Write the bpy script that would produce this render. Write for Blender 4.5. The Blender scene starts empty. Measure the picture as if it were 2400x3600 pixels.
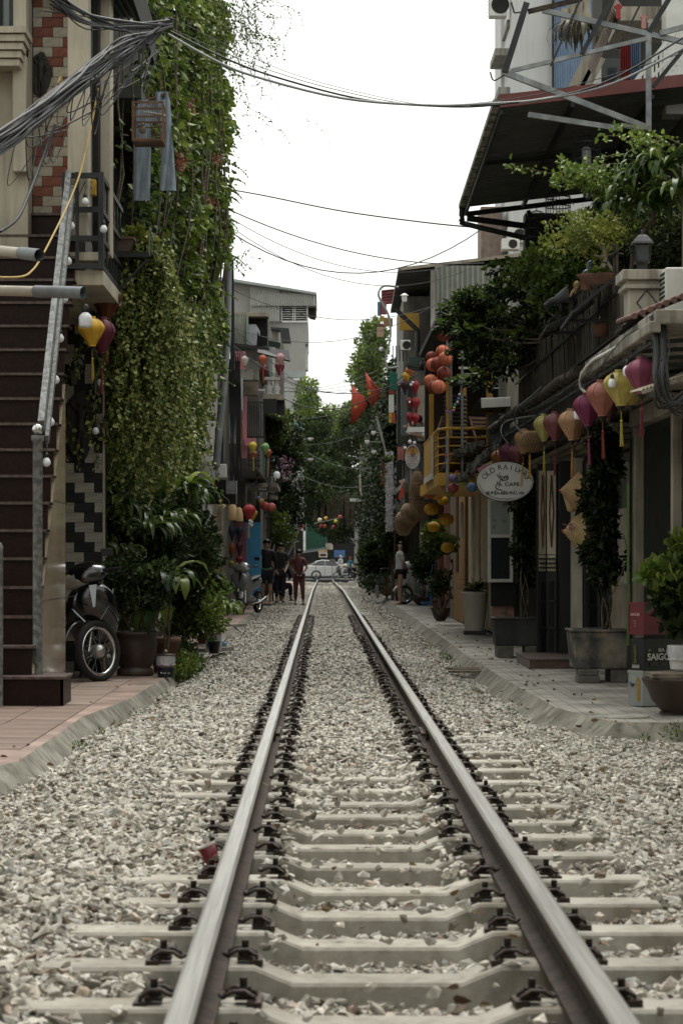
import bpy,bmesh,math,random
import numpy as np
from mathutils import Vector,Matrix,Euler
random.seed(7);RNG=np.random.default_rng(11)
sc=bpy.context.scene
C=sc.collection
R=math.radians
# ---------------------------------------------------------------- camera
F,VX,VY,H0=7570.0,1133.0,1961.0,1.26
cam_d=bpy.data.cameras.new('camera');cam=bpy.data.objects.new('camera',cam_d);C.objects.link(cam)
cam.location=(0,0,H0);cam.rotation_euler=(R(90),0,0)
cam_d.sensor_fit='VERTICAL';cam_d.sensor_height=36.0;cam_d.lens=F/3600*36
cam_d.shift_x=(1200-VX)/3600;cam_d.shift_y=(VY-1800)/3600
cam_d.clip_start=0.1;cam_d.clip_end=3000
cam_d.dof.use_dof=True;cam_d.dof.focus_distance=24.0;cam_d.dof.aperture_fstop=7.0
sc.camera=cam
sc.render.resolution_x,sc.render.resolution_y=682,1024
# ---------------------------------------------------------------- world: overcast daylight
SUN_EL,SUN_AZ=66,12
w=bpy.data.worlds.new("World");sc.world=w;w.use_nodes=True
nt=w.node_tree;nt.nodes.clear()
sky=nt.nodes.new('ShaderNodeTexSky');sky.sky_type='NISHITA';sky.sun_disc=False
sky.sun_elevation=R(SUN_EL);sky.sun_rotation=R(SUN_AZ);sky.air_density=1.5;sky.dust_density=4;sky.altitude=20
hs=nt.nodes.new('ShaderNodeHueSaturation');hs.inputs['Saturation'].default_value=0.12
mx=nt.nodes.new('ShaderNodeMix');mx.data_type='RGBA';mx.inputs[0].default_value=0.72
mx.inputs[7].default_value=(11.2,11.5,10.8,1)
bg=nt.nodes.new('ShaderNodeBackground');bg.inputs[1].default_value=0.067
wo=nt.nodes.new('ShaderNodeOutputWorld')
nt.links.new(sky.outputs[0],hs.inputs['Color']);nt.links.new(hs.outputs[0],mx.inputs[6])
nt.links.new(mx.outputs[2],bg.inputs[0]);nt.links.new(bg.outputs[0],wo.inputs[0])
sd=bpy.data.lights.new('sun','SUN');sd.energy=1.5;sd.angle=R(40);sd.color=(1,0.96,0.9)
sun=bpy.data.objects.new('sun',sd);C.objects.link(sun)
_d=Vector((math.sin(R(SUN_AZ))*math.cos(R(SUN_EL)),math.cos(R(SUN_AZ))*math.cos(R(SUN_EL)),math.sin(R(SUN_EL))))
sun.rotation_euler=_d.to_track_quat('Z','Y').to_euler();sun.location=(0,0,30)
sc.view_settings.view_transform='Standard';sc.view_settings.look='None'
sc.view_settings.exposure=1.04;sc.view_settings.gamma=1.0
sc.view_settings.use_curve_mapping=False
sc.cycles.max_bounces=5;sc.cycles.diffuse_bounces=3;sc.cycles.glossy_bounces=2
sc.cycles.transmission_bounces=4;sc.cycles.transparent_max_bounces=8
sc.cycles.caustics_reflective=False;sc.cycles.caustics_refractive=False
try:sc.cycles.use_denoising=True
except Exception:pass

def P(px,py,Y):
 "real-world point of a place seen at (px,py) of the 2400x3600 photograph, Y metres away"
 return Vector(((px-VX)/F*Y,Y,H0-(py-VY)/F*Y))
def zt(Y):
 "height of the line: level, then falling gently towards the crossing"
 return 0.0 if Y<74 else-0.48*min(1.0,(Y-74)/80.0)

# ---------------------------------------------------------------- materials
MATS={}
def mat(name,c=None,c2=None,scale=6.0,rough=0.7,bump=0.0,metal=0.0,streak=0.0,dirt=0.0,dirtc=(0.03,0.028,0.024),spec=0.4,
  detail=5,bscale=None,stretch=None,trans=0.0,contrast=(0.35,0.65),obj_rnd=0.0,coat=0.0,dscale=None):
 if name in MATS:return MATS[name]
 m=bpy.data.materials.new(name);m.use_nodes=True;MATS[name]=m
 t=m.node_tree;n=t.nodes;L=t.links
 b=n['Principled BSDF'];b.inputs['Roughness'].default_value=rough;b.inputs['Metallic'].default_value=metal
 b.inputs['Specular IOR Level'].default_value=spec
 if coat:b.inputs['Coat Weight'].default_value=coat;b.inputs['Coat Roughness'].default_value=0.08
 if trans:b.inputs['Transmission Weight'].default_value=trans
 tc=n.new('ShaderNodeTexCoord');src=tc.outputs['Object']
 if stretch:
  mp=n.new('ShaderNodeMapping');mp.inputs['Scale'].default_value=stretch;L.new(src,mp.inputs[0]);src2=mp.outputs[0]
 else:src2=src
 no=n.new('ShaderNodeTexNoise');no.inputs['Scale'].default_value=scale;no.inputs['Detail'].default_value=detail
 L.new(src2,no.inputs['Vector'])
 if c2 is None:c2=tuple(v*0.72 for v in c)
 if max(c)<.13:c,c2=tuple(v*.62 for v in c),tuple(v*.62 for v in c2)
 rp=n.new('ShaderNodeValToRGB');rp.color_ramp.elements[0].position,rp.color_ramp.elements[1].position=contrast
 rp.color_ramp.elements[0].color=(*c2,1);rp.color_ramp.elements[1].color=(*c,1)
 L.new(no.outputs[0],rp.inputs[0]);col=rp.outputs[0]
 def mixin(facsock,color,amount,fac_range=(0.45,0.7),mode='MIX'):
  nonlocal col
  r2=n.new('ShaderNodeMapRange');r2.inputs[1].default_value,r2.inputs[2].default_value=fac_range
  r2.inputs[4].default_value=amount;L.new(facsock,r2.inputs[0])
  k=n.new('ShaderNodeMix');k.data_type='RGBA';k.blend_type=mode
  L.new(r2.outputs[0],k.inputs[0]);L.new(col,k.inputs[6]);k.inputs[7].default_value=(*color,1);col=k.outputs[2]
 if dirt:
  n2=n.new('ShaderNodeTexNoise');n2.inputs['Scale'].default_value=dscale or scale*0.35;n2.inputs['Detail'].default_value=8
  n2.inputs['Roughness'].default_value=0.65
  L.new(src,n2.inputs['Vector']);mixin(n2.outputs[0],dirtc,dirt)
 if streak:
  mp=n.new('ShaderNodeMapping');mp.inputs['Scale'].default_value=(9,9,0.7);L.new(src,mp.inputs[0])
  n3=n.new('ShaderNodeTexNoise');n3.inputs['Scale'].default_value=1.5;n3.inputs['Detail'].default_value=6
  L.new(mp.outputs[0],n3.inputs['Vector']);mixin(n3.outputs[0],dirtc,streak,(0.48,0.72))
 if obj_rnd:
  oi=n.new('ShaderNodeObjectInfo');mr=n.new('ShaderNodeMapRange');mr.inputs[3].default_value=1-obj_rnd;mr.inputs[4].default_value=1+obj_rnd*0.6
  L.new(oi.outputs['Random'],mr.inputs[0])
  k=n.new('ShaderNodeVectorMath');k.operation='SCALE';L.new(col,k.inputs[0]);L.new(mr.outputs[0],k.inputs['Scale']);col=k.outputs[0]
 L.new(col,b.inputs['Base Color'])
 if bump:
  bn=n.new('ShaderNodeTexNoise');bn.inputs['Scale'].default_value=bscale or scale*4;bn.inputs['Detail'].default_value=6
  L.new(src2,bn.inputs['Vector'])
  bp=n.new('ShaderNodeBump');bp.inputs['Strength'].default_value=min(1.0,bump);bp.inputs['Distance'].default_value=0.01*max(1.0,bump)
  L.new(bn.outputs[0],bp.inputs['Height']);L.new(bp.outputs[0],b.inputs['Normal'])
 return m

def leafmat(name,lo,mid,hi,rough=0.45,transl=0.25):
 if name in MATS:return MATS[name]
 m=bpy.data.materials.new(name);m.use_nodes=True;MATS[name]=m
 t=m.node_tree;n=t.nodes;L=t.links;b=n['Principled BSDF'];out=n['Material Output']
 a=n.new('ShaderNodeAttribute');a.attribute_name='rnd'
 rp=n.new('ShaderNodeValToRGB');e=rp.color_ramp.elements
 e[0].color=(*lo,1);e[1].color=(*hi,1);e[0].position=0.1;e[1].position=0.97
 k=e.new(0.55);k.color=(*mid,1)
 L.new(a.outputs['Fac'],rp.inputs[0]);L.new(rp.outputs[0],b.inputs['Base Color'])
 b.inputs['Roughness'].default_value=rough;b.inputs['Specular IOR Level'].default_value=0.3
 tr=n.new('ShaderNodeBsdfTranslucent');L.new(rp.outputs[0],tr.inputs[0])
 ms=n.new('ShaderNodeMixShader');ms.inputs[0].default_value=transl
 L.new(b.outputs[0],ms.inputs[1]);L.new(tr.outputs[0],ms.inputs[2]);L.new(ms.outputs[0],out.inputs[0])
 return m

def flat(name,c=(.5,.5,.5),rough=0.6,metal=0.0,spec=0.4):
 return mat(name,c,tuple(v*0.86 for v in c),scale=14,rough=rough,metal=metal,spec=spec)

# ---------------------------------------------------------------- mesh builder
class MB:
 def __init__(s):s.v=[];s.f=[];s.sm=[]
 def add(s,vs,fs,smooth=False):
  o=len(s.v);s.v.extend([tuple(v)for v in vs]);s.f.extend([tuple(i+o for i in f)for f in fs]);s.sm.extend([smooth]*len(fs));return s
 def box(s,c,d,rot=None,taper=1.0):
  x,y,z=d[0]/2,d[1]/2,d[2]/2
  vs=[Vector((a*x*(taper if cc>0 else 1),b*y*(taper if cc>0 else 1),cc*z))for cc in(-1,1)for b in(-1,1)for a in(-1,1)]
  if rot is not None:
   m=Euler(rot).to_matrix();vs=[m@v for v in vs]
  c=Vector(c);vs=[v+c for v in vs]
  return s.add(vs,[(0,2,3,1),(4,5,7,6),(0,1,5,4),(2,6,7,3),(0,4,6,2),(1,3,7,5)])
 def bb(s,x0,x1,y0,y1,z0,z1):
  return s.box(((x0+x1)/2,(y0+y1)/2,(z0+z1)/2),(abs(x1-x0),abs(y1-y0),abs(z1-z0)))
 def bar(s,a,b,wd,ht=None,up=Vector((0,0,1))):
  a=Vector(a);b=Vector(b);ht=ht or wd;d=(b-a)
  if d.length<1e-6:return s
  d.normalize()
  if abs(d.dot(up))>0.99:up=Vector((0,1,0))
  x=d.cross(up).normalized()*wd/2;y=x.cross(d).normalized()*ht/2
  vs=[p+i*x+j*y for p in(a,b)for j in(-1,1)for i in(-1,1)]
  return s.add(vs,[(0,2,3,1),(4,5,7,6),(0,1,5,4),(2,6,7,3),(0,4,6,2),(1,3,7,5)])
 def tube(s,pts,r,n=6,caps=True):
  pts=[Vector(p)for p in pts];N=len(pts)
  rs=r if isinstance(r,(list,tuple))else[r]*N
  vs=[];up=Vector((0.13,0.21,0.97)).normalized()
  for i,p in enumerate(pts):
   d=(pts[min(i+1,N-1)]-pts[max(i-1,0)])
   d=d.normalized()if d.length>1e-9 else Vector((0,0,1))
   u=up if abs(d.dot(up))<0.95 else Vector((1,0,0))
   x=d.cross(u).normalized();y=d.cross(x)
   for k in range(n):
    a=2*math.pi*k/n;vs.append(p+(x*math.cos(a)+y*math.sin(a))*rs[i])
  fs=[(i*n+k,i*n+(k+1)%n,(i+1)*n+(k+1)%n,(i+1)*n+k)for i in range(N-1)for k in range(n)]
  s.add(vs,fs,True)
  if caps and n>3:
   s.add(vs[:n],[tuple(range(n-1,-1,-1))]);s.add(vs[-n:],[tuple(range(n))])
  return s
 def lathe(s,prof,c=(0,0,0),n=16,rot=None,smooth=True,ribs=0,dip=0.0,sq=(1,1),cap=True):
  vs=[];c=Vector(c);m=Euler(rot).to_matrix()if rot is not None else None
  for(r,z)in prof:
   for k in range(n):
    a=2*math.pi*k/n;rr=r
    if ribs:rr=r*(1-dip*abs(math.sin(a*ribs/2)))
    v=Vector((rr*math.cos(a)*sq[0],rr*math.sin(a)*sq[1],z))
    if m:v=m@v
    vs.append(v+c)
  N=len(prof)
  fs=[(i*n+k,i*n+(k+1)%n,(i+1)*n+(k+1)%n,(i+1)*n+k)for i in range(N-1)for k in range(n)]
  s.add(vs,fs,smooth)
  if not cap or prof[0]==prof[-1]:return s
  if prof[0][0]>1e-4:s.add(vs[:n],[tuple(range(n-1,-1,-1))])
  if prof[-1][0]>1e-4:s.add(vs[-n:],[tuple(range(n))])
  return s
 def ball(s,c,r,n=12,sq=(1,1,1)):
  k=max(4,n//2)
  return s.lathe([(r*math.sin(math.pi*i/k)*(1 if 0<i<k else 0.0),-r*math.cos(math.pi*i/k)*sq[2])for i in range(k+1)],c,n,sq=(sq[0],sq[1]))
 def prism(s,poly,a0,a1,axis='y'):
  n=len(poly)
  def mk(u,v,a):return{'y':(u,a,v),'x':(a,u,v),'z':(u,v,a)}[axis]
  vs=[mk(u,v,a0)for u,v in poly]+[mk(u,v,a1)for u,v in poly]
  fs=[tuple(range(n)),tuple(range(2*n-1,n-1,-1))]+[(i,(i+1)%n,n+(i+1)%n,n+i)[::-1]for i in range(n)]
  return s.add(vs,fs)
 def quad(s,*p):return s.add(p,[tuple(range(len(p)))])
 def corr(s,o,du,dv,nw,amp,nrm,thick=0.0):
  "corrugated sheet: origin o, across du (waves along it), down dv"
  o,du,dv,nrm=Vector(o),Vector(du),Vector(dv),Vector(nrm).normalized()
  vs=[];K=nw*4
  for i in range(K+1):
   h=(0,1,1,0)[i%4]*amp
   p=o+du*(i/K)+nrm*h;vs+=[p,p+dv]
  fs=[(2*i,2*i+1,2*i+3,2*i+2)for i in range(K)]
  return s.add(vs,fs)
 def build(s,name,m,parent=None,bevel=0.0,world=True,mesh_only=False):
  me=bpy.data.meshes.new(name)
  off=Vector(parent_world(parent))if(parent is not None and world)else Vector((0,0,0))
  vs=[(v[0]-off[0],v[1]-off[1],v[2]-off[2])for v in s.v]
  me.from_pydata(vs,[],s.f);me.polygons.foreach_set('use_smooth',s.sm)
  if m:me.materials.append(m)
  me.update()
  if mesh_only:return me
  o=bpy.data.objects.new(name,me);C.objects.link(o)
  if parent is not None:o.parent=parent
  if bevel:
   b=o.modifiers.new('bevel','BEVEL');b.width=bevel;b.segments=2;b.limit_method='ANGLE';b.angle_limit=R(40)
  return o
def parent_world(o):
 p=Vector((0,0,0))
 while o is not None:p+=o.location;o=o.parent
 return p
def thing(name,label,cat,loc=(0,0,0),group=None,rz=0.0):
 o=bpy.data.objects.new(name,None);C.objects.link(o);o.location=loc;o.rotation_euler=(0,0,rz);o.empty_display_size=0.1
 return tag(o,label,cat,group)
def tag(o,label,cat=None,group=None,kind=None):
 if label:o['label']=label
 if cat:o['category']=cat
 if group:o['group']=group
 if kind:o['kind']=kind
 return o
def recenter(o,loc):
 "move an object's origin to loc, geometry staying in place"
 loc=Vector(loc);o.data.transform(Matrix.Translation(-loc));o.location=loc;return o
def single(mb,name,m,label,cat,loc,group=None,bevel=0.0):
 o=mb.build(name,m,bevel=bevel);recenter(o,loc);return tag(o,label,cat,group)
def copy_tree(o,parent=None):
 c=o.copy();C.objects.link(c);c.parent=parent
 for ch in list(o.children):copy_tree(ch,c)
 return c
def copy_mesh(o,parent=None):
 c=o.copy();C.objects.link(c)
 if parent is not None:c.parent=parent
 return c

# leaves: arrays of base points and tip directions -> one mesh of small folded leaves with an attribute rnd
def leaves(name,base,tip,size,m,parent=None,wid=0.5,shape='leaf',rnd=None,stuff=True,fold=0.15,rs=None):
 base=np.asarray(base,float);N=len(base)
 g=rs or RNG
 tip=np.asarray(tip,float);tip/=(np.linalg.norm(tip,axis=1,keepdims=True)+1e-9)
 size=np.broadcast_to(np.asarray(size,float),(N,))[:,None]
 rv=g.normal(size=(N,3));w_=np.cross(tip,rv);w_/=(np.linalg.norm(w_,axis=1,keepdims=True)+1e-9)
 nn=np.cross(tip,w_)
 if shape=='tri':
  V=np.stack([base,base+tip*size*.45+w_*size*wid*.5+nn*size*fold,base+tip*size,base+tip*size*.4-w_*size*wid*.5+nn*size*fold],1)
  k=4;Fa=np.array([[0,1,2],[0,2,3]])
 else:
  V=np.stack([base,base+tip*size*.22+w_*size*wid*.46+nn*size*fold,base+tip*size*.62+w_*size*wid*.40+nn*size*fold*.6,
                      base+tip*size-nn*size*.12,base+tip*size*.62-w_*size*wid*.40+nn*size*fold*.6,base+tip*size*.22-w_*size*wid*.46+nn*size*fold],1)
  k=6;Fa=np.array([[0,1,2,3],[0,3,4,5]])
 V=V.reshape(-1,3)
 if parent is not None:V=V-np.array(parent_world(parent))
 fv=Fa.shape[1]
 loops=(Fa[None]+(np.arange(N)*k)[:,None,None]).reshape(-1)
 me=bpy.data.meshes.new(name);me.vertices.add(len(V));me.vertices.foreach_set('co',V.astype(np.float32).ravel())
 me.loops.add(len(loops));me.loops.foreach_set('vertex_index',loops.astype(np.int32))
 nf=2*N;me.polygons.add(nf);me.polygons.foreach_set('loop_start',(np.arange(nf)*fv).astype(np.int32))
 try:me.polygons.foreach_set('loop_total',np.full(nf,fv,np.int32))
 except Exception:pass
 me.update(calc_edges=True)
 at=me.attributes.new('rnd','FLOAT','FACE')
 if rnd is None:rnd=g.random(N)
 at.data.foreach_set('value',np.repeat(np.clip(rnd,0,1),2).astype(np.float32))
 me.materials.append(m);me.validate()
 o=bpy.data.objects.new(name,me);C.objects.link(o)
 if parent is not None:o.parent=parent
 if stuff:o['kind']='stuff'
 return o
def rand_dirs(N,bias=(0,0,0),g=None):
 v=(g or RNG).normal(size=(N,3));v/=np.linalg.norm(v,axis=1,keepdims=True);return v+np.array(bias)
def blob_pts(N,centers,radii,g=None,shell=0.55):
 "points in clumps: centres (k,3), radii (k,3)"
 g=g or RNG;centers=np.asarray(centers,float);radii=np.asarray(radii,float)
 vol=radii.prod(axis=1)**0.67;idx=g.choice(len(centers),N,p=vol/vol.sum())
 d=g.normal(size=(N,3));d/=np.linalg.norm(d,axis=1,keepdims=True)
 r=shell+(1.12-shell)*g.random(N)**0.8
 return centers[idx]+d*r[:,None]*radii[idx],d,idx
def clumpy(center,rad,k,rr,seed=1):
 g=np.random.default_rng(seed);d=g.normal(size=(k,3));d/=np.linalg.norm(d,axis=1,keepdims=True)
 c=np.array(center)+d*(g.random((k,1))**0.45)*np.array(rad);r=rr*(0.6+0.8*g.random((k,1)))*np.array([[1,1,.8]]);return c,r
def text(body,loc,size,m,parent,rot=(math.pi/2,0,0),ext=0.001,name='lettering',align='CENTER',bold=0.0,sx=1.0):
 cu=bpy.data.curves.new(name,'FONT');cu.body=body;cu.size=size;cu.extrude=ext;cu.align_x=align;cu.align_y='CENTER';cu.offset=bold
 cu.materials.append(m);o_=bpy.data.objects.new(name,cu);me=bpy.data.meshes.new_from_object(o_);bpy.data.objects.remove(o_)
 o=bpy.data.objects.new(name,me);C.objects.link(o)
 o.parent=parent;o.location=Vector(loc)-parent_world(parent);o.rotation_euler=rot;o.scale=(sx,1,1);return o
# ================================================================= GROUND, BALLAST, TRACK, PAVEMENTS
M_conc=mat('concrete',(.36,.345,.31),(.24,.23,.2),scale=5,rough=.9,bump=.6,dirt=.5,dirtc=(.1,.09,.075))
M_sleeper=mat('sleeper_concrete',(.48,.46,.405),(.33,.31,.265),scale=5,rough=.88,bump=.7,dirt=.7,dirtc=(.17,.145,.11),streak=.4,obj_rnd=.16,contrast=(.3,.7),dscale=3.2)
M_terra=mat('terracotta_tile',(.21,.13,.10),(.15,.105,.085),scale=2.2,rough=.7,bump=.3,dirt=.9,dirtc=(.20,.17,.14),obj_rnd=.12)
M_terra2=mat('terracotta_grey',(.33,.25,.2),(.22,.17,.14),scale=3,rough=.75,bump=.3,dirt=.6,dirtc=(.22,.2,.17),obj_rnd=.15)
M_dirt=mat('trodden_earth',(.17,.15,.12),(.09,.08,.065),scale=7,rough=.95,bump=1.0,bscale=40)
M_asph=mat('asphalt',(.07,.07,.068),(.045,.045,.045),scale=9,rough=.9,bump=.3)
M_rust=mat('rusty_steel',(.10,.065,.045),(.035,.025,.02),scale=18,rough=.75,bump=.4,metal=.2)
M_darkrust=mat('oily_iron',(.12,.075,.05),(.03,.023,.02),scale=25,rough=.55,metal=.35,bump=.3)
M_head=mat('polished_rail',(.62,.61,.58),(.44,.43,.41),scale=3,rough=.3,metal=.7,stretch=(30,.6,1),spec=.5)
TX=0.19
gpts=[-20,8,74,100,125,154,700]
g=MB()
for a,b_ in zip(gpts[:-1],gpts[1:]):
 g.quad((-300,a,-.30+zt(a)),(300,a,-.30+zt(a)),(300,b_,-.30+zt(b_)),(-300,b_,-.30+zt(b_)))
o=g.build('ground',M_dirt);tag(o,'bare brown earth under the whole street',kind='structure')
g=MB();g.bb(-60,60,155.2,178,-.7,-.335)
tag(g.build('road',M_asph),'grey asphalt road crossing beyond the end of the track',kind='structure')

def hb(x,y):
 "height of the ballast bed"
 u=x-TX;a=np.abs(u)
 def ramp(v,pts):
  xs,ys=zip(*pts);return np.interp(v,xs,ys)
 mid=ramp(y,[(4,-.118),(10.5,-.118),(12.3,-.09),(14.5,-.012),(30,.0),(35,-.06),(60,-.062),(200,-.06)])
 seat=ramp(y,[(4,-.10),(12.5,-.08),(15,-.03),(30,-.02),(36,-.05),(200,-.05)])
 outr=ramp(y,[(4,-.075),(13.5,-.07),(16,.008),(34,.01),(38,-.03),(200,-.03)])
 outl=ramp(y,[(4,-.045),(8.2,-.035),(8.9,.012),(10.9,.012),(11.4,-.06),(13.2,-.05),(14,.018),(34,.014),(38,-.03),(200,-.03)])
 z=np.where(a<.36,mid,np.where(a<.68,seat,np.where(u>0,outr,outl)))
 e_=np.clip((a-.86)/.3,0,1);z=z*(1-e_)+np.where(u>0,.0,.012)*e_-.06*np.clip((np.abs(x)-1.2)/.4,0,1)
 return z+.010*np.sin(x*5.1+y*2.3)+.008*np.sin(y*4.7-x*3.3)
# bed sheet (fills between the stones)
xs=np.linspace(-2.1,2.75,60);ys=np.concatenate([np.arange(3.0,30,.12),np.arange(30,75,.4),np.arange(75,156,2.0)])
XX,YY=np.meshgrid(xs,ys);ZZ=hb(XX,YY)-.022+RNG.normal(size=XX.shape)*.004+np.vectorize(zt)(YY)
vs=np.stack([XX,YY,ZZ],-1).reshape(-1,3);nx=len(xs)
fs=[(j*nx+i,j*nx+i+1,(j+1)*nx+i+1,(j+1)*nx+i)for j in range(len(ys)-1)for i in range(nx-1)]
me=bpy.data.meshes.new('ballast_bed');me.from_pydata(vs.tolist(),[],fs)
M_bed=mat('ballast_fines',(.20,.18,.15),(.08,.07,.058),scale=30,rough=.95,bump=1.5,bscale=90)
me.materials.append(M_bed);o=bpy.data.objects.new('ballast_bed',me);C.objects.link(o);tag(o,'grey brown stone dust bed of the track',kind='structure')

# stones, real rocks set by geometry nodes
def rock_mesh(i):
 g=np.random.default_rng(100+i);bm=bmesh.new()
 for p in g.normal(size=(11,3)):
  p=p/np.linalg.norm(p)*(0.8+.35*g.random());bm.verts.new((p[0]*.62,p[1]*.5,p[2]*.36))
 bmesh.ops.convex_hull(bm,input=bm.verts);bmesh.ops.delete(bm,geom=[v for v in bm.verts if not v.link_faces],context='VERTS')
 me=bpy.data.meshes.new('stone');bm.to_mesh(me);bm.free();return me
def rockmat():
 m=bpy.data.materials.new('ballast_stone');m.use_nodes=True;t=m.node_tree;n=t.nodes;L=t.links;b=n['Principled BSDF']
 b.inputs['Roughness'].default_value=.85;b.inputs['Specular IOR Level'].default_value=.3
 oi=n.new('ShaderNodeAttribute');oi.attribute_type='INSTANCER';oi.attribute_name='rnd'
 rp=n.new('ShaderNodeValToRGB');e=rp.color_ramp.elements;e[0].position=0;e[0].color=(.15,.13,.105,1);e[1].position=1;e[1].color=(.27,.21,.16,1)
 for p_,c_ in((.1,(.25,.23,.195)),(.3,(.46,.44,.38)),(.6,(.62,.59,.52)),(.75,(.38,.375,.35)),(.88,(.74,.71,.65)),(.95,(.47,.38,.30)),(.975,(.12,.085,.065))):
  k=e.new(p_);k.color=(*c_,1)
 L.new(oi.outputs['Fac'],rp.inputs[0])
 st=n.new('ShaderNodeAttribute');st.attribute_type='INSTANCER';st.attribute_name='stain'
 no=n.new('ShaderNodeTexNoise');no.inputs['Scale'].default_value=2.2;tc=n.new('ShaderNodeTexCoord');L.new(tc.outputs['Object'],no.inputs[0])
 k=n.new('ShaderNodeMix');k.data_type='RGBA';k.inputs[7].default_value=(.045,.035,.028,1)
 L.new(st.outputs['Fac'],k.inputs[0]);L.new(rp.outputs[0],k.inputs[6])
 mr=n.new('ShaderNodeMapRange');mr.inputs[1].default_value=.35;mr.inputs[2].default_value=.65;mr.inputs[3].default_value=.72;mr.inputs[4].default_value=1.06
 L.new(no.outputs[0],mr.inputs[0]);sc_=n.new('ShaderNodeVectorMath');sc_.operation='SCALE';L.new(k.outputs[2],sc_.inputs[0]);L.new(mr.outputs[0],sc_.inputs['Scale'])
 L.new(sc_.outputs[0],b.inputs['Base Color']);return m
M_stone=rockmat()
rc=bpy.data.collections.new('stone_kinds')
for i in range(10):
 me_=rock_mesh(i);me_.materials.append(M_stone);rc.objects.link(bpy.data.objects.new('stone',me_))
def scatter(name,x,y,z,s,stain,label):
 N=len(x);me=bpy.data.meshes.new(name);me.vertices.add(N)
 me.vertices.foreach_set('co',np.stack([x,y,z],1).astype(np.float32).ravel())
 def at(nm,ty,v):
  a=me.attributes.new(nm,ty,'POINT');a.data.foreach_set('vector' if ty=='FLOAT_VECTOR' else 'value',np.asarray(v,np.float32).ravel())
 rot=np.stack([RNG.normal(size=N)*.45,RNG.normal(size=N)*.45,RNG.random(N)*6.28],1)
 at('rot','FLOAT_VECTOR',rot);at('scl','FLOAT',s);at('stain','FLOAT',stain);at('rnd','FLOAT',RNG.random(N))
 o=bpy.data.objects.new(name,me);C.objects.link(o);tag(o,label,kind='stuff')
 ng=bpy.data.node_groups.new(name,'GeometryNodeTree')
 ng.interface.new_socket('Geometry',in_out='INPUT',socket_type='NodeSocketGeometry');ng.interface.new_socket('Geometry',in_out='OUTPUT',socket_type='NodeSocketGeometry')
 n=ng.nodes;L=ng.links;gi=n.new('NodeGroupInput');go=n.new('NodeGroupOutput')
 ci=n.new('GeometryNodeCollectionInfo');ci.inputs['Collection'].default_value=rc;ci.inputs['Separate Children'].default_value=True;ci.inputs['Reset Children'].default_value=True
 ip=n.new('GeometryNodeInstanceOnPoints');ip.inputs['Pick Instance'].default_value=True
 def na(nm,ty):
  a=n.new('GeometryNodeInputNamedAttribute');a.data_type=ty;a.inputs[0].default_value=nm;return a.outputs[0]
 e2=n.new('FunctionNodeEulerToRotation');L.new(na('rot','FLOAT_VECTOR'),e2.inputs[0])
 L.new(gi.outputs[0],ip.inputs['Points']);L.new(ci.outputs[0],ip.inputs['Instance']);L.new(e2.outputs[0],ip.inputs['Rotation']);L.new(na('scl','FLOAT'),ip.inputs['Scale'])
 L.new(ip.outputs[0],go.inputs[0]);md=o.modifiers.new('stones','NODES');md.node_group=ng;return o
def gravel_pts(n,y0,y1,x0=-1.95,x1=2.75,smin=.026,smax=.058):
 y=y0+(y1-y0)*RNG.random(n);x=x0+(x1-x0)*RNG.random(n)
 lim=np.interp(y,[11,11.8,13,60],[-2.9,-1.75,-1.72,-1.5]);limr=np.interp(y,[15.2,15.8,17,60],[2.9,2.05,1.86,1.84])
 k=(x>lim+RNG.normal(size=n)*.03)&(x<limr+RNG.normal(size=n)*.03);x,y=x[k],y[k]
 s=smin+(smax-smin)*RNG.random(len(x))**1.6
 u=np.abs(x-TX);near_rail=np.abs(u-.535)
 top=np.where(np.abs(x-TX)<1.08,.0,1)
 k=(near_rail>.075);x,y,s=x[k],y[k],s[k];near_rail=near_rail[k]
 z=hb(x,y)+RNG.normal(size=len(x))*.007+np.array([zt(v)for v in y])
 z=np.where((x<np.interp(y,[11,11.8,13,60],[-2.9,-1.7,-1.66,-1.46]))|(x>np.interp(y,[15.2,15.8,17,60],[2.9,1.95,1.72,1.7])),z+.0,z)
 stain=np.clip(1.15-(near_rail-.07)/.10,0,1)*(RNG.random(len(x))<.8)
 return x,y,z,s,stain
parts_=[gravel_pts(60000,4.3,11,-2.1,2.4,.02,.062),gravel_pts(60000,11,20,-1.95,2.8,.022,.058),gravel_pts(46000,20,33,-1.8,2.0),gravel_pts(34000,33,60,-1.6,1.95,.03,.06),gravel_pts(22000,60,154,-1.5,1.9,.04,.08)]
scatter('gravel',*[np.concatenate([p_[i]for p_ in parts_])for i in range(5)],'pale angular crushed stones filling the track bed')
# a few loose stones lying on sleepers and beside the rail foot
n_=1150;yy=np.where(RNG.random(n_)<.45,4.8+26*RNG.random(n_)**1.3,RNG.uniform(8.5,15.5,n_));uu=np.where(RNG.random(n_)<.5,-1,1)*np.where(RNG.random(n_)<.25,RNG.uniform(.30,.45,n_),np.where(RNG.random(n_)<.6,RNG.uniform(.72,1.15,n_),RNG.uniform(0,.45,n_)))
k_=np.abs(np.abs(uu)-.535)>.08
scatter('loose_stones',(TX+uu)[k_],yy[k_],np.full(k_.sum(),-.002),RNG.uniform(.02,.06,k_.sum()),np.zeros(k_.sum()),'loose stones lying on top of the sleepers')

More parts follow.
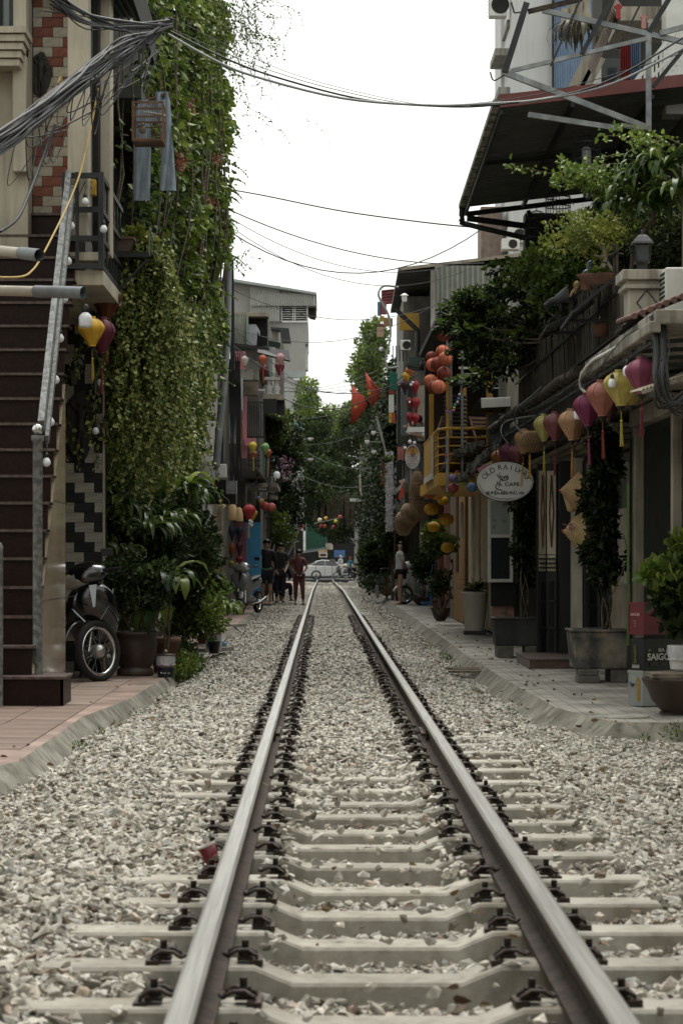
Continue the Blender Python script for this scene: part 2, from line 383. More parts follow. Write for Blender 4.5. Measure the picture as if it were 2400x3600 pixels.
# --- sleepers
def sleeper_mesh():
 st=[(-1.06,-.035),(-1.04,0),(-.38,0),(-.26,-.05),(.26,-.05),(.38,0),(1.04,0),(1.06,-.035)]
 vs=[];fs=[]
 for u,zz in st:
  for dy,dz in((-.132,-.22-zz),(-.086,-.010),(-.076,0),(.076,0),(.086,-.010),(.132,-.22-zz)):vs.append((u,dy,zz+dz))
 for i in range(len(st)-1):
  for k in range(5):fs.append((i*6+k,i*6+k+1,(i+1)*6+k+1,(i+1)*6+k))
 fs.append(tuple(range(5,-1,-1)));fs.append(tuple(range((len(st)-1)*6,len(st)*6)))
 m=MB();m.add(vs,fs);return m
SL=sleeper_mesh().build('sleeper_block',M_sleeper,mesh_only=True)
def clip_mesh():
 m=MB()
 for dy in(-.028,.028):
  m.tube([(-.055,dy,.012),(-.05,dy,.03),(-.02,dy,.052),(.02,dy,.05),(.048,dy,.03)],.0085,5)
 m.tube([(.048,-.028,.03),(.062,0,.03),(.048,.028,.03)],.0085,5)
 m.box((-.05,0,.008),(.045,.1,.022));return m
CLIP=clip_mesh().build('rail_clip',M_darkrust,mesh_only=True)
def bolt_mesh():
 m=MB();m.box((0,0,.045),(.05,.05,.012));m.lathe([(.022,.05),(.022,.075)],n=6,smooth=False);m.lathe([(.011,.075),(.011,.1)],n=6);return m
BOLT=bolt_mesh().build('clip_bolt',M_rust,mesh_only=True)
Yn=[6.11+.603*k for k in range(-2,246)];Yn=[y for y in Yn if y<154.3]
for i,y in enumerate(Yn):
 jx=random.gauss(0,.012);jz=random.gauss(0,.004)
 far=y>33
 lab,gr=(('bare concrete sleeper with stones packed low around it, in the front stretch','exposed concrete sleepers at the front')if y<14 else
               ('concrete sleeper mostly buried under pale stones between the rails','buried concrete sleepers in the middle stretch')if y<33 else
               ('dusty concrete sleeper in the closely ribbed stretch running to the crossing','concrete sleepers towards the crossing'))
 t=thing('sleeper',lab,'railway sleeper',(TX+jx,y,zt(y)+jz),gr,rz=random.gauss(0,.006))
 o=bpy.data.objects.new('sleeper_block',SL);C.objects.link(o);o.parent=t
 if y<46:
  for sx in(-1,1):
   for side in(-1,1):
    u=sx*.535+side*.115
    o=bpy.data.objects.new('rail_clip',CLIP);C.objects.link(o);o.parent=t;o.location=(u,random.gauss(0,.004),0);o.rotation_euler=(random.gauss(0,.03),random.gauss(0,.05),(math.pi if side>0 else 0)+random.gauss(0,.06));o.scale=(.9,.9+.1*random.random(),.78+.1*random.random())
    if y<33:
     o=bpy.data.objects.new('clip_bolt',BOLT);C.objects.link(o);o.parent=t;o.location=(u+side*.012,0,-.030+random.gauss(0,.004))
# --- rails: two lengths each, joined by fishplates
def rail(sx,y0,y1,label):
 t=thing('rail',label,'rail',(TX+sx*.535,y0,0.008))
 stn=[y for y in(y0,74,90,110,130,y1)if y0<=y<=y1];stn=sorted(set(stn))
 def sweep(sec,nm,m,bev=0):
  vs=[];fs=[];n=len(sec)
  for y in stn:
   for u,z in sec:vs.append((TX+sx*.535+u,y,z+.008+zt(y)))
  for i in range(len(stn)-1):
   for k in range(n):fs.append((i*n+k,(i+1)*n+k,(i+1)*n+(k+1)%n,i*n+(k+1)%n))
  fs.append(tuple(range(n)));fs.append(tuple(range(len(vs)-1,len(vs)-n-1,-1)))
  b=MB();b.add(vs,fs);b.build(nm,m,t,bevel=bev)
 sweep([(-.057,0),(.057,0),(.057,.009),(.012,.024),(.007,.04),(.007,.095),(.034,.104),(.035,.128),(-.035,.128),(-.034,.104),(-.007,.095),(-.007,.04),(-.012,.024),(-.057,.009)],'rail_web',M_rust)
 sweep([(-.035,.1285),(.035,.1285),(.0345,.137),(.025,.1425),(-.025,.1425),(-.0345,.137)],'running_surface',M_head)
 return t
JY=14.75
nice={-1:('left steel rail, near length from the bottom of the picture to the joint','left steel rail, long length running from the joint to the crossing'),
  1:('right steel rail, near length from the bottom of the picture to the joint','right steel rail, long length running from the joint to the crossing')}
for sx in(-1,1):
 t=rail(sx,2.0,JY-.004,nice[sx][0]);rail(sx,JY+.004,155.5,nice[sx][1])
 for side in(-1,1):
  b=MB();x=TX+sx*.535+side*.022;b.box((x,JY-.0,.068),(.02,.6,.06))
  for k in range(4):b.lathe([(.016,0),(.016,.03)],(x+side*.008,JY-.22+k*.145,.07),6,rot=(0,side*math.pi/2,0),smooth=False)
  b.build('fishplate',M_darkrust,t)

# --- pavements
M_kerb=mat('worn_kerb',(.30,.285,.245),(.15,.14,.11),scale=4,rough=.95,bump=.8,streak=.8,dirt=.6,dirtc=(.06,.06,.045))
def pave(name,top,apron,xout,z,m,label,mside=M_kerb):
 "top: edge polyline (x,y) of the level top; apron: its foot polyline"
 v=[];f=[];n=len(top)
 for(x,y),(ax,ay)in zip(top,apron):
  v+=[(xout,y,z+zt(y)),(x,y,z+zt(y)),(ax,ay,-.08+zt(y)),(ax,ay,-.28+zt(y))]
 for i in range(n-1):
  for k in range(3):f.append((i*4+k,i*4+k+1,i*4+5+k,i*4+4+k))
 f.append((0,3,2,1));b=MB();b.add(v,f);
 b.f=[fa if xout>0 else fa[::-1]for fa in b.f]
 o=b.build(name,m);tag(o,label,kind='structure');o.data.materials.append(mside)
 for i,p in enumerate(o.data.polygons):
  if i<(n-1)*3 and i%3:p.material_index=1
  if i>=(n-1)*3:p.material_index=1
 return o
def brickmat(name,c1,c2,mortar,sw,sh,rough=.8,off=.5,bumpd=.003,msize=.012):
 m=bpy.data.materials.new(name);m.use_nodes=True;t=m.node_tree;n=t.nodes;L=t.links;b=n['Principled BSDF'];b.inputs['Roughness'].default_value=rough
 tc=n.new('ShaderNodeTexCoord');bt=n.new('ShaderNodeTexBrick');bt.inputs['Color1'].default_value=(*c1,1);bt.inputs['Color2'].default_value=(*c2,1);bt.inputs['Mortar'].default_value=(*mortar,1)
 bt.inputs['Scale'].default_value=1;bt.inputs['Brick Width'].default_value=sw;bt.inputs['Row Height'].default_value=sh;bt.inputs['Mortar Size'].default_value=msize*.5;bt.offset=off
 L.new(tc.outputs['Object'],bt.inputs[0])
 no=n.new('ShaderNodeTexNoise');no.inputs['Scale'].default_value=2.5;no.inputs['Detail'].default_value=8;L.new(tc.outputs['Object'],no.inputs[0])
 mr=n.new('ShaderNodeMapRange');mr.inputs[1].default_value=.35;mr.inputs[2].default_value=.7;mr.inputs[3].default_value=.5;mr.inputs[4].default_value=1.15;L.new(no.outputs[0],mr.inputs[0])
 s=n.new('ShaderNodeVectorMath');s.operation='SCALE';L.new(bt.outputs['Color'],s.inputs[0]);L.new(mr.outputs[0],s.inputs['Scale']);L.new(s.outputs[0],b.inputs['Base Color'])
 bp=n.new('ShaderNodeBump');bp.inputs['Distance'].default_value=bumpd;bp.inputs['Strength'].default_value=1;bp.invert=True;L.new(bt.outputs['Fac'],bp.inputs['Height']);L.new(bp.outputs[0],b.inputs['Normal'])
 return m
M_paveR=brickmat('small_square_paving',(.36,.345,.305),(.31,.29,.25),(.21,.195,.165),.11,.11,off=0,msize=.012)
M_paveL=brickmat('red_square_paving',(.27,.18,.145),(.32,.24,.2),(.3,.27,.23),.4,.4,off=0,msize=.01)
LT=[(-1.95,11.8),(-1.76,12.5),(-1.78,16.0),(-1.62,17.8),(-1.55,21.0),(-1.62,28),(-1.52,39),(-1.5,74),(-1.5,100),(-1.5,154)]
pave('left_pavement',LT,[(x+.15,y-(.2 if i==0 else 0))for i,(x,y)in enumerate(LT)],-6,.08,M_paveL,'reddish tiled pavement along the left houses')
RT_=[(2.10,15.45),(1.84,16.9),(1.76,21),(1.74,26),(1.78,34),(1.8,45),(1.85,74),(1.9,100),(1.9,154)]
pave('right_pavement',RT_,[(x-.17,y-(.15 if i==0 else 0))for i,(x,y)in enumerate(RT_)],6,.08,M_paveR,'grey patterned pavement along the right houses')
# single tiles that can be told apart near the front
lp=bpy.data.objects['left_pavement'];rp_=bpy.data.objects['right_pavement']
tl=MB();tl.box((0,0,0),(.392,.392,.012));TILE=tl.build('paving_tile',M_terra,mesh_only=True);TILE2=TILE.copy();TILE2.materials[0]=M_terra2
for i in range(0,9):
 for j in range(0,19):
  x=-2.05-.4*i;y=13.45+.4*j
  e=np.interp(y,[11.8,12.5,16,17.8,21,28],[-1.95,-1.76,-1.78,-1.62,-1.55,-1.62])
  if x+.2>e-.02:x=None
  if x is None:continue
  o=bpy.data.objects.new('paving_tile',TILE if(y<17.2)else TILE2);C.objects.link(o);o.parent=lp;o.location=(x,y,.0795+random.gauss(0,.0008));o.rotation_euler=(random.gauss(0,.002),random.gauss(0,.002),0)
# round patterned cover at the front corner of the right pavement
c_=P(2130+25,2520,16.0);b=MB();b.lathe([(.2,0),(.2,.012),(.17,.014),(.165,.008),(.1,.008),(.095,.014),(0.0,.014)],(2.1+.12,15.95,.078),28)
b.build('round_paving_slab',M_conc,rp_)
# loose boards beside the right pavement
for k,(px0,px1,py,lb)in enumerate(((1575,1700,2375,'weathered plank lying on the stones, nearest of three'),(1590,1712,2366,'weathered plank lying on the stones, middle of three'),(1565,1705,2353,'weathered plank lying on the stones, farthest of three'))):
 a,c2=P(px0,py,23.2+k*.25),P(px1,py-2,23.2+k*.25);a.z=c2.z=.035+.004*k
 b=MB();b.bar(a,c2,.13,.025);single(b,'plank',mat('old_wood',(.27,.23,.18),(.1,.08,.06),scale=8,stretch=(1,12,1),rough=.85,bump=.5),lb,'wooden plank',(a+c2)/2,'loose planks by the track')
# crushed red paper cup on the left rail
c0=P(753,2975,8.6)
t=thing('paper_cup','crushed dark red paper cup lying by the left rail','paper cup',(c0.x,c0.y,.03),rz=.4)
b=MB();b.lathe([(.026,0),(.038,.088),(.036,.088),(.025,.003)],(0,0,0),14,rot=(-.1,-.35,0),sq=(1,.7));b.build('cup_body',flat('cup_red',(.17,.012,.025),.45),t,world=False)
b=MB();b.lathe([(.0382,.084),(.0395,.090),(.0375,.092),(.036,.088)],(0,0,0),14,rot=(-.1,-.35,0),sq=(1,.7),cap=False);b.build('cup_rim',flat('paper_white',(.6,.58,.54),.6),t,world=False)
b=MB();b.lathe([(.013,0),(.013,.002)],(-.004,-.0265,.036),12,rot=(math.pi/2+.2,0,0));b.build('cup_badge',flat('badge_cream',(.5,.42,.3),.6),t,world=False)
# ================================================================= BUILDERS
M_black=flat('black_plastic',(.02,.02,.02),.45)
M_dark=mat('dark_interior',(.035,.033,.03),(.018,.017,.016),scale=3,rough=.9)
M_bulb=flat('opal_glass',(.78,.80,.83),.25)
M_cable=flat('cable_black',(.022,.023,.025),.5)
M_cableg=flat('cable_grey',(.075,.08,.085),.5)
M_cablel=flat('cable_light',(.24,.25,.25),.5)
M_steel=mat('galvanised_steel',(.30,.32,.33),(.17,.185,.195),scale=7,rough=.55,metal=.4,dirt=.4,dirtc=(.12,.08,.05))
M_dsteel=mat('dark_steel',(.055,.062,.065),(.03,.032,.034),scale=7,rough=.55,metal=.3,dirt=.3)
M_cream=mat('cream_paint',(.50,.455,.36),(.42,.38,.3),scale=2.5,rough=.8,dirt=.35,dirtc=(.17,.15,.11),streak=.4)
M_plaster=mat('grey_plaster',(.33,.32,.29),(.22,.21,.185),scale=2.5,rough=.9,dirt=.5,dirtc=(.10,.095,.08),streak=.55,bump=.3)
M_wood=mat('brown_wood',(.15,.085,.045),(.07,.04,.022),scale=7,stretch=(1,1,9),rough=.7,bump=.3)
M_clay=mat('clay_pot',(.17,.075,.045),(.10,.05,.035),scale=5,rough=.75,dirt=.4,dirtc=(.1,.085,.07),bump=.2)
M_claydark=mat('glazed_brown_pot',(.085,.05,.038),(.045,.03,.025),scale=5,rough=.5,dirt=.4,dirtc=(.13,.1,.08))
M_soil=flat('soil',(.04,.03,.022),.95)
M_bark=mat('bark',(.16,.13,.095),(.07,.055,.04),scale=10,stretch=(1,1,5),rough=.9,bump=.6)
M_white=mat('white_paint',(.66,.66,.63),(.52,.52,.49),scale=3,rough=.6,dirt=.3,dirtc=(.3,.28,.24))
M_glass=flat('dark_glass',(.05,.06,.062),.08,spec=.7)
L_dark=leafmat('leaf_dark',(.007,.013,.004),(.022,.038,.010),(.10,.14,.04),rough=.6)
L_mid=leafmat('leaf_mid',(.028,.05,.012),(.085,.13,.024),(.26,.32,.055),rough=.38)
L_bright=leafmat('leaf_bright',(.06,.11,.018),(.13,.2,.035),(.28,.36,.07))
L_pothos=leafmat('leaf_pothos',(.045,.075,.018),(.12,.17,.04),(.38,.40,.14))
L_yellow=leafmat('leaf_yellowgreen',(.08,.12,.02),(.19,.22,.04),(.36,.34,.06))
L_strap=leafmat('leaf_strap',(.02,.045,.012),(.06,.10,.025),(.15,.2,.05),rough=.35)
def cm(name,c=(.5,.07,.04),rough=.75,**k):return mat('cloth_'+name,c,tuple(v*.75 for v in c),scale=9,rough=rough,**k)

def lantern(px,py,Y,w,h,col,label,tassel=None,tl=.28,group='silk lanterns',prof=None,ribs=8,wire=.12,cap=(.02,.015,.012),tilt=0,top=None):
 "faceted silk lantern: w,h metres, centre at the place given"
 c=P(px,py,Y)if not isinstance(px,Vector)else px
 t=thing('silk_lantern',label,'lantern',(c.x,c.y,c.z+h/2+wire),group)
 t.rotation_euler=(random.uniform(-.04,.04),random.uniform(-.06,.06),random.random())
 m=cm('silk_%d_%d_%d'%tuple(int(v*200)for v in col),col,.6,dirt=.55,dirtc=tuple(v*.4 for v in col),dscale=7,bump=.5)
 z0=-wire-h;r=w/2
 prof=prof or[(.26,0),(.33,.05),(.52,.2),(.80,.42),(.96,.56),(1,.64),(.97,.72),(.80,.85),(.55,.94),(.30,1)]
 b=MB();b.lathe([(a*r,z0+q*h)for a,q in prof],n=ribs*4,ribs=ribs,dip=.07);b.build('silk_shade',m,t,world=False)
 b=MB()
 for k in range(ribs):
  an=2*math.pi*k/ribs
  b.tube([(a*r*1.008*math.cos(an),a*r*1.008*math.sin(an),z0+q*h)for a,q in prof],.0022,4,caps=False)
 b.build('lantern_ribs',cm('rib_%d'%int(col[0]*100),tuple(v*.7 for v in col)),t,world=False)
 b=MB();b.lathe([(.31*r,z0+h),(.33*r,z0+h*1.06),(.26*r,z0+h*1.06)],n=14);b.lathe([(.30*r,z0),(.30*r,z0-.04*h)],n=14);b.build('lantern_ring',m,t,world=False)
 b=MB();b.lathe([(.05*r,z0-.20*h),(.22*r,z0-.10*h),(.30*r,z0-.04*h)],n=10);b.tube([(0,0,z0+h),(0,0,0)],.003,4);b.build('lantern_mount',flat('lantern_black',cap,.5),t,world=False)
 if tassel:
  b=MB();b.tube([(0,0,z0-.18*h),(0,0,z0-.55*h)],.003,4);b.ball((0,0,z0-.5*h),.012,8)
  for k in range(7):
   an=k*.9;b.tube([(.006*math.cos(an),.006*math.sin(an),z0-.55*h),(.012*math.cos(an),.012*math.sin(an),z0-.55*h-tl*random.uniform(.85,1))],.003,4)
  b.build('tassel',cm('tassel_%d_%d'%(int(tassel[0]*99),int(tassel[1]*99)),tassel),t,world=False)
 return t
def globe(px,py,Y,r,col,label,group='round paper lanterns',ribs=10,rib_c=(.05,.01,.01),horiz=False,squash=.92,wire=.15):
 c=P(px,py,Y)if not isinstance(px,Vector)else px
 t=thing('round_lantern',label,'lantern',(c.x,c.y,c.z+r*squash+wire),group)
 m=cm('paper_%d_%d_%d'%tuple(int(v*200)for v in col),col,.65,dirt=.2,dirtc=tuple(v*.6 for v in col),dscale=3)
 z0=-wire-r*squash
 b=MB();K=12
 if horiz:
  K=24
  pr=[(r*math.sin(math.pi*i/K)*(1 if i%2 else .965)if 0<i<K else .12*r,z0-r*squash*math.cos(math.pi*i/K))for i in range(K+1)]
  b.lathe(pr,n=18,smooth=False)
 else:
  pr=[(r*math.sin(math.pi*i/K)if 0<i<K else .12*r,z0-r*squash*math.cos(math.pi*i/K))for i in range(K+1)]
  b.lathe(pr,n=ribs*2,ribs=ribs,dip=.05)
 b.build('paper_shade',m,t,world=False)
 if not horiz:
  b=MB()
  for k in range(ribs):
   an=2*math.pi*k/ribs
   b.tube([(a*1.012*math.cos(an),a*1.012*math.sin(an),q)for a,q in pr],r*.022,4,caps=False)
  b.build('lantern_ribs',flat('rib_dark',rib_c,.6),t,world=False)
 b=MB();b.tube([(0,0,z0+r*squash),(0,0,0)],.003,4);b.lathe([(.14*r,z0+r*squash),(.14*r,z0+r*squash*1.06)],n=8);b.build('hanging_cord',M_cable,t,world=False)
 return t
_bulb={}
def bulb(px,py,Y,label,r=.035,group='white bulbs',flatb=False,sock=(.02,.02,.02),colr=None,cord=.08):
 c=P(px,py,Y)if not isinstance(px,Vector)else px
 t=thing('light_bulb',label,'light bulb',(c.x,c.y,c.z+r),group)
 key=(round(r,4),flatb,colr,round(cord,3))
 if key not in _bulb:
  b=MB()
  if flatb:b.lathe([(0.0,-2.3*r),(.75*r,-2.2*r),(.95*r,-1.9*r),(1.0*r,-.9*r),(.85*r,-.45*r),(.38*r,0)],n=14)
  else:b.lathe([(0.0,-2*r),(.5*r,-1.87*r),(.87*r,-1.5*r),(r,-1.05*r),(.9*r,-.6*r),(.62*r,-.15*r),(.42*r,.1*r)],n=14)
  A=b.build('bulb_globe',M_bulb if colr is None else flat('bulb_%d_%d_%d'%tuple(int(v*100)for v in colr),colr,.3),mesh_only=True)
  b=MB();b.lathe([(.42*r,.0),(.5*r,.15*r),(.5*r,.9*r),(.25*r,1.2*r),(.1*r,1.25*r)],n=10);b.tube([(0,0,r),(.004,0,r+cord)],.0025,4)
  B=b.build('bulb_socket',M_black,mesh_only=True);_bulb[key]=(A,B)
 for nm,me in zip(('bulb_globe','bulb_socket'),_bulb[key]):
  o=bpy.data.objects.new(nm,me);C.objects.link(o);o.parent=t
 return t
def wire(pts,r,label,m=None,sag=0.0,name='overhead_wire',group=None,n=14,cat='cable'):
 "pts: Vectors; smoothed and sagging between consecutive points"
 out=[]
 if len(pts)==2:
  a,b_=pts
  for i in range(n+1):
   t_=i/n;p=a.lerp(b_,t_);p.z-=sag*4*t_*(1-t_);out.append(p)
 else:out=smooth_path(pts,5)
 b=MB();b.tube(out,r,5);o=b.build(name,m or M_cable);recenter(o,out[0]);tag(o,label,cat,group);return o
def smooth_path(pts,k=5):
 pts=[Vector(p)for p in pts];out=[];N=len(pts)
 for i in range(N-1):
  p0=pts[max(i-1,0)];p1=pts[i];p2=pts[i+1];p3=pts[min(i+2,N-1)]
  for j in range(k):
   t=j/k
   out.append(.5*((2*p1)+(p2-p0)*t+(2*p0-5*p1+4*p2-p3)*t*t+(-p0+3*p1-3*p2+p3)*t**3))
 out.append(pts[-1]);return out
def pot(t,c,r,h,m,style='round',soil=True,n=24):
 b=MB();x,y,z=c
 if style=='urn':pr=[(.72*r,0),(.78*r,.03*h),(.76*r,.15*h),(.62*r,.19*h),(.72*r,.24*h),(.88*r,.45*h),(.93*r,.75*h),(.9*r,.9*h),(1.0*r,.94*h),(1.02*r,h),(.9*r,h),(.86*r,.9*h),(0,.9*h)]
 elif style=='bowl':pr=[(.45*r,0),(.5*r,.05*h),(.75*r,.35*h),(.95*r,.8*h),(1.03*r,.93*h),(1.03*r,h),(.92*r,h),(.88*r,.88*h),(0,.88*h)]
 elif style=='hang':pr=[(.0,0),(.45*r,.05*h),(.8*r,.3*h),(.97*r,.65*h),(1*r,.9*h),(1.05*r,.92*h),(1.05*r,h),(.94*r,h),(.9*r,.9*h),(0,.88*h)]
 elif style=='fluted':pr=[(.74*r,0),(.98*r,.93*h),(1.03*r,.94*h),(1.03*r,h),(.93*r,h),(.9*r,.93*h),(0,.93*h)]
 else:pr=[(.7*r,0),(.92*r,.82*h),(1.03*r,.84*h),(1.03*r,h),(.9*r,h),(.88*r,.88*h),(0,.88*h)]
 b.lathe(pr,c,n if style!='fluted' else 48,ribs=24 if style=='fluted' else 0,dip=.04);b.build('pot',m,t)
def strap_leaves(name,c,N,L,wd,m,t,up=.9,droop=.9,g=None,rnd=None,single_parts=False):
 "long arching leaves from a centre: each a strip of 5 segments"
 g=g or RNG;V=[];Fs=[];rn=[];parts=[]
 for i in range(N):
  an=g.random()*6.283;el=up*(.5+.6*g.random());l=L*(.6+.5*g.random());wv=wd*(.7+.5*g.random())
  d=Vector((math.cos(an),math.sin(an),0));s=Vector((-math.sin(an),math.cos(an),0));p=Vector(c)+d*.02*g.random();a=el*1.4
  vs=[];K=6
  for k in range(K+1):
   t_=k/K;ww=wv*(.45+1.1*math.sin(math.pi*min(1,t_*.9+.1))**.8)*.5*(1 if k<K else .05)
   vs+=[p-s*ww+Vector((0,0,ww*.35)),p,p+s*ww+Vector((0,0,ww*.35))]
   p=p+(d*math.cos(a)+Vector((0,0,1))*math.sin(a))*l/K;a-=droop*(.25+.5*t_)*1.2*(.7+.6*g.random())
  fs=[(3*k+j,3*k+j+1,3*k+j+4,3*k+j+3)for k in range(K)for j in range(2)]
  if single_parts:parts.append((vs,fs));continue
  o=len(V);V+=vs;Fs+=[tuple(q+o for q in f)for f in fs];rn+=[g.random()]*len(fs)
 if single_parts:
  for vs,fs in parts:
   b=MB();b.add(vs,fs,True);ob=b.build('leaf',m,t);a_=ob.data.attributes.new('rnd','FLOAT','FACE');a_.data.foreach_set('value',np.full(len(fs),g.random(),np.float32))
  return
 b=MB();b.add(V,Fs,True);ob=b.build(name,m,t);a_=ob.data.attributes.new('rnd','FLOAT','FACE');a_.data.foreach_set('value',np.array(rn,np.float32));ob['kind']='stuff';return ob
def foliage(t,c,rad,N,size,m,k=14,rr=.3,seed=1,up=.2,name='foliage',wid=.55,hang=None,shape='leaf'):
 g=np.random.default_rng(seed);cs,rs=clumpy(c,rad,k,rr,seed)
 p,d,idx=blob_pts(N,cs,np.repeat(rs,1,axis=0)if rs.shape[1]==3 else np.repeat(rs,3,axis=1),g)
 dd=d*.6+g.normal(size=d.shape)*.5+np.array([0,0,up if hang is None else-hang])
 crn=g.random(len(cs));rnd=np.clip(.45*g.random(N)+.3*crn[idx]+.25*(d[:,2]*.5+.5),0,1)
 return leaves(name,p,dd,size*(.6+.7*g.random(N)),m,t,rnd=rnd,wid=wid,rs=g,shape=shape)
def branchy(t,base,tips,r,m=None,name='stem',wob=.05):
 b=MB();g=random.Random(int(abs(base[0])*1000)+3)
 for tp in tips:
  a=Vector(base);z=Vector(tp);mid=[a.lerp(z,q)+Vector((g.uniform(-wob,wob),g.uniform(-wob,wob),g.uniform(-wob,wob)*.5+.03*math.sin(q*3.1)))for q in(.3,.6,.85)]
  pts=smooth_path([a]+mid+[z],3);rr=[r*(1-.75*i/(len(pts)-1))for i in range(len(pts))];b.tube(pts,rr,6)
 return b.build(name,m or M_bark,t)
def potted(label,c,r,h,mpot,style,leafm,N,size,rad,hc,seed,name='potted_plant',k=12,rr=.12,cat='potted plant',group=None,up=.2,wid=.55):
 t=thing(name,label,cat,c,group);pot(t,c,r,h,mpot,style)
 ctr=(c[0],c[1],c[2]+hc);cs,_=clumpy(ctr,rad,7,rr,seed)
 branchy(t,(c[0],c[1],c[2]+h*.85),[tuple(q)for q in cs[:6]],.014)
 foliage(t,ctr,rad,N,size,leafm,k=k,rr=rr,seed=seed,up=up,wid=wid);return t
def skin(name,verts,edges,radii,m,parent,levels=2,root=0):
 me=bpy.data.meshes.new(name);off=parent_world(parent);me.from_pydata([Vector(v)-off for v in verts],edges,[]);me.materials.append(m)
 o=bpy.data.objects.new(name,me);C.objects.link(o);o.parent=parent
 md=o.modifiers.new('skin','SKIN');md.use_smooth_shade=True
 ly=me.skin_vertices[0]if len(me.skin_vertices)else None
 if ly is None:
  bm=bmesh.new();bm.from_mesh(me);bm.verts.layers.skin.verify();bm.to_mesh(me);bm.free();ly=me.skin_vertices[0]
 for i,r in enumerate(radii):ly.data[i].radius=r if isinstance(r,(tuple,list))else(r,r);ly.data[i].use_root=(i==root)
 s=o.modifiers.new('sub','SUBSURF');s.levels=levels;s.render_levels=levels;return o
def birdcage(t,c,w,h,n=14,roof='flat',m=None,wires=True):
 m=m or M_wood;x,y,z=c;b=MB()
 if roof=='flat':
  for zz in(z,z+h*.62,z+h):
   for sx,sy in(((-1,-1),(1,-1)),((1,-1),(1,1)),((1,1),(-1,1)),((-1,1),(-1,-1))):
    b.bar((x+sx[0]*w/2,y+sx[1]*w/2,zz),(x+sy[0]*w/2,y+sy[1]*w/2,zz),.012,.02)
  for sx in(-1,1):
   for sy in(-1,1):b.bar((x+sx*w/2,y+sy*w/2,z-.02),(x+sx*w/2,y+sy*w/2,z+h+.01),.016)
  b.bb(x-w/2,x+w/2,y-w/2,y+w/2,z-.02,z-.008)
  b.build('cage_frame',m,t);b=MB()
  for i in range(1,n):
   q=-w/2+w*i/n
   for sx in(-1,1):b.tube([(x+q,y+sx*w/2,z),(x+q,y+sx*w/2,z+h)],.0022,4,caps=False);b.tube([(x+sx*w/2,y+q,z),(x+sx*w/2,y+q,z+h)],.0022,4,caps=False)
  b.build('cage_wires',m,t)
  b=MB();b.tube([(x,y,z+h),(x,y,z+h+.16)],.006,5);b.bar((x-w*.45,y,z+h*.4),(x+w*.45,y,z+h*.4),.01);b.lathe([(.018,0),(.024,.035)],(x+w*.2,y,z+h*.45),8);b.build('cage_hook',m,t)
 else:
  b=MB()
  for q in(0,.33,.66,1):b.lathe([(w/2,z+q*h*.75-.006),(w/2+.004,z+q*h*.75),(w/2,z+q*h*.75+.006)],(x,y,0),24,cap=False)
  b.lathe([(w/2,z-.02),(w/2,z)],(x,y,0),24);b.build('cage_frame',m,t);b=MB()
  for i in range(2*n):
   a=math.pi*i/n;ca,sa=math.cos(a),math.sin(a)
   b.tube([(x+ca*w/2*q,y+sa*w/2*q,z+zz*h)for q,zz in((1,0),(1,.75),(.85,.87),(.5,.96),(.1,1))],.0022,4,caps=False)
  b.build('cage_wires',m,t);b=MB();b.tube([(x,y,z+h),(x,y,z+h*1.12)],.005,5);b.build('cage_hook',m,t)
def slab(t,name,m,*bbs,bevel=0.0):
 b=MB()
 for q in bbs:b.bb(*q)
 return b.build(name,m,t,bevel=bevel)
def shutter_window(t,x,y0,y1,z0,z1,m,n=12,face=1):
 "louvred shutter lying in a facade plane x, facing face*X; frame plus slats"
 f=MB();d=.04*face
 f.bar((x+d,y0,z0),(x+d,y0,z1),.05);f.bar((x+d,y1,z0),(x+d,y1,z1),.05);f.bar((x+d,y0,z0),(x+d,y1,z0),.05);f.bar((x+d,y0,z1),(x+d,y1,z1),.05)
 o=f.build('window_shutter',m,t)
 for i in range(n):
  z=z0+(z1-z0)*(i+.5)/n;s=MB();s.box((x+d,(y0+y1)/2,z),(.008,abs(y1-y0)-.06,(z1-z0)/n*.8),rot=(0,.5*face,0))
  s.build('slat',m,o)
 return o
# ================================================================= LEFT SIDE
# ---- near house with the stairs
M_tread=mat('brown_granite',(.034,.013,.010),(.018,.008,.006),scale=30,rough=.42,detail=3,spec=.18)
M_nose=mat('granite_nosing',(.13,.10,.09),(.07,.05,.045),scale=25,rough=.5,spec=.2)
M_gran=mat('polished_granite',(.50,.39,.30),(.26,.19,.14),scale=2.2,stretch=(1,6,.8),rough=.16,spec=.7,coat=.4,contrast=(.3,.62),dirt=.5,dirtc=(.2,.24,.12),dscale=1.1)
M_patina=mat('flaking_paint',(.23,.24,.235),(.11,.115,.115),scale=22,rough=.55,contrast=(.40,.60),metal=.2)
st=thing('staircase','steep dark brown granite stairs climbing left of the tiled wall','staircase',(-2.9,17.1,.08))
RISE,RUN,Y0=.236,.2,17.08
for n in range(20):
 z=.08+RISE*n;y=Y0+RUN*n
 xr=-2.055 if n==0 else-2.33
 b=MB();b.bb(-4.2,xr,y,y+.025,z,z+RISE-.02)
 if n==0:b.bb(xr-.02,xr,y,y+.55,z,z+RISE-.02)
 b.build('riser',M_tread,st)
 b=MB();b.bb(-4.2,xr+.02,y-.03,y+RUN+.02 if n else y+.5,z+RISE-.02,z+RISE+.004);b.build('tread',M_nose if n<2 else M_tread,st,bevel=.004)
 if n>1:b=MB();b.bb(-4.2,xr+.02,y-.036,y-.03,z+RISE-.02,z+RISE+.004);b.build('nosing',M_nose,st)
poly=[(Y0+.23,.08)]
for n in range(1,17):poly+=[(Y0+.2*n+.028,.08+RISE*n),(Y0+.2*n+.028,.08+RISE*(n+1)-.03)]
poly+=[(20.35,3.9),(20.35,.08)]
b=MB();b.prism([(Y0+.25,.08),(Y0+.25,.33),(19.45,2.83),(19.45,.08)],-2.36,-2.318,'x');b.build('side_panel',M_gran,st)
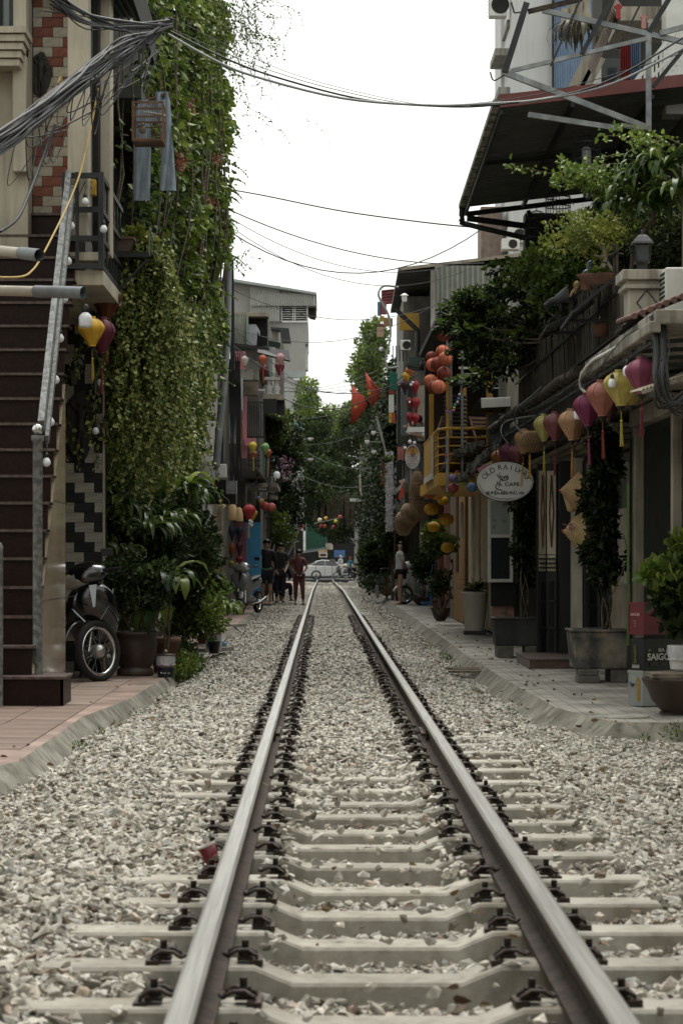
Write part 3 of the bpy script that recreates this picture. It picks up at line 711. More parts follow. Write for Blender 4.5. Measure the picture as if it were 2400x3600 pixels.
for z_ in(.9,1.75):
 b=MB();b.bb(-2.3179,-2.3165,Y0+.25+(z_-.33)*.86+.02,20.3,z_,z_+.006);b.build('panel_joint',flat('joint',(.1,.08,.06)),st)
# stringer and its rail
b=MB();b.bar((-2.275,17.45,2.33),(-2.375,20.2,4.85),.05,.11);b.bar((-2.235,17.5,2.22),(-2.335,20.2,4.72),.03,.08);o=b.build('handrail',M_patina,st)
b=MB();b.lathe([(.04,.08),(.04,2.2),(.052,2.21),(.052,2.25)],(-2.30,17.42,0),16);b.build('newel_post',M_patina,st)
b=MB();b.ball((-2.30,17.42,2.30),.048,16);b.build('newel_ball',flat('chrome',(.6,.6,.6),.12,metal=.95),st)
b=MB();b.lathe([(.035,.08),(.035,1.33),(.04,1.34),(.02,1.38)],(-2.545,16.95,0),12);b.build('front_post',M_patina,st)

hA=thing('corner_house','cream house with red and cream tiled panel above the brown stairs','house',(-3.5,21,0))
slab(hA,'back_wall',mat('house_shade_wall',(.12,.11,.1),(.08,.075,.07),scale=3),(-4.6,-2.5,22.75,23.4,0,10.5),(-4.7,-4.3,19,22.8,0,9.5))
slab(hA,'wall',M_cream,(-4.4,-2.79,20.45,20.75,4.1,9),(-2.40,-2.21,20.3,20.6,4.28,9),(-2.155,-2.055,20.9,21.2,4.2,9),bevel=.008)
slab(hA,'pilaster',M_cream,(-2.92,-2.79,20.3,20.46,4.9,9),bevel=.01)
# moulded cornice under the first-floor window and the window itself
b=MB()
for k in range(5):b.bb(-3.4,-2.83+.02*k,20.12-.03*k,20.46,5.86+.07*k,5.92+.07*k)
b.build('window_cornice',M_cream,hA)
wn=slab(hA,'window',flat('window_glass',(.13,.16,.14),.1,spec=.7),(-3.3,-2.86,20.40,20.44,6.3,9));slab(wn,'window_frame',M_dsteel,(-2.95,-2.91,20.3,20.42,6.2,9),(-3.06,-3.03,20.3,20.42,6.2,9))
slab(hA,'door_frame',M_dark,(-2.21,-2.155,20.75,21.3,4.2,8.6))
slab(hA,'lintel',M_cream,(-2.8,-2.38,20.35,20.7,8.0,8.4))
# brick-pattern panel
tA=MB();tA.box((0,0,0),(.192,.03,.091));B_r=tA.build('wall_tile',mat('red_split_tile',(.27,.095,.06),(.17,.06,.04),scale=30,rough=.7,obj_rnd=.25,bump=.4),mesh_only=True)
B_c=B_r.copy();B_c.materials[0]=mat('cream_split_tile',(.5,.45,.36),(.38,.34,.27),scale=30,rough=.75,obj_rnd=.12,bump=.4)
slab(hA,'tile_backing',mat('mortar',(.17,.15,.13),(.12,.1,.09),rough=.9),(-2.79,-2.40,20.82,20.9,4.2,9))
pat='rrcc'
for j in range(46):
 z=4.32+j*.096
 for i in range(-4,4):
  x=-2.80+i*.2+(j%4)*.1
  x0,x1=max(x-.097,-2.788),min(x+.097,-2.402)
  if x1-x0<.03:continue
  o=bpy.data.objects.new('wall_tile',B_r if i%2==0 else B_c);C.objects.link(o);o.parent=hA
  o.location=Vector(((x0+x1)/2,20.805,z))-hA.location;o.scale=((x1-x0)/.192,1,1)
# landing slab and its frame
slab(hA,'landing_slab',M_cream,(-2.42,-2.06,20.3,22.7,3.83,3.97),(-2.42,-2.08,20.28,20.5,4.06,4.14),bevel=.006)
slab(hA,'stair_soffit',M_cream,(-4.4,-2.42,20.6,22.7,3.75,3.9))
lf=thing('landing_railing','blue grey steel railing round the stair landing with yellow box','railing',(-2.3,20.25,3.97))
fr=MB()
for x,wd in((-2.415,.05),(-2.075,.05),(-2.3,.03)):fr.bb(x-wd/2,x+wd/2,20.2,20.25,3.97 if x!=-2.3 else 4.0,4.88)
fr.build('railing_post',M_dsteel,lf)
for z in(4.85,4.53,4.26,4.0):
 b=MB();b.bb(-2.39,-2.1,20.205,20.245,z-.025,z+.025);b.build('railing_bar',M_dsteel,lf)
 b=MB();b.bb(-2.10,-2.06,20.25,22.3,z-.022,z+.022);b.build('railing_bar',M_dsteel,lf)
for k in range(6):b=MB();b.bb(-2.09,-2.07,20.5+.32*k,20.52+.32*k,4.0,4.85);b.build('railing_baluster',M_dsteel,lf)
c0=P(311,660,20.6);t=thing('meter_box','small yellow control box on the landing railing','control box',c0)
slab(t,'box_case',mat('yellow_box',(.55,.36,.05),(.5,.3,.04),rough=.5),(c0.x-.075,c0.x+.075,20.56,20.66,c0.z-.075,c0.z+.075),bevel=.006)
b=MB();b.lathe([(.016,0),(.016,.004)],(c0.x+.025,20.557,c0.z-.01),14,rot=(math.pi/2,0,0));b.build('box_button',flat('button_blue',(.03,.2,.4)),t)
b=MB();b.lathe([(.012,0),(.012,.004)],(c0.x+.025,20.557,c0.z+.045),14,rot=(math.pi/2,0,0));b.bb(c0.x-.06,c0.x-.02,20.556,20.559,c0.z-.03,c0.z+.04);b.build('box_print',flat('print_brown',(.2,.08,.03)),t)
# black and cream split-stone wall under the landing
wT=thing('tiled_wall','wall of black and cream split stone strips behind the black motorbike','wall',(-2.4,22.4,.08))
slab(wT,'tile_backing',M_dark,(-3.0,-2.275,22.46,22.75,.08,3.85));slab(wT,'edge_trim',mat('trim_cream',(.5,.45,.36),scale=4),(-2.282,-2.262,22.40,22.47,.08,3.85))
tA=MB();tA.box((0,0,0),(.198,.05,.099));S_k=tA.build('stone_strip',mat('black_slate',(.045,.048,.052),(.015,.016,.018),scale=4,stretch=(1,1,14),rough=.6,bump=1.5,bscale=9,obj_rnd=.25),mesh_only=True)
S_c=S_k.copy();S_c.materials[0]=mat('cream_slate',(.44,.42,.36),(.3,.28,.235),scale=4,stretch=(1,1,10),rough=.8,bump=1.5,bscale=9,obj_rnd=.12)
for j in range(37):
 z=.135+j*.103
 for i in range(-4,6):
  x=-2.68+i*.207-((j%4)*.1035)
  x0,x1=max(x-.099,-2.93),min(x+.099,-2.286)
  if x1-x0<.03:continue
  cream=i%2==0
  o=bpy.data.objects.new('stone_strip',S_c if cream else S_k);C.objects.link(o);o.parent=wT
  o.location=Vector(((x0+x1)/2,22.43-random.uniform(0,.012),z))-wT.location;o.scale=((x1-x0)/.198,1,1)
# relief sculptures
def relief(px,py,Y,s,label):
 c=P(px,py,Y);t=thing('relief_sculpture',label,'relief sculpture',c);m=mat('dark_bronze',(.055,.045,.035),(.03,.025,.02),scale=9,rough=.6,bump=.8)
 out=[(math.cos(a)*.155*s*(1+.12*math.sin(3*a+1)),math.sin(a)*.36*s*(1+.05*math.cos(5*a)))for a in[k*.2618 for k in range(24)]]
 b=MB();b.prism([(c.x+u,c.z+v)for u,v in out],Y,Y+.04);b.build('backing_slab',m,t,bevel=.01)
 J={'hip':(0,-.02),'ch':(.02,.14),'nk':(.0,.2),'hd':(-.01,.25),'ls':(-.05,.17),'le':(-.1,.24),'lh':(-.02,.3),'rs':(.07,.17),'re':(.1,.08),'rh':(.03,.03),'lk':(-.02,-.16),'lf':(.0,-.32),'rk':(.035,-.17),'rf':(.03,-.32)}
 nm=list(J);vs=[(c.x+J[k][0]*s,Y-.012,c.z+J[k][1]*s)for k in nm];E=[('hip','ch'),('ch','nk'),('nk','hd'),('ch','ls'),('ls','le'),('le','lh'),('ch','rs'),('rs','re'),('re','rh'),('hip','lk'),('lk','lf'),('hip','rk'),('rk','rf')]
 rr={'hip':.05,'ch':.045,'nk':.018,'hd':.032,'ls':.022,'rs':.022,'lk':.026,'rk':.026}
 skin('relief_figure',vs,[(nm.index(a),nm.index(b_))for a,b_ in E],[rr.get(k,.015)*s for k in nm],m,t,1)
relief(283,1495,22.36,1.0,'dark relief of a standing figure on the black and cream stone wall')
relief(143,262,20.76,.62,'dark relief of a figure in the arched niche above the stairs')
# wall lamp
c0=P(263,1322,22.2);t=thing('wall_lamp','old black wall lamp above the dark relief','wall lamp',c0)
b=MB();b.lathe([(.055,-.1),(.075,.06),(.11,.08),(.05,.13),(.02,.15)],c0,6,smooth=False);b.build('lamp_body',M_black,t);b=MB();b.lathe([(.05,-.09),(.07,.055)],(c0.x,c0.y-.006,c0.z),6,smooth=False);b.build('lamp_glass',flat('lamp_glass',(.12,.11,.09),.3),t)
b=MB();b.tube(smooth_path([(c0.x,c0.y,c0.z+.15),(c0.x+.05,c0.y+.02,c0.z+.2),(c0.x+.09,c0.y+.1,c0.z+.12),(c0.x+.06,c0.y+.2,c0.z)]),.01,6);b.build('lamp_arm',M_black,t)
# PVC spouts poking in from the left
for a,b_,cgrey,lab in((P(-60,875,15.0),P(140,897,14.4),.6,'grey drain spout poking in at the left, upper of two'),(P(-60,1020,15.0),P(294,1029,14.6),.45,'cream and grey drain spout poking in at the left, lower of two')):
 t=thing('drain_pipe',lab,'drain pipe',a);mid=a.lerp(b_,cgrey+.1)
 q=MB();q.tube([a,mid],.036,14);q.build('pipe_length',mat('pvc_cream',(.38,.35,.3),(.28,.25,.2),scale=8,rough=.6),t)
 q=MB();q.tube([mid-(b_-mid)*.05,b_],.042,14,caps=False);q.tube([b_,mid],.037,14,caps=False);q.build('pipe_end',mat('pvc_grey',(.17,.19,.2),(.11,.12,.13),scale=8,rough=.5),t)
# string of bulbs along the stair rail
bl=[(300,716,20.1,'hanging bare white bulb by the yellow box, topmost of the string'),(251,801,20.0,'bare white bulb on the left post of the landing railing'),(365,812,20.1,'bare white bulb on the right post of the landing railing'),
      (240,925,19.7,'bare white bulb on the stair rail level with the landing slab'),(227,1057,19.3,'bare white bulb on the stair rail beside the cream drain spout end'),(212,1196,18.9,'bare white bulb on the stair rail left of the yellow lantern'),
      (196,1342,18.5,'bare white bulb on the stair rail, third up from the ball post'),(178,1490,18.0,'bare white bulb on the stair rail beside the chrome ball'),(164,1632,17.45,'lowest bare white bulb, below the chrome ball'),
      (354,1352,22.0,'small bare white bulb hanging left of the leafy curtain, upper'),(337,1522,21.8,'small bare white bulb hanging before the stone wall, lower'),(386,1006,22.3,'white bulb half hidden at the top of the leafy curtain')]
prev=None
for px,py,Y,lab in bl:
 bulb(px,py-6,Y,lab,r=.036,group='bare bulbs strung along the stairs')
bulb(301,1122,19.6,'large white cylinder bulb hanging over the yellow lantern',r=.062,group='bare bulbs strung along the stairs',flatb=True)
wire([P(300,640,20.1)]+[P(px,py-45,Y)for px,py,Y,_ in bl[1:2]]+[P(px,py-42,Y)for px,py,Y,_ in bl[3:9]],.006,'black festoon cord running down the stair rail',name='festoon_cord')
wire([P(386,960,22.2),P(340,1180,21.9),P(300,1230,21.6),P(262,1270,21.9)],.006,'black cord looping under the landing',name='festoon_cord')
wire([P(335,1200,21.9),P(333,1350,21.8),P(337,1480,21.8)],.005,'thin black cord holding the lower small bulb',name='festoon_cord')
lantern(321,1166,19.9,.245,.25,(.62,.36,.03),'bright yellow silk lantern hanging under the stair landing',tassel=(.45,.28,.03),tl=.2,wire=.1)
lantern(362,1180,21.0,.26,.32,(.13,.015,.03),'dark red silk lantern behind the yellow one',tassel=(.2,.02,.04),tl=.25)
lantern(374,1065,21.8,.30,.30,(.14,.035,.01),'dark orange lantern in the shade above the dark red one',tassel=(.3,.12,.02),tl=.3)
lantern(384,1155,22.4,.22,.26,(.16,.02,.015),'dusky red lantern half behind the leafy curtain',tassel=(.35,.12,.02),tl=.2)

# roof edge high over the near house
t=thing('canopy_roof','dark corrugated canopy above the cable bundle','canopy',(-2.4,19.5,6.5))
b=MB();b.corr((-4.6,20.6,6.95),(2.75,0,0),(0,3.2,.25),40,.03,(0,0,1));b.build('roof_sheet',M_dsteel,t);slab(t,'fascia_board',M_dark,(-4.6,-1.84,20.56,20.6,6.72,6.94),(-1.88,-1.84,20.6,23.8,6.7,7.1))

# ---- house behind the climbing plants
hB=thing('ivy_house','tall shaded house hidden behind the curtain of climbing plants','house',(-3,28,0))
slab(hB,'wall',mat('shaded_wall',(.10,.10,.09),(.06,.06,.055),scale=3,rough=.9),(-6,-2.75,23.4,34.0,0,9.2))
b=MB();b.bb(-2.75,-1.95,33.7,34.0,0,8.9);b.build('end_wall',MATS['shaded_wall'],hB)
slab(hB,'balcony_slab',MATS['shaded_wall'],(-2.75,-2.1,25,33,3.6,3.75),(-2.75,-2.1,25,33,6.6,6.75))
# slatted shelf with clay trough
t=thing('slatted_shelf','black slatted balcony shelf below the hanging jeans','shelf',(-2.2,22.4,4.3))
for k in range(9):
 b=MB();b.bb(-2.32,-1.74+.0*k,22.0+.16*k,22.08+.16*k,4.36,4.385);b.build('slat',M_dsteel,t)
b=MB()
for y in(21.95,23.45):b.bar((-2.35,y,4.34),(-1.76,y,4.34),.03)
b.bar((-2.3,21.95,3.75),(-1.78,21.95,4.3),.025);b.bar((-2.3,23.4,3.75),(-1.78,23.4,4.3),.025);b.build('shelf_bracket',M_dsteel,t)
b=MB()
for k in range(6):b.bar((-1.76,21.95+.3*k,4.34),(-1.76,21.95+.3*k,4.62-.03*k),.012)
b.bar((-1.76,21.95,4.62),(-1.76,23.45,4.47),.014);b.build('shelf_rail',M_steel,t)
t=thing('planter_trough','brown plastic trough on the black slatted shelf','planter',(-2.1,22.15,4.39));b=MB();b.prism([(-2.33,4.39),(-1.97,4.39),(-1.93,4.52),(-2.37,4.52)],22.0,22.3);b.build('trough',M_claydark,t);slab(t,'trough_rim',M_clay,(-2.38,-1.92,21.98,22.32,4.515,4.54))

# ---- climbing plants
def wallx(Y,z):
 x=np.interp(Y,[23,26,32,34],[-2.28,-1.95,-1.48,-1.46]);over=np.interp(z,[0,2.4,3.27,4.14,5.9,10],[-.85,-.68,-.5,-.3,-.03,-.05])*np.interp(Y,[23,27,32],[.15,.7,1])
 return x+over
vine=thing('climbing_vine','tall wall of climbing vine with broad green leaves left of the track','climbing plant',(-2.0,28,.1))
g=np.random.default_rng(5)
N=46000
Yv=23+11*g.random(N)**.8;Zv=.3+9.6*g.random(N)**.9
# clump field
ck=260;cy=23+11*g.random(ck);cz=.2+9.6*g.random(ck);cr=g.random(ck)
d2=((Yv[:,None]-cy)**2*.5+(Zv[:,None]-cz)**2*1.4);near=d2.argmin(1);dm=np.sqrt(d2.min(1))
depth=.30*np.exp(-(dm/.42)**2)*(.4+.9*cr[near])+g.normal(size=N)*.05
Xv=wallx(Yv,Zv)-.22+depth-.25*g.random(N)**3
# holes where the sky or the shade shows
keep=(dm<.62+.25*g.random(N))&~((Yv<25.6)&(Zv>4.0)&(g.random(N)<.93))&~((Yv<27)&(Zv>4.0)&(g.random(N)<.45));Yk,Zk,Xk,nk=Yv[keep],Zv[keep],Xv[keep],near[keep]
tipd=np.stack([.55+.5*g.normal(size=len(Xk)),-.45+.6*g.normal(size=len(Xk)),-.75+.45*g.normal(size=len(Xk))],1)
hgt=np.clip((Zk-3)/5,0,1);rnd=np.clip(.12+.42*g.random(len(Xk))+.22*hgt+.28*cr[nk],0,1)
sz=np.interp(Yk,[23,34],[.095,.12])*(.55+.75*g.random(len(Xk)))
base=np.stack([Xk,Yk,Zk],1);big=g.random(len(Xk))<.55
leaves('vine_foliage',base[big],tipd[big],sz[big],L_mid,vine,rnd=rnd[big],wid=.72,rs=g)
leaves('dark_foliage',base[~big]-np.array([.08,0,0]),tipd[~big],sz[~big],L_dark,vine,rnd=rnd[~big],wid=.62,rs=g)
b=MB()
for k in range(46):
 y=23.4+10.4*random.random();z=.1;pts=[]
 for q in range(12):
  zz=.1+q*.8;y+=random.gauss(0,.12);pts.append((float(wallx(y,zz))-.28+random.gauss(0,.03),y,zz))
 b.tube(smooth_path(pts,2),.012,5)
b.build('vine_stem',M_bark,vine)
b=MB()
for k in range(20):
 y=24.5+9*random.random();z=2.2+random.random();pts=[]
 for q in range(int(5+6*random.random())):
  y+=random.gauss(0,.18);pts.append((float(wallx(y,z))+.04+random.gauss(0,.03),y,z));z+=.7
 b.tube(smooth_path(pts,3),random.choice((.008,.013,.02)),5)
b.build('woody_runner',M_bark,vine)
# young shoots standing off the silhouette
g=np.random.default_rng(8);bs=[];ts=[];ss=[];b=MB()
for k in range(110):
 y=25+9*g.random();z=2.6+7.2*g.random();p=Vector((float(wallx(y,z))+.02,y,z));d=Vector((.8+.5*g.random(),-.3+.6*g.random(),-.2+.9*g.random())).normalized();L_=.12+.33*g.random();pts=[p.copy()]
 for q in range(8):
  p=p+d*L_/8;d=(d+Vector((0,0,-.16))).normalized();pts.append(p.copy())
  for s_ in(-1,1):bs.append(p);ts.append((d+Vector((0,s_*.8,-.2*s_))));ss.append(.07*(1-.06*q))
 b.tube(pts,.003,4)
b.build('young_shoot',L_bright,vine);leaves('shoot_leaves',bs,ts,ss,L_bright,vine,rs=g,wid=.6)
# flowers
bs,rs_=clumpy((0,0,0),(.1,.1,.1),3,.05,3)
for(px,py,Y)in((655,585,27),(640,560,27),(770,560,31),(745,715,30),(690,380,28)):
 c=P(px,py,Y);c.x=float(wallx(Y,c.z))+.1;gg=np.random.default_rng(int(px));pts=np.array(c)+gg.normal(size=(60,3))*np.array([.05,.05,.05]);leaves('blossom',pts,rand_dirs(60,(0,-.5,.2),gg),.028,leafmat('blossom_pink',(.25,.05,.05),(.4,.11,.09),(.5,.2,.15)),vine,wid=.9,rs=gg)
# pothos curtain
po=thing('hanging_pothos','curtain of trailing pothos with yellow green heart-shaped leaves','hanging plant',P(560,840,22.6))
g=np.random.default_rng(21);bs=[];ts=[];ss=[];rn=[];b=MB()
def strand(px,py,Y,length,step,size,bright,amp=.02):
 p=P(px,py,Y);n=int(length/step);pts=[p.copy()];dx,dy=0,0
 for q in range(n):
  dx+=g.normal()*amp*.4;dy+=g.normal()*amp*.4;dx*=.9;dy*=.9
  p=p+Vector((dx*.5,dy*.5,-step));pts.append(p.copy())
  bs.append(p+Vector((g.normal()*.012,g.normal()*.012,0)));a=g.random()*6.28;ts.append((.8*math.cos(a)+.25,.8*math.sin(a)-.35,-.75+.4*g.normal()));ss.append(size*(.6+.7*g.random()));rn.append(min(1,max(0,bright*(.35+.85*g.random()))))
 b.tube(pts[::3]if len(pts)>6 else pts,.003,4,caps=False)
for k in range(330):
 px=385+215*g.random();top=835+abs(px-490)*.45*g.random()+40*g.random();ln=(1.0+1.5*g.random())*np.interp(px,[385,430,560,600],[.75,1.0,1.1,.7])
 strand(px,top,22.2+.9*g.random(),ln,.028,.055,.9)
for k in range(300):
 px=430+310*g.random()**1.2;top=1000+330*g.random();strand(px,top,23.4+3.4*(px-430)/330+g.random(),(.7+1.3*g.random())*(1.1-.6*(px-430)/310),.045,.07,.8)
leaves('pothos_leaves',bs,ts,ss,L_pothos,po,rnd=np.array(rn),wid=.72,rs=g,fold=.2);b.build('trailing_stem',L_dark,po)
gg=np.random.default_rng(3);foliage(po,P(480,850,22.5),(.24,.3,.07),900,.075,L_yellow,k=10,rr=.08,seed=9,name='crown_leaves')
c0=P(480,870,22.5);b=MB();b.lathe([(.13,-.14),(.2,.0)],c0,18);b.build('hanging_basket',M_claydark,po)
# wispy creeper against the sky
wc=thing('wispy_creeper','sparse hanging creeper with tiny leaves against the sky','climbing plant',P(760,60,27));g=np.random.default_rng(33);bs=[];ts=[];ss=[];b=MB()
for k in range(95):
 px=690+210*g.random()**.8;py=-40+330*g.random()*(1-(px-690)/330);Y=26.5+3*g.random();p=P(px,py,Y);d=Vector((.25+.35*g.random(),0,-.4-.6*g.random())).normalized();ln=.35+1.1*g.random()**2;pts=[p.copy()];n=int(ln/.035)
 for q in range(n):
  d=(d+Vector((g.normal()*.22,g.normal()*.2,g.normal()*.22-.04))).normalized();p=p+d*.035;pts.append(p.copy())
  if g.random()<.75:bs.append(p.copy());ts.append(g.normal(size=3)+np.array([0,0,-.6]));ss.append(.018+.028*g.random())
 b.tube(pts,.0025,4,caps=False)
for(px,py)in((1000,470),(1020,505),(940,440),(880,385),(1160,505),(860,480),(930,510),(985,385),(840,560),(860,600)):
 p=P(px,py,28);q=P(px-90,py-90+60*g.random(),28);pts=smooth_path([q,q.lerp(p,.5)+Vector((.03,0,.06)),p],5);b.tube(pts,.0022,4,caps=False)
 for u in pts:
  if g.random()<.5:bs.append(u.copy());ts.append(g.normal(size=3));ss.append(.022+.02*g.random())
leaves('tiny_leaves',bs,ts,ss,L_mid,wc,rs=g,wid=.6);b.build('creeper_stem',L_dark,wc)
# wispy twig above the grey roof
tw=thing('twig','thin twig with a few leaves in front of the grey roofed building','twig',P(820,930,32));g=np.random.default_rng(4);b=MB();bs=[];ts=[]
for(a,c_)in(((800,905),(925,915)),((815,925),(885,945)),((815,930),(850,965)),((850,905),(880,880)),((860,965),(800,945))):
 pts=smooth_path([P(*a,32),P((a[0]+c_[0])/2,(a[1]+c_[1])/2-12,32),P(*c_,32)],6);b.tube(pts,.003,4);bs+=[p.copy()for p in pts[::2]];ts+=[g.normal(size=3)+np.array([0,0,-1])for p in pts[::2]]
leaves('twig_leaves',bs,ts,.055,L_mid,tw,rs=g);b.build('twig_stem',M_bark,tw)

# ---- shrubs and pots at the foot of the vines
c0=P(476,2366,21.6);c0.z=.08
potted('dark glossy shrub in a big brown glazed urn beside the black motorbike',c0,.24,.44,M_claydark,'urn',L_dark,2600,.055,(.34,.3,.26),.92,41,k=26,rr=.13)
t=thing('fern_clump','clump of dark ferns hanging over the big brown urn','fern',P(470,1850,22.8))
g=np.random.default_rng(12)
for(px,py,Y,n_,L_)in((440,1800,22.8,34,.5),(520,1880,23.2,40,.55),(600,1850,23.8,36,.55),(420,1960,22.9,24,.4),(660,1760,25.0,34,.6)):
 strap_leaves('fern_frond',P(px,py,Y),n_,L_,.035,L_strap,t,up=.8,droop=.8,g=g)
t=thing('shrub','mass of dark leafy shrubs below the pothos curtain','shrub',P(560,2000,24))
foliage(t,P(520,1900,24.2),(.4,.6,.55),5200,.085,L_dark,k=40,rr=.22,seed=51,up=0)
foliage(t,P(640,1950,25.8),(.38,.8,.6),5200,.09,L_dark,k=40,rr=.22,seed=52,up=0,name='foliage');branchy(t,(-1.95,24.5,.1),[(-2.0,24.2,1.2),(-1.8,25,1.4),(-1.7,25.8,1.2)],.03)
t=thing('broad_leaf_plant','plant with long broad drooping leaves right of the big urn','plant',P(575,2330,21.9));g=np.random.default_rng(17)
strap_leaves('leaf',P(590,2060,21.9),16,.62,.10,L_strap,t,up=.75,droop=1.0,g=g,single_parts=True);strap_leaves('leaf',P(560,2150,21.7),7,.5,.1,L_strap,t,up=.3,droop=.9,g=g,single_parts=True);branchy(t,P(575,2360,21.9),[P(590,2060,21.9),P(560,2150,21.7)],.02)
t=thing('broad_leaf_plant','young plant with upright yellow green blades against the drain pipe','plant',P(690,1700,24.5));strap_leaves('leaf',P(660,1700,24.5),12,.42,.07,leafmat('leaf_lime',(.08,.13,.02),(.16,.24,.04),(.28,.36,.07)),t,up=.6,droop=.8,g=g,single_parts=True);branchy(t,P(640,1900,24.6),[P(660,1700,24.5)],.02)
t=thing('leafy_bush','light green leafy bush spilling towards the stones','bush',P(720,2250,27))
foliage(t,P(680,2170,26.5),(.26,.7,.28),3200,.06,L_mid,k=34,rr=.15,seed=61);foliage(t,P(735,2085,29.5),(.22,.8,.2),2400,.06,L_bright,k=24,rr=.15,seed=62);branchy(t,(-1.75,26.5,.08),[(-1.7,26.2,.6),(-1.55,27,.7),(-1.6,28,.7)],.02)
t=thing('ground_creeper','low creeper spreading over the pavement edge onto the stones','creeper',P(660,2330,22.6));foliage(t,(-1.5,22.9,.08),(.14,1.3,.07),2400,.045,L_mid,k=26,rr=.1,seed=63);foliage(t,(-1.68,24.6,.14),(.16,1.4,.12),1800,.05,L_dark,k=22,rr=.12,seed=64)
t=thing('spider_plant','spider plant with pale striped arching leaves by the paper bag','spider plant',P(790,2160,30.5));strap_leaves('blades',P(790,2150,27.6),80,.36,.022,L_bright,t,up=.8,droop=.9,g=g);strap_leaves('blades',P(752,2215,26.6),50,.24,.02,L_bright,t,up=.8,droop=.9,g=g);c1=P(752,2262,26.6);c1.z=.08;pot(t,c1,.075,.15,M_black,'round')
# bin of paint and pots
c0=P(583,2368,21.3);c0.z=.08
t=thing('paint_bucket','lidded paint bucket with pink and navy band, plastic bag over its rim','bucket',c0);h_=.32
for z0,z1,r0,r1,nm,m_ in((0,.10,.078,.082,'navy_band',flat('navy',(.02,.025,.045),.4)),(.10,.17,.0825,.087,'pink_band',flat('dusty_pink',(.28,.16,.19),.5)),(.17,.215,.0875,.09,'bucket_wall',M_white)):
 b=MB();b.lathe([(r0,c0.z+z0),(r1,c0.z+z1)],(c0.x,c0.y,0),24);b.build(nm,m_,t)
b=MB();b.lathe([(.1,c0.z+.215),(.1,c0.z+.228),(.0,c0.z+.232)],(c0.x,c0.y,0),24);b.build('bucket_lid',M_claydark,t);b=MB();b.ball((c0.x,c0.y,c0.z+.255),.018,10);b.build('lid_knob',flat('brass',(.4,.33,.2),.4),t)
b=MB();b.tube(smooth_path([(c0.x-.09,c0.y,c0.z+.2),(c0.x-.04,c0.y-.09,c0.z+.13),(c0.x+.05,c0.y-.09,c0.z+.12),(c0.x+.095,c0.y,c0.z+.2)]),.003,5);b.build('bucket_handle',M_cablel,t)
b=MB();b.lathe([(.093,c0.z+.212),(.1,c0.z+.17),(.094,c0.z+.14),(.1,c0.z+.12)],(c0.x,c0.y,0),22,ribs=9,dip=.08);b.build('plastic_bag',flat('clear_plastic',(.5,.5,.52),.15),t)
slab(t,'label_print',M_white,(c0.x-.045,c0.x-.03,c0.y-.083,c0.y-.081,c0.z+.04,c0.z+.055),(c0.x-.02,c0.x+.01,c0.y-.0835,c0.y-.081,c0.z+.04,c0.z+.047),(c0.x+.025,c0.x+.05,c0.y-.083,c0.y-.080,c0.z+.04,c0.z+.046))
c0=P(580,2350,22.2);c0.z=.08;t=thing('clay_pot','brown clay pot behind the paint bucket','pot',c0);pot(t,c0,.16,.36,M_clay)
c0=P(745,2170,27.0);c0.z=.2;t=thing('paper_bag','white paper bag with red and blue print beside the spider plant','bag',c0)
b=MB();b.prism([(c0.x-.07,.1),(c0.x+.12,.1),(c0.x+.13,.36),(c0.x+.06,.42),(c0.x-.08,.41)],26.9,27.02);b.build('bag_body',M_white,t,bevel=.01)
b=MB();b.prism([(c0.x-.06,.17),(c0.x-.0,.24),(c0.x+.08,.20),(c0.x+.11,.16),(c0.x+.05,.13),(c0.x-.04,.13)],26.893,26.898);b.build('blue_print',flat('print_blue',(.03,.16,.4)),t)
b=MB();b.bar((c0.x-.03,26.89,.3),(c0.x+.06,26.89,.37),.02,.004);b.bar((c0.x+.03,26.89,.27),(c0.x+.09,26.89,.32),.015,.004);b.build('red_print',flat('print_red',(.4,.03,.04)),t)
c0=P(725,2180,29.8);t=thing('crate','small dark red crate behind the paper bag','crate',(c0.x,c0.y,.08));slab(t,'crate_body',flat('crate_red',(.15,.03,.025)),(c0.x-.1,c0.x+.08,29.7,30.0,.08,.42))
c0=P(776,2245,28.0);t=thing('plastic_bag','crumpled blue and white bag on the pavement','bag',(c0.x,c0.y,.1));b=MB();b.ball((c0.x,c0.y,.14),.08,9,(1,.8,.8));o=b.build('bag_body',flat('bag_blue',(.2,.32,.5),.3),t);
for v in o.data.vertices:v.co*=random.uniform(.8,1.15)
# left pavement kerb boards
for k,(px0,px1,py,Y)in enumerate(((700,800,2280,27.2),(790,850,2190,37))):
 a,b_=P(px0,py,Y),P(px1,py-14,Y+.5);b=MB();b.bar((a.x,a.y,.09),(b_.x,b_.y,.09),.2,.05);single(b,'kerb_stone',M_conc,('loose kerb stone at the edge of the low creeper','loose pale kerb stone beyond the spider plant')[k],'kerb stone',(a.x,a.y,.09))
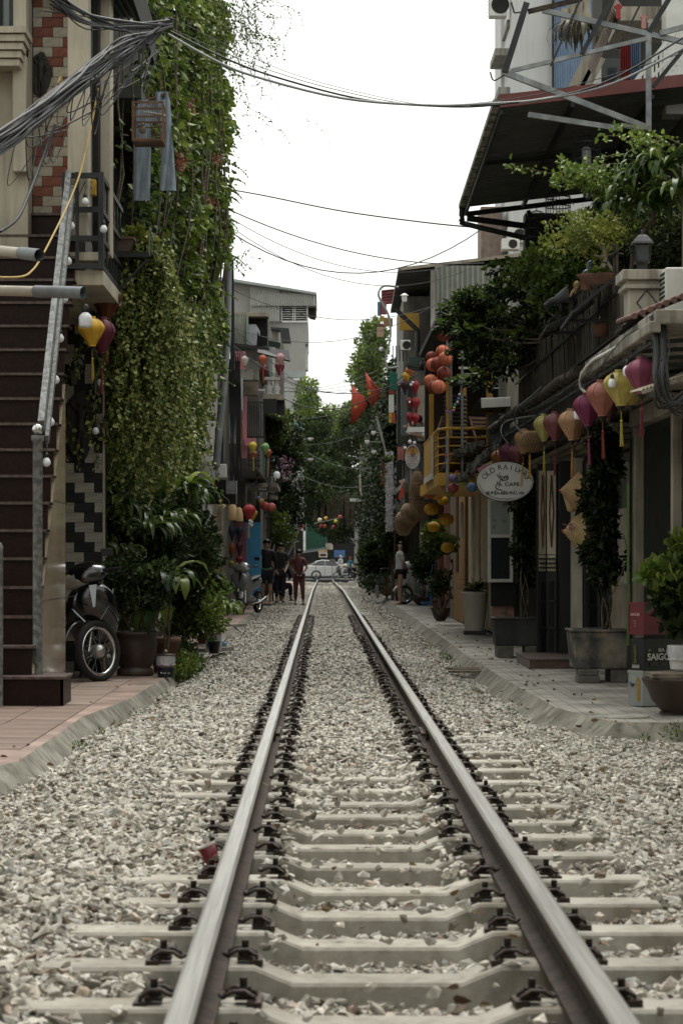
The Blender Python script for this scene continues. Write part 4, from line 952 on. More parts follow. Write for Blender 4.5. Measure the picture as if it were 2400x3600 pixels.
# birdcage and jeans
c0=P(524,500,21.0)
t=thing('bird_cage','square brown wooden birdcage hanging in front of the jeans','birdcage',(c0.x,c0.y,c0.z+.62));birdcage(t,(c0.x,c0.y,c0.z),.29,.36,n=12)
b=MB();b.ball((c0.x-.06,c0.y,c0.z+.12),.035,8,(1,.8,1.2));b.ball((c0.x-.06,c0.y,c0.z+.17),.02,8);b.build('bird',flat('bird_grey',(.2,.18,.15)),t)
b=MB();b.box((c0.x+.06,c0.y-.05,c0.z+.27),(.2,.1,.012),rot=(.1,.15,0));b.build('cage_paper',M_white,t)
M_jean=cm('denim',(.30,.36,.42),.8,bump=.4,dirt=.35,dirtc=(.16,.22,.3),dscale=2)
t=thing('jeans','pale blue jeans hung by the waist behind the birdcage','jeans',P(560,325,21.5))
def leg(pts,nm):
 vs=[];n=len(pts)
 for(xa,xb,y)in pts:
  for q in range(7):
   f_=q/6;p=P(xa+(xb-xa)*f_,y,21.5+.05*math.sin(f_*10+y*.025)+.02*math.sin(y*.09));vs.append(p)
  for q in range(7):
   f_=1-q/6;p=P(xa+(xb-xa)*f_,y,21.56+.03*math.sin(f_*6+y*.03));vs.append(p)
 fs=[(i*14+k,i*14+(k+1)%14,(i+1)*14+(k+1)%14,(i+1)*14+k)for i in range(n-1)for k in range(14)];b=MB();b.add(vs,fs,True);b.build(nm,M_jean,t)
leg([(545,592,322),(545,598,350),(560,603,420),(568,608,500),(567,614,580),(563,621,670)],'trouser_leg');leg([(480,530,365),(478,532,420),(474,532,500),(472,530,600),(472,528,705)],'trouser_leg')
leg([(482,592,350),(482,600,376),(482,606,440)],'trouser_seat')
b=MB();b.bar(P(478,362,21.5),P(600,326,21.5),.03,.02);b.build('hanger_bar',M_wood,t)
# ================================================================= RIGHT SIDE
XF=2.95;XF2=2.62
M_rplast=mat('stained_cream_plaster',(.42,.385,.31),(.28,.255,.205),scale=2.5,rough=.9,dirt=.55,dirtc=(.08,.072,.058),streak=.65,bump=.3)
M_ledge=mat('mossy_ledge',(.40,.38,.33),(.16,.15,.12),scale=4,rough=.9,streak=.9,dirt=.6,dirtc=(.03,.03,.024),bump=.4)
M_ddoor=mat('dark_door',(.035,.035,.037),(.022,.022,.023),scale=4,rough=.6)
M_cdoor=mat('cream_door',(.60,.54,.42),(.46,.41,.31),scale=5,rough=.75,dirt=.4,dirtc=(.15,.12,.09),streak=.35)
hR=thing('shop_house','old cream shop house with dark folding doors behind the lantern row','house',(4,16,0))
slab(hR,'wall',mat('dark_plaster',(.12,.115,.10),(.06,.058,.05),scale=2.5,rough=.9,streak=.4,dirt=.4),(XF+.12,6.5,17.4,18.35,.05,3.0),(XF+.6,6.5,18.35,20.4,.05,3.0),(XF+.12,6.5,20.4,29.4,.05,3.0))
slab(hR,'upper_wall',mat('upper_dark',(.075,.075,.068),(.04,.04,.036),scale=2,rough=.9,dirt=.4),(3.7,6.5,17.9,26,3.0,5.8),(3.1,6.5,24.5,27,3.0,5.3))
# black stone tiles at the near corner
b=MB();b.box((0,0,0),(.03,.145,.095));TB=b.build('wall_tile',mat('black_wall_tile',(.03,.032,.033),(.014,.015,.015),scale=20,rough=.4,obj_rnd=.3),mesh_only=True)
for j in range(23):
 for i in range(7):
  y=17.45+(i+.5*(j%2))*.15
  if y>18.3:continue
  o=bpy.data.objects.new('wall_tile',TB);C.objects.link(o);o.parent=hR;o.location=Vector((XF+.11,y,.2+j*.1))-hR.location
# roller grille: upright bars
d=slab(hR,'folding_grille',M_ddoor,(XF+.1,XF+.6,18.4,20.4,2.42,2.55))
for k in range(38):
 b=MB();y=18.45+k*.051;b.bb(XF+.08,XF+.11,y-.014,y+.008,.12,2.42);b.build('grille_bar',mat('grille_green',(.06,.068,.06),(.035,.04,.035),rough=.5,metal=.3),d)
slab(hR,'grille_back',M_dark,(XF+.2,XF+.22,18.4,20.4,.1,2.42))
slab(hR,'door_surround',M_rplast,(XF,XF+.14,20.4,20.55,.1,2.5),(XF+.02,XF+.14,18.3,18.4,.1,2.5),(XF-.02,XF+.14,18.2,20.6,2.5,2.66),bevel=.01)
# shop window with marble sill and curtain
slab(hR,'window',flat('window_glass',(.13,.16,.14),.1,spec=.7),(XF+.05,XF+.07,20.7,21.9,.5,2.3));slab(hR,'marble_wall',mat('pale_marble',(.42,.36,.29),(.27,.22,.18),scale=3,rough=.3,contrast=(.4,.6)),(XF-.02,XF+.1,20.6,22.0,.08,1.0))
for y0_ in(20.55,22.03,23.4):slab(hR,'door_jamb',M_dsteel,(XF-.01,XF+.1,y0_,y0_+.09,.1,2.4))
slab(hR,'curtain',mat('lace_curtain',(.4,.37,.32),(.28,.25,.21),scale=9,rough=.9),(XF+.02,XF+.045,20.9,21.7,.95,1.75));slab(hR,'side_door',M_cdoor,(XF+.05,XF+.09,22.2,23.3,.1,2.35))
for y0,y1,z in((20.7,23.4,2.36),(23.6,26.6,2.36),(26.8,29.2,2.36)):
 b=MB()
 for k in range(4):b.bb(XF-.16+.04*k,XF+.14,y0,y1,z+.16-.055*(k+0),z+.2-.055*k)
 b.build('door_cornice',M_rplast,hR)
slab(hR,'cornice',M_rplast,(XF-.06,XF+.13,17.4,29.3,2.68,2.76))
# open folding doors
def fold_door(y0,xs,label):
 t=thing('folding_door',label,'door',(xs[0][0],y0,.1))
 for k,(x,x2)in enumerate(xs):
  ya,yb=(y0,y0+.04)if k%2==0 else(y0+.04,y0)
  # each leaf a zig-zag panel between (x,ya) and (x2,yb)
  A,B_=Vector((x,ya,0)),Vector((x2,yb,0));u=(B_-A);L_=u.length;u.normalize();nn=Vector((-u.y,u.x,0))*.02
  def q(a,b_,z0,z1,off,nm,m):
   p,r_=A+u*a*L_,A+u*b_*L_;mm=MB();o_=nn*off
   vs=[p-nn+o_,r_-nn+o_,r_+nn+o_,p+nn+o_];vv=[Vector((v.x,v.y,z0))for v in vs]+[Vector((v.x,v.y,z1))for v in vs]
   mm.add(vv,[(3,2,1,0),(4,5,6,7),(0,1,5,4),(1,2,6,5),(2,3,7,6),(3,0,4,7)]);return mm.build(nm,m,t)
  q(0,1,.12,.18,0,'bottom_rail',M_ddoor);q(0,.07,.18,2.33,0,'door_stile',M_ddoor);q(.93,1,.18,2.33,0,'door_stile',M_ddoor);q(.07,.93,1.02,1.1,0,'middle_rail',M_ddoor);q(.07,.93,2.26,2.33,0,'top_rail',M_ddoor)
  q(.08,.92,1.30,2.25,.1,'upper_panel',M_cdoor);q(.08,.92,.18,1.02,.1,'lower_panel',flat('door_slate',(.045,.046,.05),.6));q(.1,.9,1.11,1.29,.05,'louvre_panel',M_cdoor)
  for z in(1.14,1.19,1.24):q(.12,.88,z,z+.018,-1.1,'louvre_slat',M_ddoor)
  for f_ in(.25,.4,.55,.7):q(f_,f_+.03,.2,1.0,-1,'panel_bar',M_ddoor)
  for z in(.45,.75):q(.08,.92,z,z+.03,-1,'panel_rail',M_ddoor)
  # carved diamond
  mm=MB();c1,zc=.5,1.78
  P_=lambda a,z:A+u*a*L_-nn*1.2+Vector((0,0,z))
  for(a,za),(b_,zb)in(((.3,1.78),(.5,2.2)),((.5,2.2),(.7,1.78)),((.7,1.78),(.5,1.38)),((.5,1.38),(.3,1.78))):mm.bar(P_(a,za),P_(b_,zb),.012,.02)
  mm.build('carved_diamond',M_wood,t)
fold_door(24.5,((2.44,2.54),(2.55,2.665)),'dark folding door with cream diamond-carved upper panels right of the round cafe sign')
fold_door(22.2,((2.70,2.82),(2.84,2.95)),'half hidden folding door behind the climbing plant with the conical hats')
slab(hR,'white_post',mat('cream_post',(.58,.55,.47),(.46,.43,.37),scale=3,dirt=.4,dirtc=(.12,.11,.09),streak=.4),(XF-.2,XF-.1,23.6,23.9,.1,2.36),bevel=.01)
slab(hR,'dark_post',M_ddoor,(XF-.28,XF+.05,24.2,24.5,.1,2.35),(XF-.1,XF+.1,26.2,27.2,.1,2.4))
# step
t=thing('door_step','polished brown stone step in front of the folding door','step',(2.4,22.9,.08));slab(t,'step_block',mat('brown_step',(.14,.09,.075),(.08,.05,.04),scale=12,rough=.3),(2.2,XF,22.9,24.4,.08,.17));slab(t,'step_edge',M_nose,(2.18,XF,22.88,24.42,.17,.185))
# eave ledge, roller, column, grilles
b=MB();b.bb(2.3,3.1,14.9,18.9,2.88,2.98);b.bb(2.26,2.34,14.9,18.95,2.82,2.90);b.build('ledge',M_ledge,hR,bevel=.01)
t=thing('rolled_awning','rolled brown awning running along the eaves above the lanterns','awning',(2.3,19.3,2.93));b=MB();pts=[Vector((2.28+random.gauss(0,.006),19.2+.5*k,2.93+random.gauss(0,.01)+.004*k))for k in range(21)];b.tube(pts,.05,10);b.build('awning_roll',mat('brown_roll',(.09,.06,.045),(.04,.03,.024),scale=12,rough=.9,bump=.8,bscale=60),t)
for k in range(20):b=MB();y=19.4+.5*k;b.lathe([(.058,-.01),(.058,.01)],(2.28,y,2.93+.002*k),10,rot=(math.pi/2,0,0));b.build('roll_tie',M_dsteel,t)
b=MB();b.bb(2.34,2.5,19.0,30.3,2.62,2.86);b.build('valance',mat('shade_cloth',(.055,.05,.045),(.03,.028,.025),scale=6,rough=.95),t)
b=MB()
for k in range(22):y=15.2+.7*k;b.bar((2.28,y,2.78),(3.0,y,2.82),.02,.03)
b.bar((2.3,15,2.76),(2.3,30.5,2.80),.025);b.build('eave_batten',M_dsteel,hR)
# twisted pale rope and pipe ends
for pts,r,m_,lb in(([P(2310,1135,16.2),P(2150,1230,17.0),P(2080,1270,18),P(2042,1320,18.6),P(2040,1360,18.8),P(2065,1385,18.7)],.015,M_white,'pale taped pipe curling round the end of the concrete ledge'),([P(1905,1360,22),P(1860,1400,22.6),P(1815,1440,23.5),P(1810,1490,23.6),P(1842,1530,23.2)],.012,M_cableg,'grey hose curling down below the rolled awning'),([P(1880,1460,23.6),P(1780,1480,25),P(1760,1520,25),P(1785,1560,25)],.007,M_cablel,'thin grey hose looping in front of the yellow balcony')):
 wire(pts,r,lb,m=m_,name='hose',cat='hose')
t=thing('balcony_pillar','cream balcony pillar with diamond mouldings and moulded cap','pillar',(2.6,17.45,2.98));M_pil=mat('pillar_paint',(.5,.47,.4),(.4,.37,.31),scale=2.5,rough=.8,dirt=.5,dirtc=(.12,.11,.09),streak=.7)
slab(t,'shaft',M_pil,(2.46,2.74,17.3,17.6,2.98,3.42),bevel=.008);slab(t,'capital',M_pil,(2.42,2.78,17.26,17.64,3.42,3.455),(2.44,2.76,17.28,17.62,3.455,3.49),(2.40,2.80,17.24,17.66,3.49,3.57),bevel=.006)
for zc in(3.1,3.31):
 b=MB()
 for(a,za),(b_,zb)in(((2.52,0),(2.6,.1)),((2.6,.1),(2.68,0)),((2.68,0),(2.6,-.1)),((2.6,-.1),(2.52,0))):b.bar((a,17.296,zc+za),(b_,17.296,zc+zb),.006,.008)
 b.build('diamond_moulding',M_dsteel,t)
c0=P(2255,955,17.35);t=thing('post_lamp','black square lantern lamp standing on the cream pillar','lamp',(c0.x,c0.y,3.57));x,y=c0.x,c0.y
b=MB();b.lathe([(.09,3.57),(.07,3.60),(.07,3.64),(.10,3.66)],(x,y,0),4,rot=None,smooth=False);b.build('lamp_base',M_dsteel,t)
b=MB()
for sx in(-1,1):
 for sy in(-1,1):b.bar((x+sx*.085,y+sy*.085,3.66),(x+sx*.1,y+sy*.1,3.86),.018)
b.bb(x-.095,x+.095,y-.095,y+.095,3.655,3.675);b.build('lamp_frame',M_dsteel,t);slab(t,'lamp_glass',flat('misty_glass',(.09,.11,.115),.3),(x-.08,x+.08,y-.08,y+.08,3.675,3.85))
b=MB();b.lathe([(.19,3.86),(.17,3.885),(.09,3.95),(.03,3.965),(.02,3.99)],(x,y,0),4,smooth=False);o=b.build('lamp_roof',mat('lamp_slate',(.07,.075,.08),(.04,.045,.05),scale=14,rough=.5),t)
for v in o.data.vertices:
 a=math.pi/4;vx,vy=v.co.x,v.co.y;v.co.x=vx*math.cos(a)-vy*math.sin(a);v.co.y=vx*math.sin(a)+vy*math.cos(a)
t.scale=(.62,.62,.74)
b=MB();b.ball((x,y,4.0),.02,8);b.build('lamp_finial',M_dsteel,t)
def ac_unit(label,c,w_=.75,d=.3,h=.52,face='y',n=12):
 t=thing('air_conditioner',label,'air conditioner',c);x,y,z=c;slab(t,'casing',M_white,(x-w_/2,x+w_/2,y-d/2,y+d/2,z,z+h),bevel=.015)
 b=MB();b.lathe([(h*.38,0),(h*.40,.012),(h*.36,.02)],(x+w_*.12,y-d/2-.001,z+h*.5),24,rot=(math.pi/2,0,0));b.build('fan_ring',M_dark,t)
 for k in range(n):b=MB();zz=z+h*(.1+.8*k/(n-1));b.bb(x-w_/2-.008,x-w_/2-.001,y-d/2+.03,y+d/2-.03,zz,zz+h*.03);b.build('louvre',M_dark,t)
 return t
ac_unit('white air conditioner unit beside the cream pillar, under the little tiled eave',(3.02,17.2,3.06),.62,.32,.5)
t=thing('tiled_eave','small red tiled eave with scalloped edge at the right border','eave',(2.6,15.9,3.1))
slab(t,'eave_board',M_dark,(2.3,3.2,15.9,17.0,3.02,3.04));b=MB()
for k in range(16):
 x0=2.28+.058*k;z0=3.03+.0235*k*1.0;b=MB();b.tube([(x0,15.75,z0),(x0,16.6,z0+.05)],.024,7);b.build('roof_tile',mat('old_red_tile',(.2,.11,.09),(.09,.055,.045),scale=10,rough=.9,obj_rnd=.2),t)
b=MB();b.quad((2.26,15.78,2.995),(3.2,15.78,3.37),(3.2,16.6,3.42),(2.26,16.6,3.045));b.build('eave_underside',M_dark,t)
t=thing('corrugated_canopy','narrow canopy with pale corrugated edge among the black cables','canopy',P(2330,1345,14.9));b=MB();a,c_=P(2255,1372,14.9),P(2440,1310,14.9);b.corr(a,c_-a,(0,.6,.03),14,.012,(0,0,1));b.build('canopy_sheet',mat('bamboo_sheet',(.42,.37,.28),(.3,.26,.18),scale=6,rough=.8),t)
b=MB();b.bar(a+Vector((0,0,-.015)),c_+Vector((0,0,-.015)),.03,.025);b.build('canopy_batten',M_rplast,t)
# glass shelf awnings on brackets
def glass_awning(A,B_,yd,n,label):
 t=thing('glass_awning',label,'awning',A);ax=B_-A
 for k in range(n):
  p,q=A+ax*(k/n),A+ax*((k+.93)/n);b=MB();b.add([p,q,q+Vector((.05,yd,.0)),p+Vector((.05,yd,.0))],[(0,1,2,3)]);b.add([p+Vector((0,0,.008)),q+Vector((0,0,.008)),q+Vector((.05,yd,.008)),p+Vector((.05,yd,.008))],[(0,1,2,3)]);b.build('glass_pane',flat('green_glass',(.22,.26,.24),.12,spec=.7),t)
 b=MB();b.bar(A+Vector((0,0,-.012)),B_+Vector((0,0,-.012)),.02,.025);b.bar(A+Vector((.05,yd,-.012)),B_+Vector((.05,yd,-.012)),.02,.025);b.bar(A+Vector((0,0,-.012)),A+Vector((.05,yd,-.012)),.02,.025);b.bar(A+Vector((.02,yd*.5,-.02)),A+Vector((.55,.1,-.06)),.025);b.bar(B_,B_+Vector((.3,.1,0)),.025);b.build('awning_bracket',M_dsteel,t)
glass_awning(P(2015,1090,18.2),P(2140,985,18.2),1.4,4,'sloping glass awning on black brackets beside the cream pillar, upper of three')
glass_awning(P(1925,1140,20.6),P(2010,1098,20.6),1.3,2,'sloping glass awning under the dark statue, middle of three');glass_awning(P(1825,1258,25.5),P(1880,1222,25.5),.7,2,'small sloping glass awning left of the dark bamboo rail, lowest of three')
# upper balcony rail and slats
t=thing('bamboo_screen','dark bamboo balcony screen behind the hanging clay bowl','screen',(2.5,21,3.1));
for k in range(56):
 y=18.3+k*.17;b=MB();b.tube([(2.52,y,2.98),(2.50+random.gauss(0,.01),y+random.gauss(0,.02),3.9+random.gauss(0,.03))],.014,5);b.build('bamboo_cane',mat('dark_bamboo',(.1,.09,.07),(.05,.045,.035),scale=6,rough=.7),t)
for z in(3.15,3.5,3.85):b=MB();b.bar((2.49,18.2,z),(2.49,27.8,z),.02);b.build('screen_rail',M_dsteel,t)
slab(hR,'balcony_wall',M_rplast,(2.60,2.78,19.5,19.7,2.98,3.75),(2.6,2.66,25,30,3.0,3.5));slab(hR,'balcony_floor',M_dark,(2.5,3.1,18.9,30,2.9,2.98))
def hang_bowl(px,py,Y,r,h,m,label,leafm=None,seed=1,N=0,top=None):
 c=P(px,py,Y);t=thing('hanging_bowl',label,'hanging pot',(c.x,c.y,c.z+h+.3));pot(t,(c.x,c.y,c.z),r,h,m,'hang');b=MB()
 for a in(0,2.1,4.2):b.tube([(c.x+r*.95*math.cos(a),c.y+r*.95*math.sin(a),c.z+h),(c.x,c.y,c.z+h+.36)],.003,4)
 b.build('hanging_chain',M_dsteel,t)
 if N:foliage(t,(c.x,c.y,c.z+h),(r,r,.05),N,.045,leafm,k=8,rr=.05,seed=seed,hang=.6)
 return t
hang_bowl(2113,1185,18.9,.085,.11,M_clay,'round red clay bowl hanging by wires in front of the bamboo screen');hang_bowl(1862,1362,27,.10,.11,M_black,'black hanging bowl with pale dangling roots',L_yellow,2,90);hang_bowl(1925,1305,25.5,.095,.12,M_black,'black hanging bowl left of the bamboo screen, in deep shade');
# buffalo statue with a boy
M_buf=mat('dark_glaze',(.035,.037,.042),(.02,.02,.024),scale=6,rough=.45)
t=thing('statue','dark water buffalo statue with a tan boy riding it','statue',P(1985,1095,20.5))
pp={'rump':(2018,1035),'back':(1995,1030),'sh':(1968,1035),'nk':(1950,1058),'hd':(1930,1068),'mz':(1908,1078),'f1':(1972,1095),'f0':(1970,1065),'h0':(2012,1065),'h1':(2010,1095),'hn':(1938,1050),'hn2':(1955,1045)}
nm=list(pp);skin('buffalo_body',[P(*pp[k],20.5)for k in nm],[(nm.index(a),nm.index(b_))for a,b_ in(('rump','back'),('back','sh'),('sh','nk'),('nk','hd'),('hd','mz'),('sh','f0'),('f0','f1'),('rump','h0'),('h0','h1'),('hd','hn'),('hn','hn2'))],[.075,.08,.07,.042,.038,.022,.022,.032,.036,.022,.012,.006],M_buf,t,2)
pp={'hip':(2030,1018),'ch':(2028,998),'hd':(2025,985),'kn':(2012,1025),'ft':(2002,1045),'el':(2016,1005),'hn':(2020,992)}
nm=list(pp);skin('boy_rider',[P(*pp[k],20.38)for k in nm],[(nm.index(a),nm.index(b_))for a,b_ in(('hip','ch'),('ch','hd'),('hip','kn'),('kn','ft'),('ch','el'),('el','hn'))],[.03,.028,.024,.018,.010,.012,.009],mat('tan_glaze',(.36,.23,.12),(.25,.15,.08),scale=8),t,2)
c0=P(2067,950,19.0);t=thing('figurine','small blue glazed seated figurine in front of the bonsai','figurine',c0)
skin('figure_body',[c0+Vector(v)for v in((0,0,-.03),(.02,0,.05),(.02,0,.09),(-.04,-.02,-.02),(-.05,-.02,-.07),(-.02,-.02,.04))],[(0,1),(1,2),(0,3),(3,4),(1,5)],[.032,.026,.02,.022,.014,.01],mat('blue_glaze',(.08,.14,.3),(.03,.05,.12),scale=30,rough=.2),t,2)
# bonsai
c0=P(2120,998,18.6);t=thing('bonsai','bonsai with a pale twisted trunk in a long oval clay tray','bonsai',(c0.x,c0.y,3.58));z0=c0.z
b=MB();b.lathe([(.14,-.01),(.17,.02),(.22,.065),(.225,.08),(.2,.08),(.0,.07)],(c0.x,c0.y,z0),24,sq=(1.05,.6));b.build('oval_tray',M_clay,t)
b=MB();q=lambda a,b_:P(a,b_,18.6)
for pts,r0 in(((q(2098,965),q(2120,935),q(2128,910),q(2122,880),q(2100,860)),.03),((q(2165,962),q(2145,940),q(2128,912)),.024),((q(2122,900),q(2105,902),q(2085,895)),.016),((q(2125,885),q(2150,860),q(2175,850)),.014),((q(2122,880),q(2110,840),q(2060,810)),.014),((q(2128,900),q(2160,890),q(2190,892)),.01)):
 sp=smooth_path(pts,4);b.tube(sp,[r0*(1-.7*i/len(sp))for i in range(len(sp))],8)
b.build('trunk',mat('pale_bark',(.38,.34,.28),(.2,.17,.13),scale=12,rough=.9,bump=.5),t);foliage(t,q(2110,960),(.16,.1,.03),500,.03,L_mid,k=10,rr=.04,seed=5)
foliage(t,q(2080,820),(.42,.3,.18),1500,.04,L_yellow,k=30,rr=.10,seed=71);
c1=P(2060,1020,19.4);t=thing('clay_pot','tall flared clay pot left of the bonsai tray','pot',c1);pot(t,tuple(c1),.07,.14,M_clay)
# ---- foliage of the upper balcony
t=thing('balcony_tree','dark glossy branches reaching out to the left over the balcony','tree',(2.9,24,3.2));tips=[]
cl=[]
for(px,py,Y,r)in((1600,1050,27,.2),(1660,1090,26.5,.28),(1720,1070,26,.3),(1780,1020,25,.3),(1700,1140,26,.32),(1680,1170,26.5,.24),(1790,1150,25.5,.32),(1720,1210,26,.25),(1680,1230,27,.2),(1850,1080,25,.35),(1860,980,25,.32),(1880,1180,25.5,.28),(1800,1240,26,.26),(1680,1290,27,.14),(1900,930,24.5,.3),(1940,1040,24.5,.25),(1690,1330,27,.1)):
 cl.append((P(px,py,Y),r))
g=np.random.default_rng(88);cs=np.array([tuple(c)for c,r in cl]);rs_=np.array([[r,r,r*.6]for c,r in cl])
cs2=cs[g.integers(0,len(cs),90)]+g.normal(size=(90,3))*np.array([.15,.3,.10]);p,d_,idx=blob_pts(6200,cs2,np.full((90,3),.12)*(.5+g.random((90,1)))*np.array([[1.3,1,.6]]),g)
rn=np.clip(.1+.5*g.random(6200)+.35*d_[:,2],0,1);tdir=d_*.6+g.normal(size=d_.shape)*.5+np.array([-.3,-.2,-.25]);brt=(d_[:,2]>.1)&(g.random(6200)<.75)  # upward leaves take a brighter green: light from above put into their colour
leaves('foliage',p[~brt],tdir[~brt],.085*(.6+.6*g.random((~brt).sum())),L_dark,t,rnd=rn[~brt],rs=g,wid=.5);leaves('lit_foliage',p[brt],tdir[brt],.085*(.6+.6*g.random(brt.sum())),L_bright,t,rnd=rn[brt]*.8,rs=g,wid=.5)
branchy(t,(2.95,23.6,3.6),[tuple(c)for c,r in cl],.02,wob=.12)
t=thing('flowering_creeper','arching sprays with yellow green new leaves under the big awning','climbing plant',(3.0,20,4.2));g=np.random.default_rng(55);bs=[];ts=[];ss=[];rn=[];b=MB()
def spray(a,c_,Ya,Yc,size,n=14,droop=.05,br=.8):
 A,B_=P(*a,Ya),P(*c_,Yc);pts=smooth_path([A,A.lerp(B_,.5)+Vector((0,0,droop)),B_],n);rr=[.006*(1-.7*i/len(pts))for i in range(len(pts))];b.tube(pts,rr,5)
 for i,p in enumerate(pts[2:]):
  for s_ in(-1,1):
   for _ in range(1+(g.random()<.4)):bs.append(p+Vector(tuple(g.normal(size=3)*.025)));ts.append((g.normal()*.5-.2,-.3+.6*g.normal(),-.35+.45*g.normal()+.2*s_));ss.append(size*(.6+.6*g.random()));rn.append(np.clip(br*(.45+.7*g.random()),0,1))
for a,c_ in(((2150,690),(1790,585)),((2150,690),(1960,560)),((2150,690),(1955,620)),((2160,660),(2020,585)),((2160,680),(2100,590)),((2130,700),(1985,640)),((2130,690),(2060,570)),((2120,680),(1990,600)),((2140,690),(1975,580)),((2100,670),(2030,600)),((2170,700),(2070,640)),((2090,680),(1950,645))):spray(a,c_,20.2,19.6+g.random(),.062,12)
g2=np.random.default_rng(1)
for k in range(14):
 a=(2200+240*g2.random(),560+330*g2.random());spray(a,(a[0]-60-170*g2.random(),a[1]-110+150*g2.random()),18.6+1.5*g2.random(),18+2*g2.random(),.045,8,br=.72)
for k in range(12):
 a=(2120+90*g2.random(),800+90*g2.random());spray(a,(a[0]-80-190*g2.random(),a[1]-80+110*g2.random()),19.2+1.5*g2.random(),19+1.5*g2.random(),.045,8,br=.6)
for k in range(7):
 a=(2300+110*g2.random(),500+60*g2.random());spray(a,(a[0]-60-140*g2.random(),a[1]-70+60*g2.random()),18.6,18+1*g2.random(),.055,7,br=.9)
leaves('spray_leaves',bs,ts,ss,L_bright,t,rnd=np.array(rn),wid=.62,rs=g);b.build('spray_stem',M_bark,t);branchy(t,(3.0,19.6,3.0),[tuple(P(2150,690,20.2)),tuple(P(2350,620,18.8)),tuple(P(2300,760,18.6)),tuple(P(2200,830,19))],.05,wob=.1)
t=thing('strap_leaf_plant','clump of long strap-leaved plants spilling from the balcony shade','plant',(3.0,18.6,4.0));g=np.random.default_rng(6)
for(px,py,Y,n_)in((2270,640,18.6,34),(2330,600,18.4,34),(2230,690,18.8,26),(2380,690,18.2,30),(2300,740,18.5,26),(2200,740,19,18)):strap_leaves('strap_leaf_tuft',P(px,py,Y),n_,.46,.035,L_strap,t,up=.75,droop=.85,g=g)
t=thing('shaded_shrubbery','dark shrubs in the shade behind the bonsai','shrub',(2.9,20,3.2));foliage(t,P(2200,850,19.8),(.5,.5,.32),3000,.06,L_dark,k=40,rr=.14,seed=81);foliage(t,P(1960,960,22),(.35,.6,.3),2600,.08,L_mid,k=34,rr=.13,seed=82);foliage(t,P(2340,900,19),(.3,.4,.3),1500,.06,L_dark,k=24,rr=.12,seed=83);branchy(t,(3.0,20,3.0),[tuple(P(2200,850,19.8)),tuple(P(1960,960,22)),tuple(P(2340,900,19))],.03)
# ---- big corrugated awning
t=thing('corrugated_awning','big dark corrugated awning with faded red edge jutting over the track','awning',(3.5,24,5.8));M_und=mat('awning_steel',(.14,.145,.14),(.10,.105,.10),scale=3,rough=.75,metal=.1,streak=.3)
o0=Vector((1.8,21.56,5.78));b=MB();b.corr(o0+Vector((0,0,.03)),(0,5.4,-.16),(2.2,0,.25),34,.025,(0,0,1));b.build('roof_sheet',M_und,t)
b=MB();b.add([o0+Vector(v)for v in((-.03,-.04,-.02),(2.3,-.04,.25),(2.3,-.04,.37),(-.03,-.04,.11),(-.03,0,-.02),(2.3,0,.25),(2.3,0,.37),(-.03,0,.11))],[(0,1,2,3),(7,6,5,4),(0,4,5,1),(3,2,6,7),(0,3,7,4)]);b.build('fascia_board',mat('faded_red',(.19,.055,.05),(.13,.04,.038),scale=3,rough=.65,dirt=.35,dirtc=(.1,.08,.07)),t)
b=MB();b.bar(o0+Vector((-.01,0,-.03)),o0+Vector((-.01,5.4,-.19)),.03,.1);b.bar(o0+Vector((.7,0,.02)),o0+Vector((.7,5.4,-.13)),.04,.05);b.bar(o0+Vector((1.5,0,.1)),o0+Vector((1.5,5.4,-.03)),.04,.05);b.bar(o0+Vector((0,5.38,-.22)),o0+Vector((2.2,5.38,.05)),.04,.06);b.bar(o0+Vector((0,2.6,-.1)),o0+Vector((2.2,2.6,.12)),.04,.05);b.build('awning_joist',M_dsteel,t)
M_moss=mat('mossy_gutter',(.12,.13,.10),(.45,.45,.4),scale=9,rough=.9,contrast=(.4,.6))
b=MB();b.bar(o0+Vector((-.06,0,.04)),o0+Vector((-.06,5.4,-.12)),.07,.06);b.build('gutter',M_moss,t)
b=MB();a=o0+Vector((-.06,5.3,-.16));b.tube(smooth_path([a,a+Vector((.0,0,-.14)),a+Vector((.06,0,-.2)),a+Vector((.85,-.4,-.45)),a+Vector((1.1,-.4,-.5))],3),.035,8);b.build('downpipe',M_dsteel,t)
b=MB();b.bar(P(1855,740,27),P(1900,860,27),.04,.05);b.bar(o0+Vector((0,5.2,-.3)),P(1885,800,27),.05,.07);b.build('awning_strut',M_dsteel,t)
t=thing('scaffold','bare galvanised steel frame standing over the red-edged awning','steel frame',(3.2,20.8,5.5))
for i,(a,c_,wd,m_)in enumerate((((1850,10),(1773,255),.06,M_dsteel),((1773,255),(2273,449),.055,M_steel),((1794,250),(2273,135),.04,M_steel),((1855,41),(2044,-4),.045,M_rust),((1906,36),(2420,152),.05,M_steel),((2044,189),(2150,-6),.045,M_dsteel),((1934,232),(2040,-5),.02,M_dsteel),((2280,112),(2352,-8),.05,M_dsteel),((2278,112),(2278,459),.05,M_steel),((2172,173),(2258,-4),.02,M_dsteel),((1855,403),(2187,454),.05,M_steel),((2319,117),(2420,90),.05,M_steel),((2420,150),(2294,306),.04,M_dsteel),((1806,44),(1796,8),.015,M_dsteel),((1806,46),(1850,40),.012,M_dsteel),((2180,440),(2260,456),.04,M_steel))):
 Y=20.8+.012*(i%5);b=MB();b.bar(P(*a,Y),P(*c_,Y),wd,wd*.8,up=Vector((0,1,0)));b.build('steel_bar',m_,t)
wire([P(1722,253,20.8),P(1735,283,20.8),P(1773,262,20.8)],.008,'bent steel hook on the corner of the bare steel frame',m=M_dsteel,name='steel_hook',cat='hook')
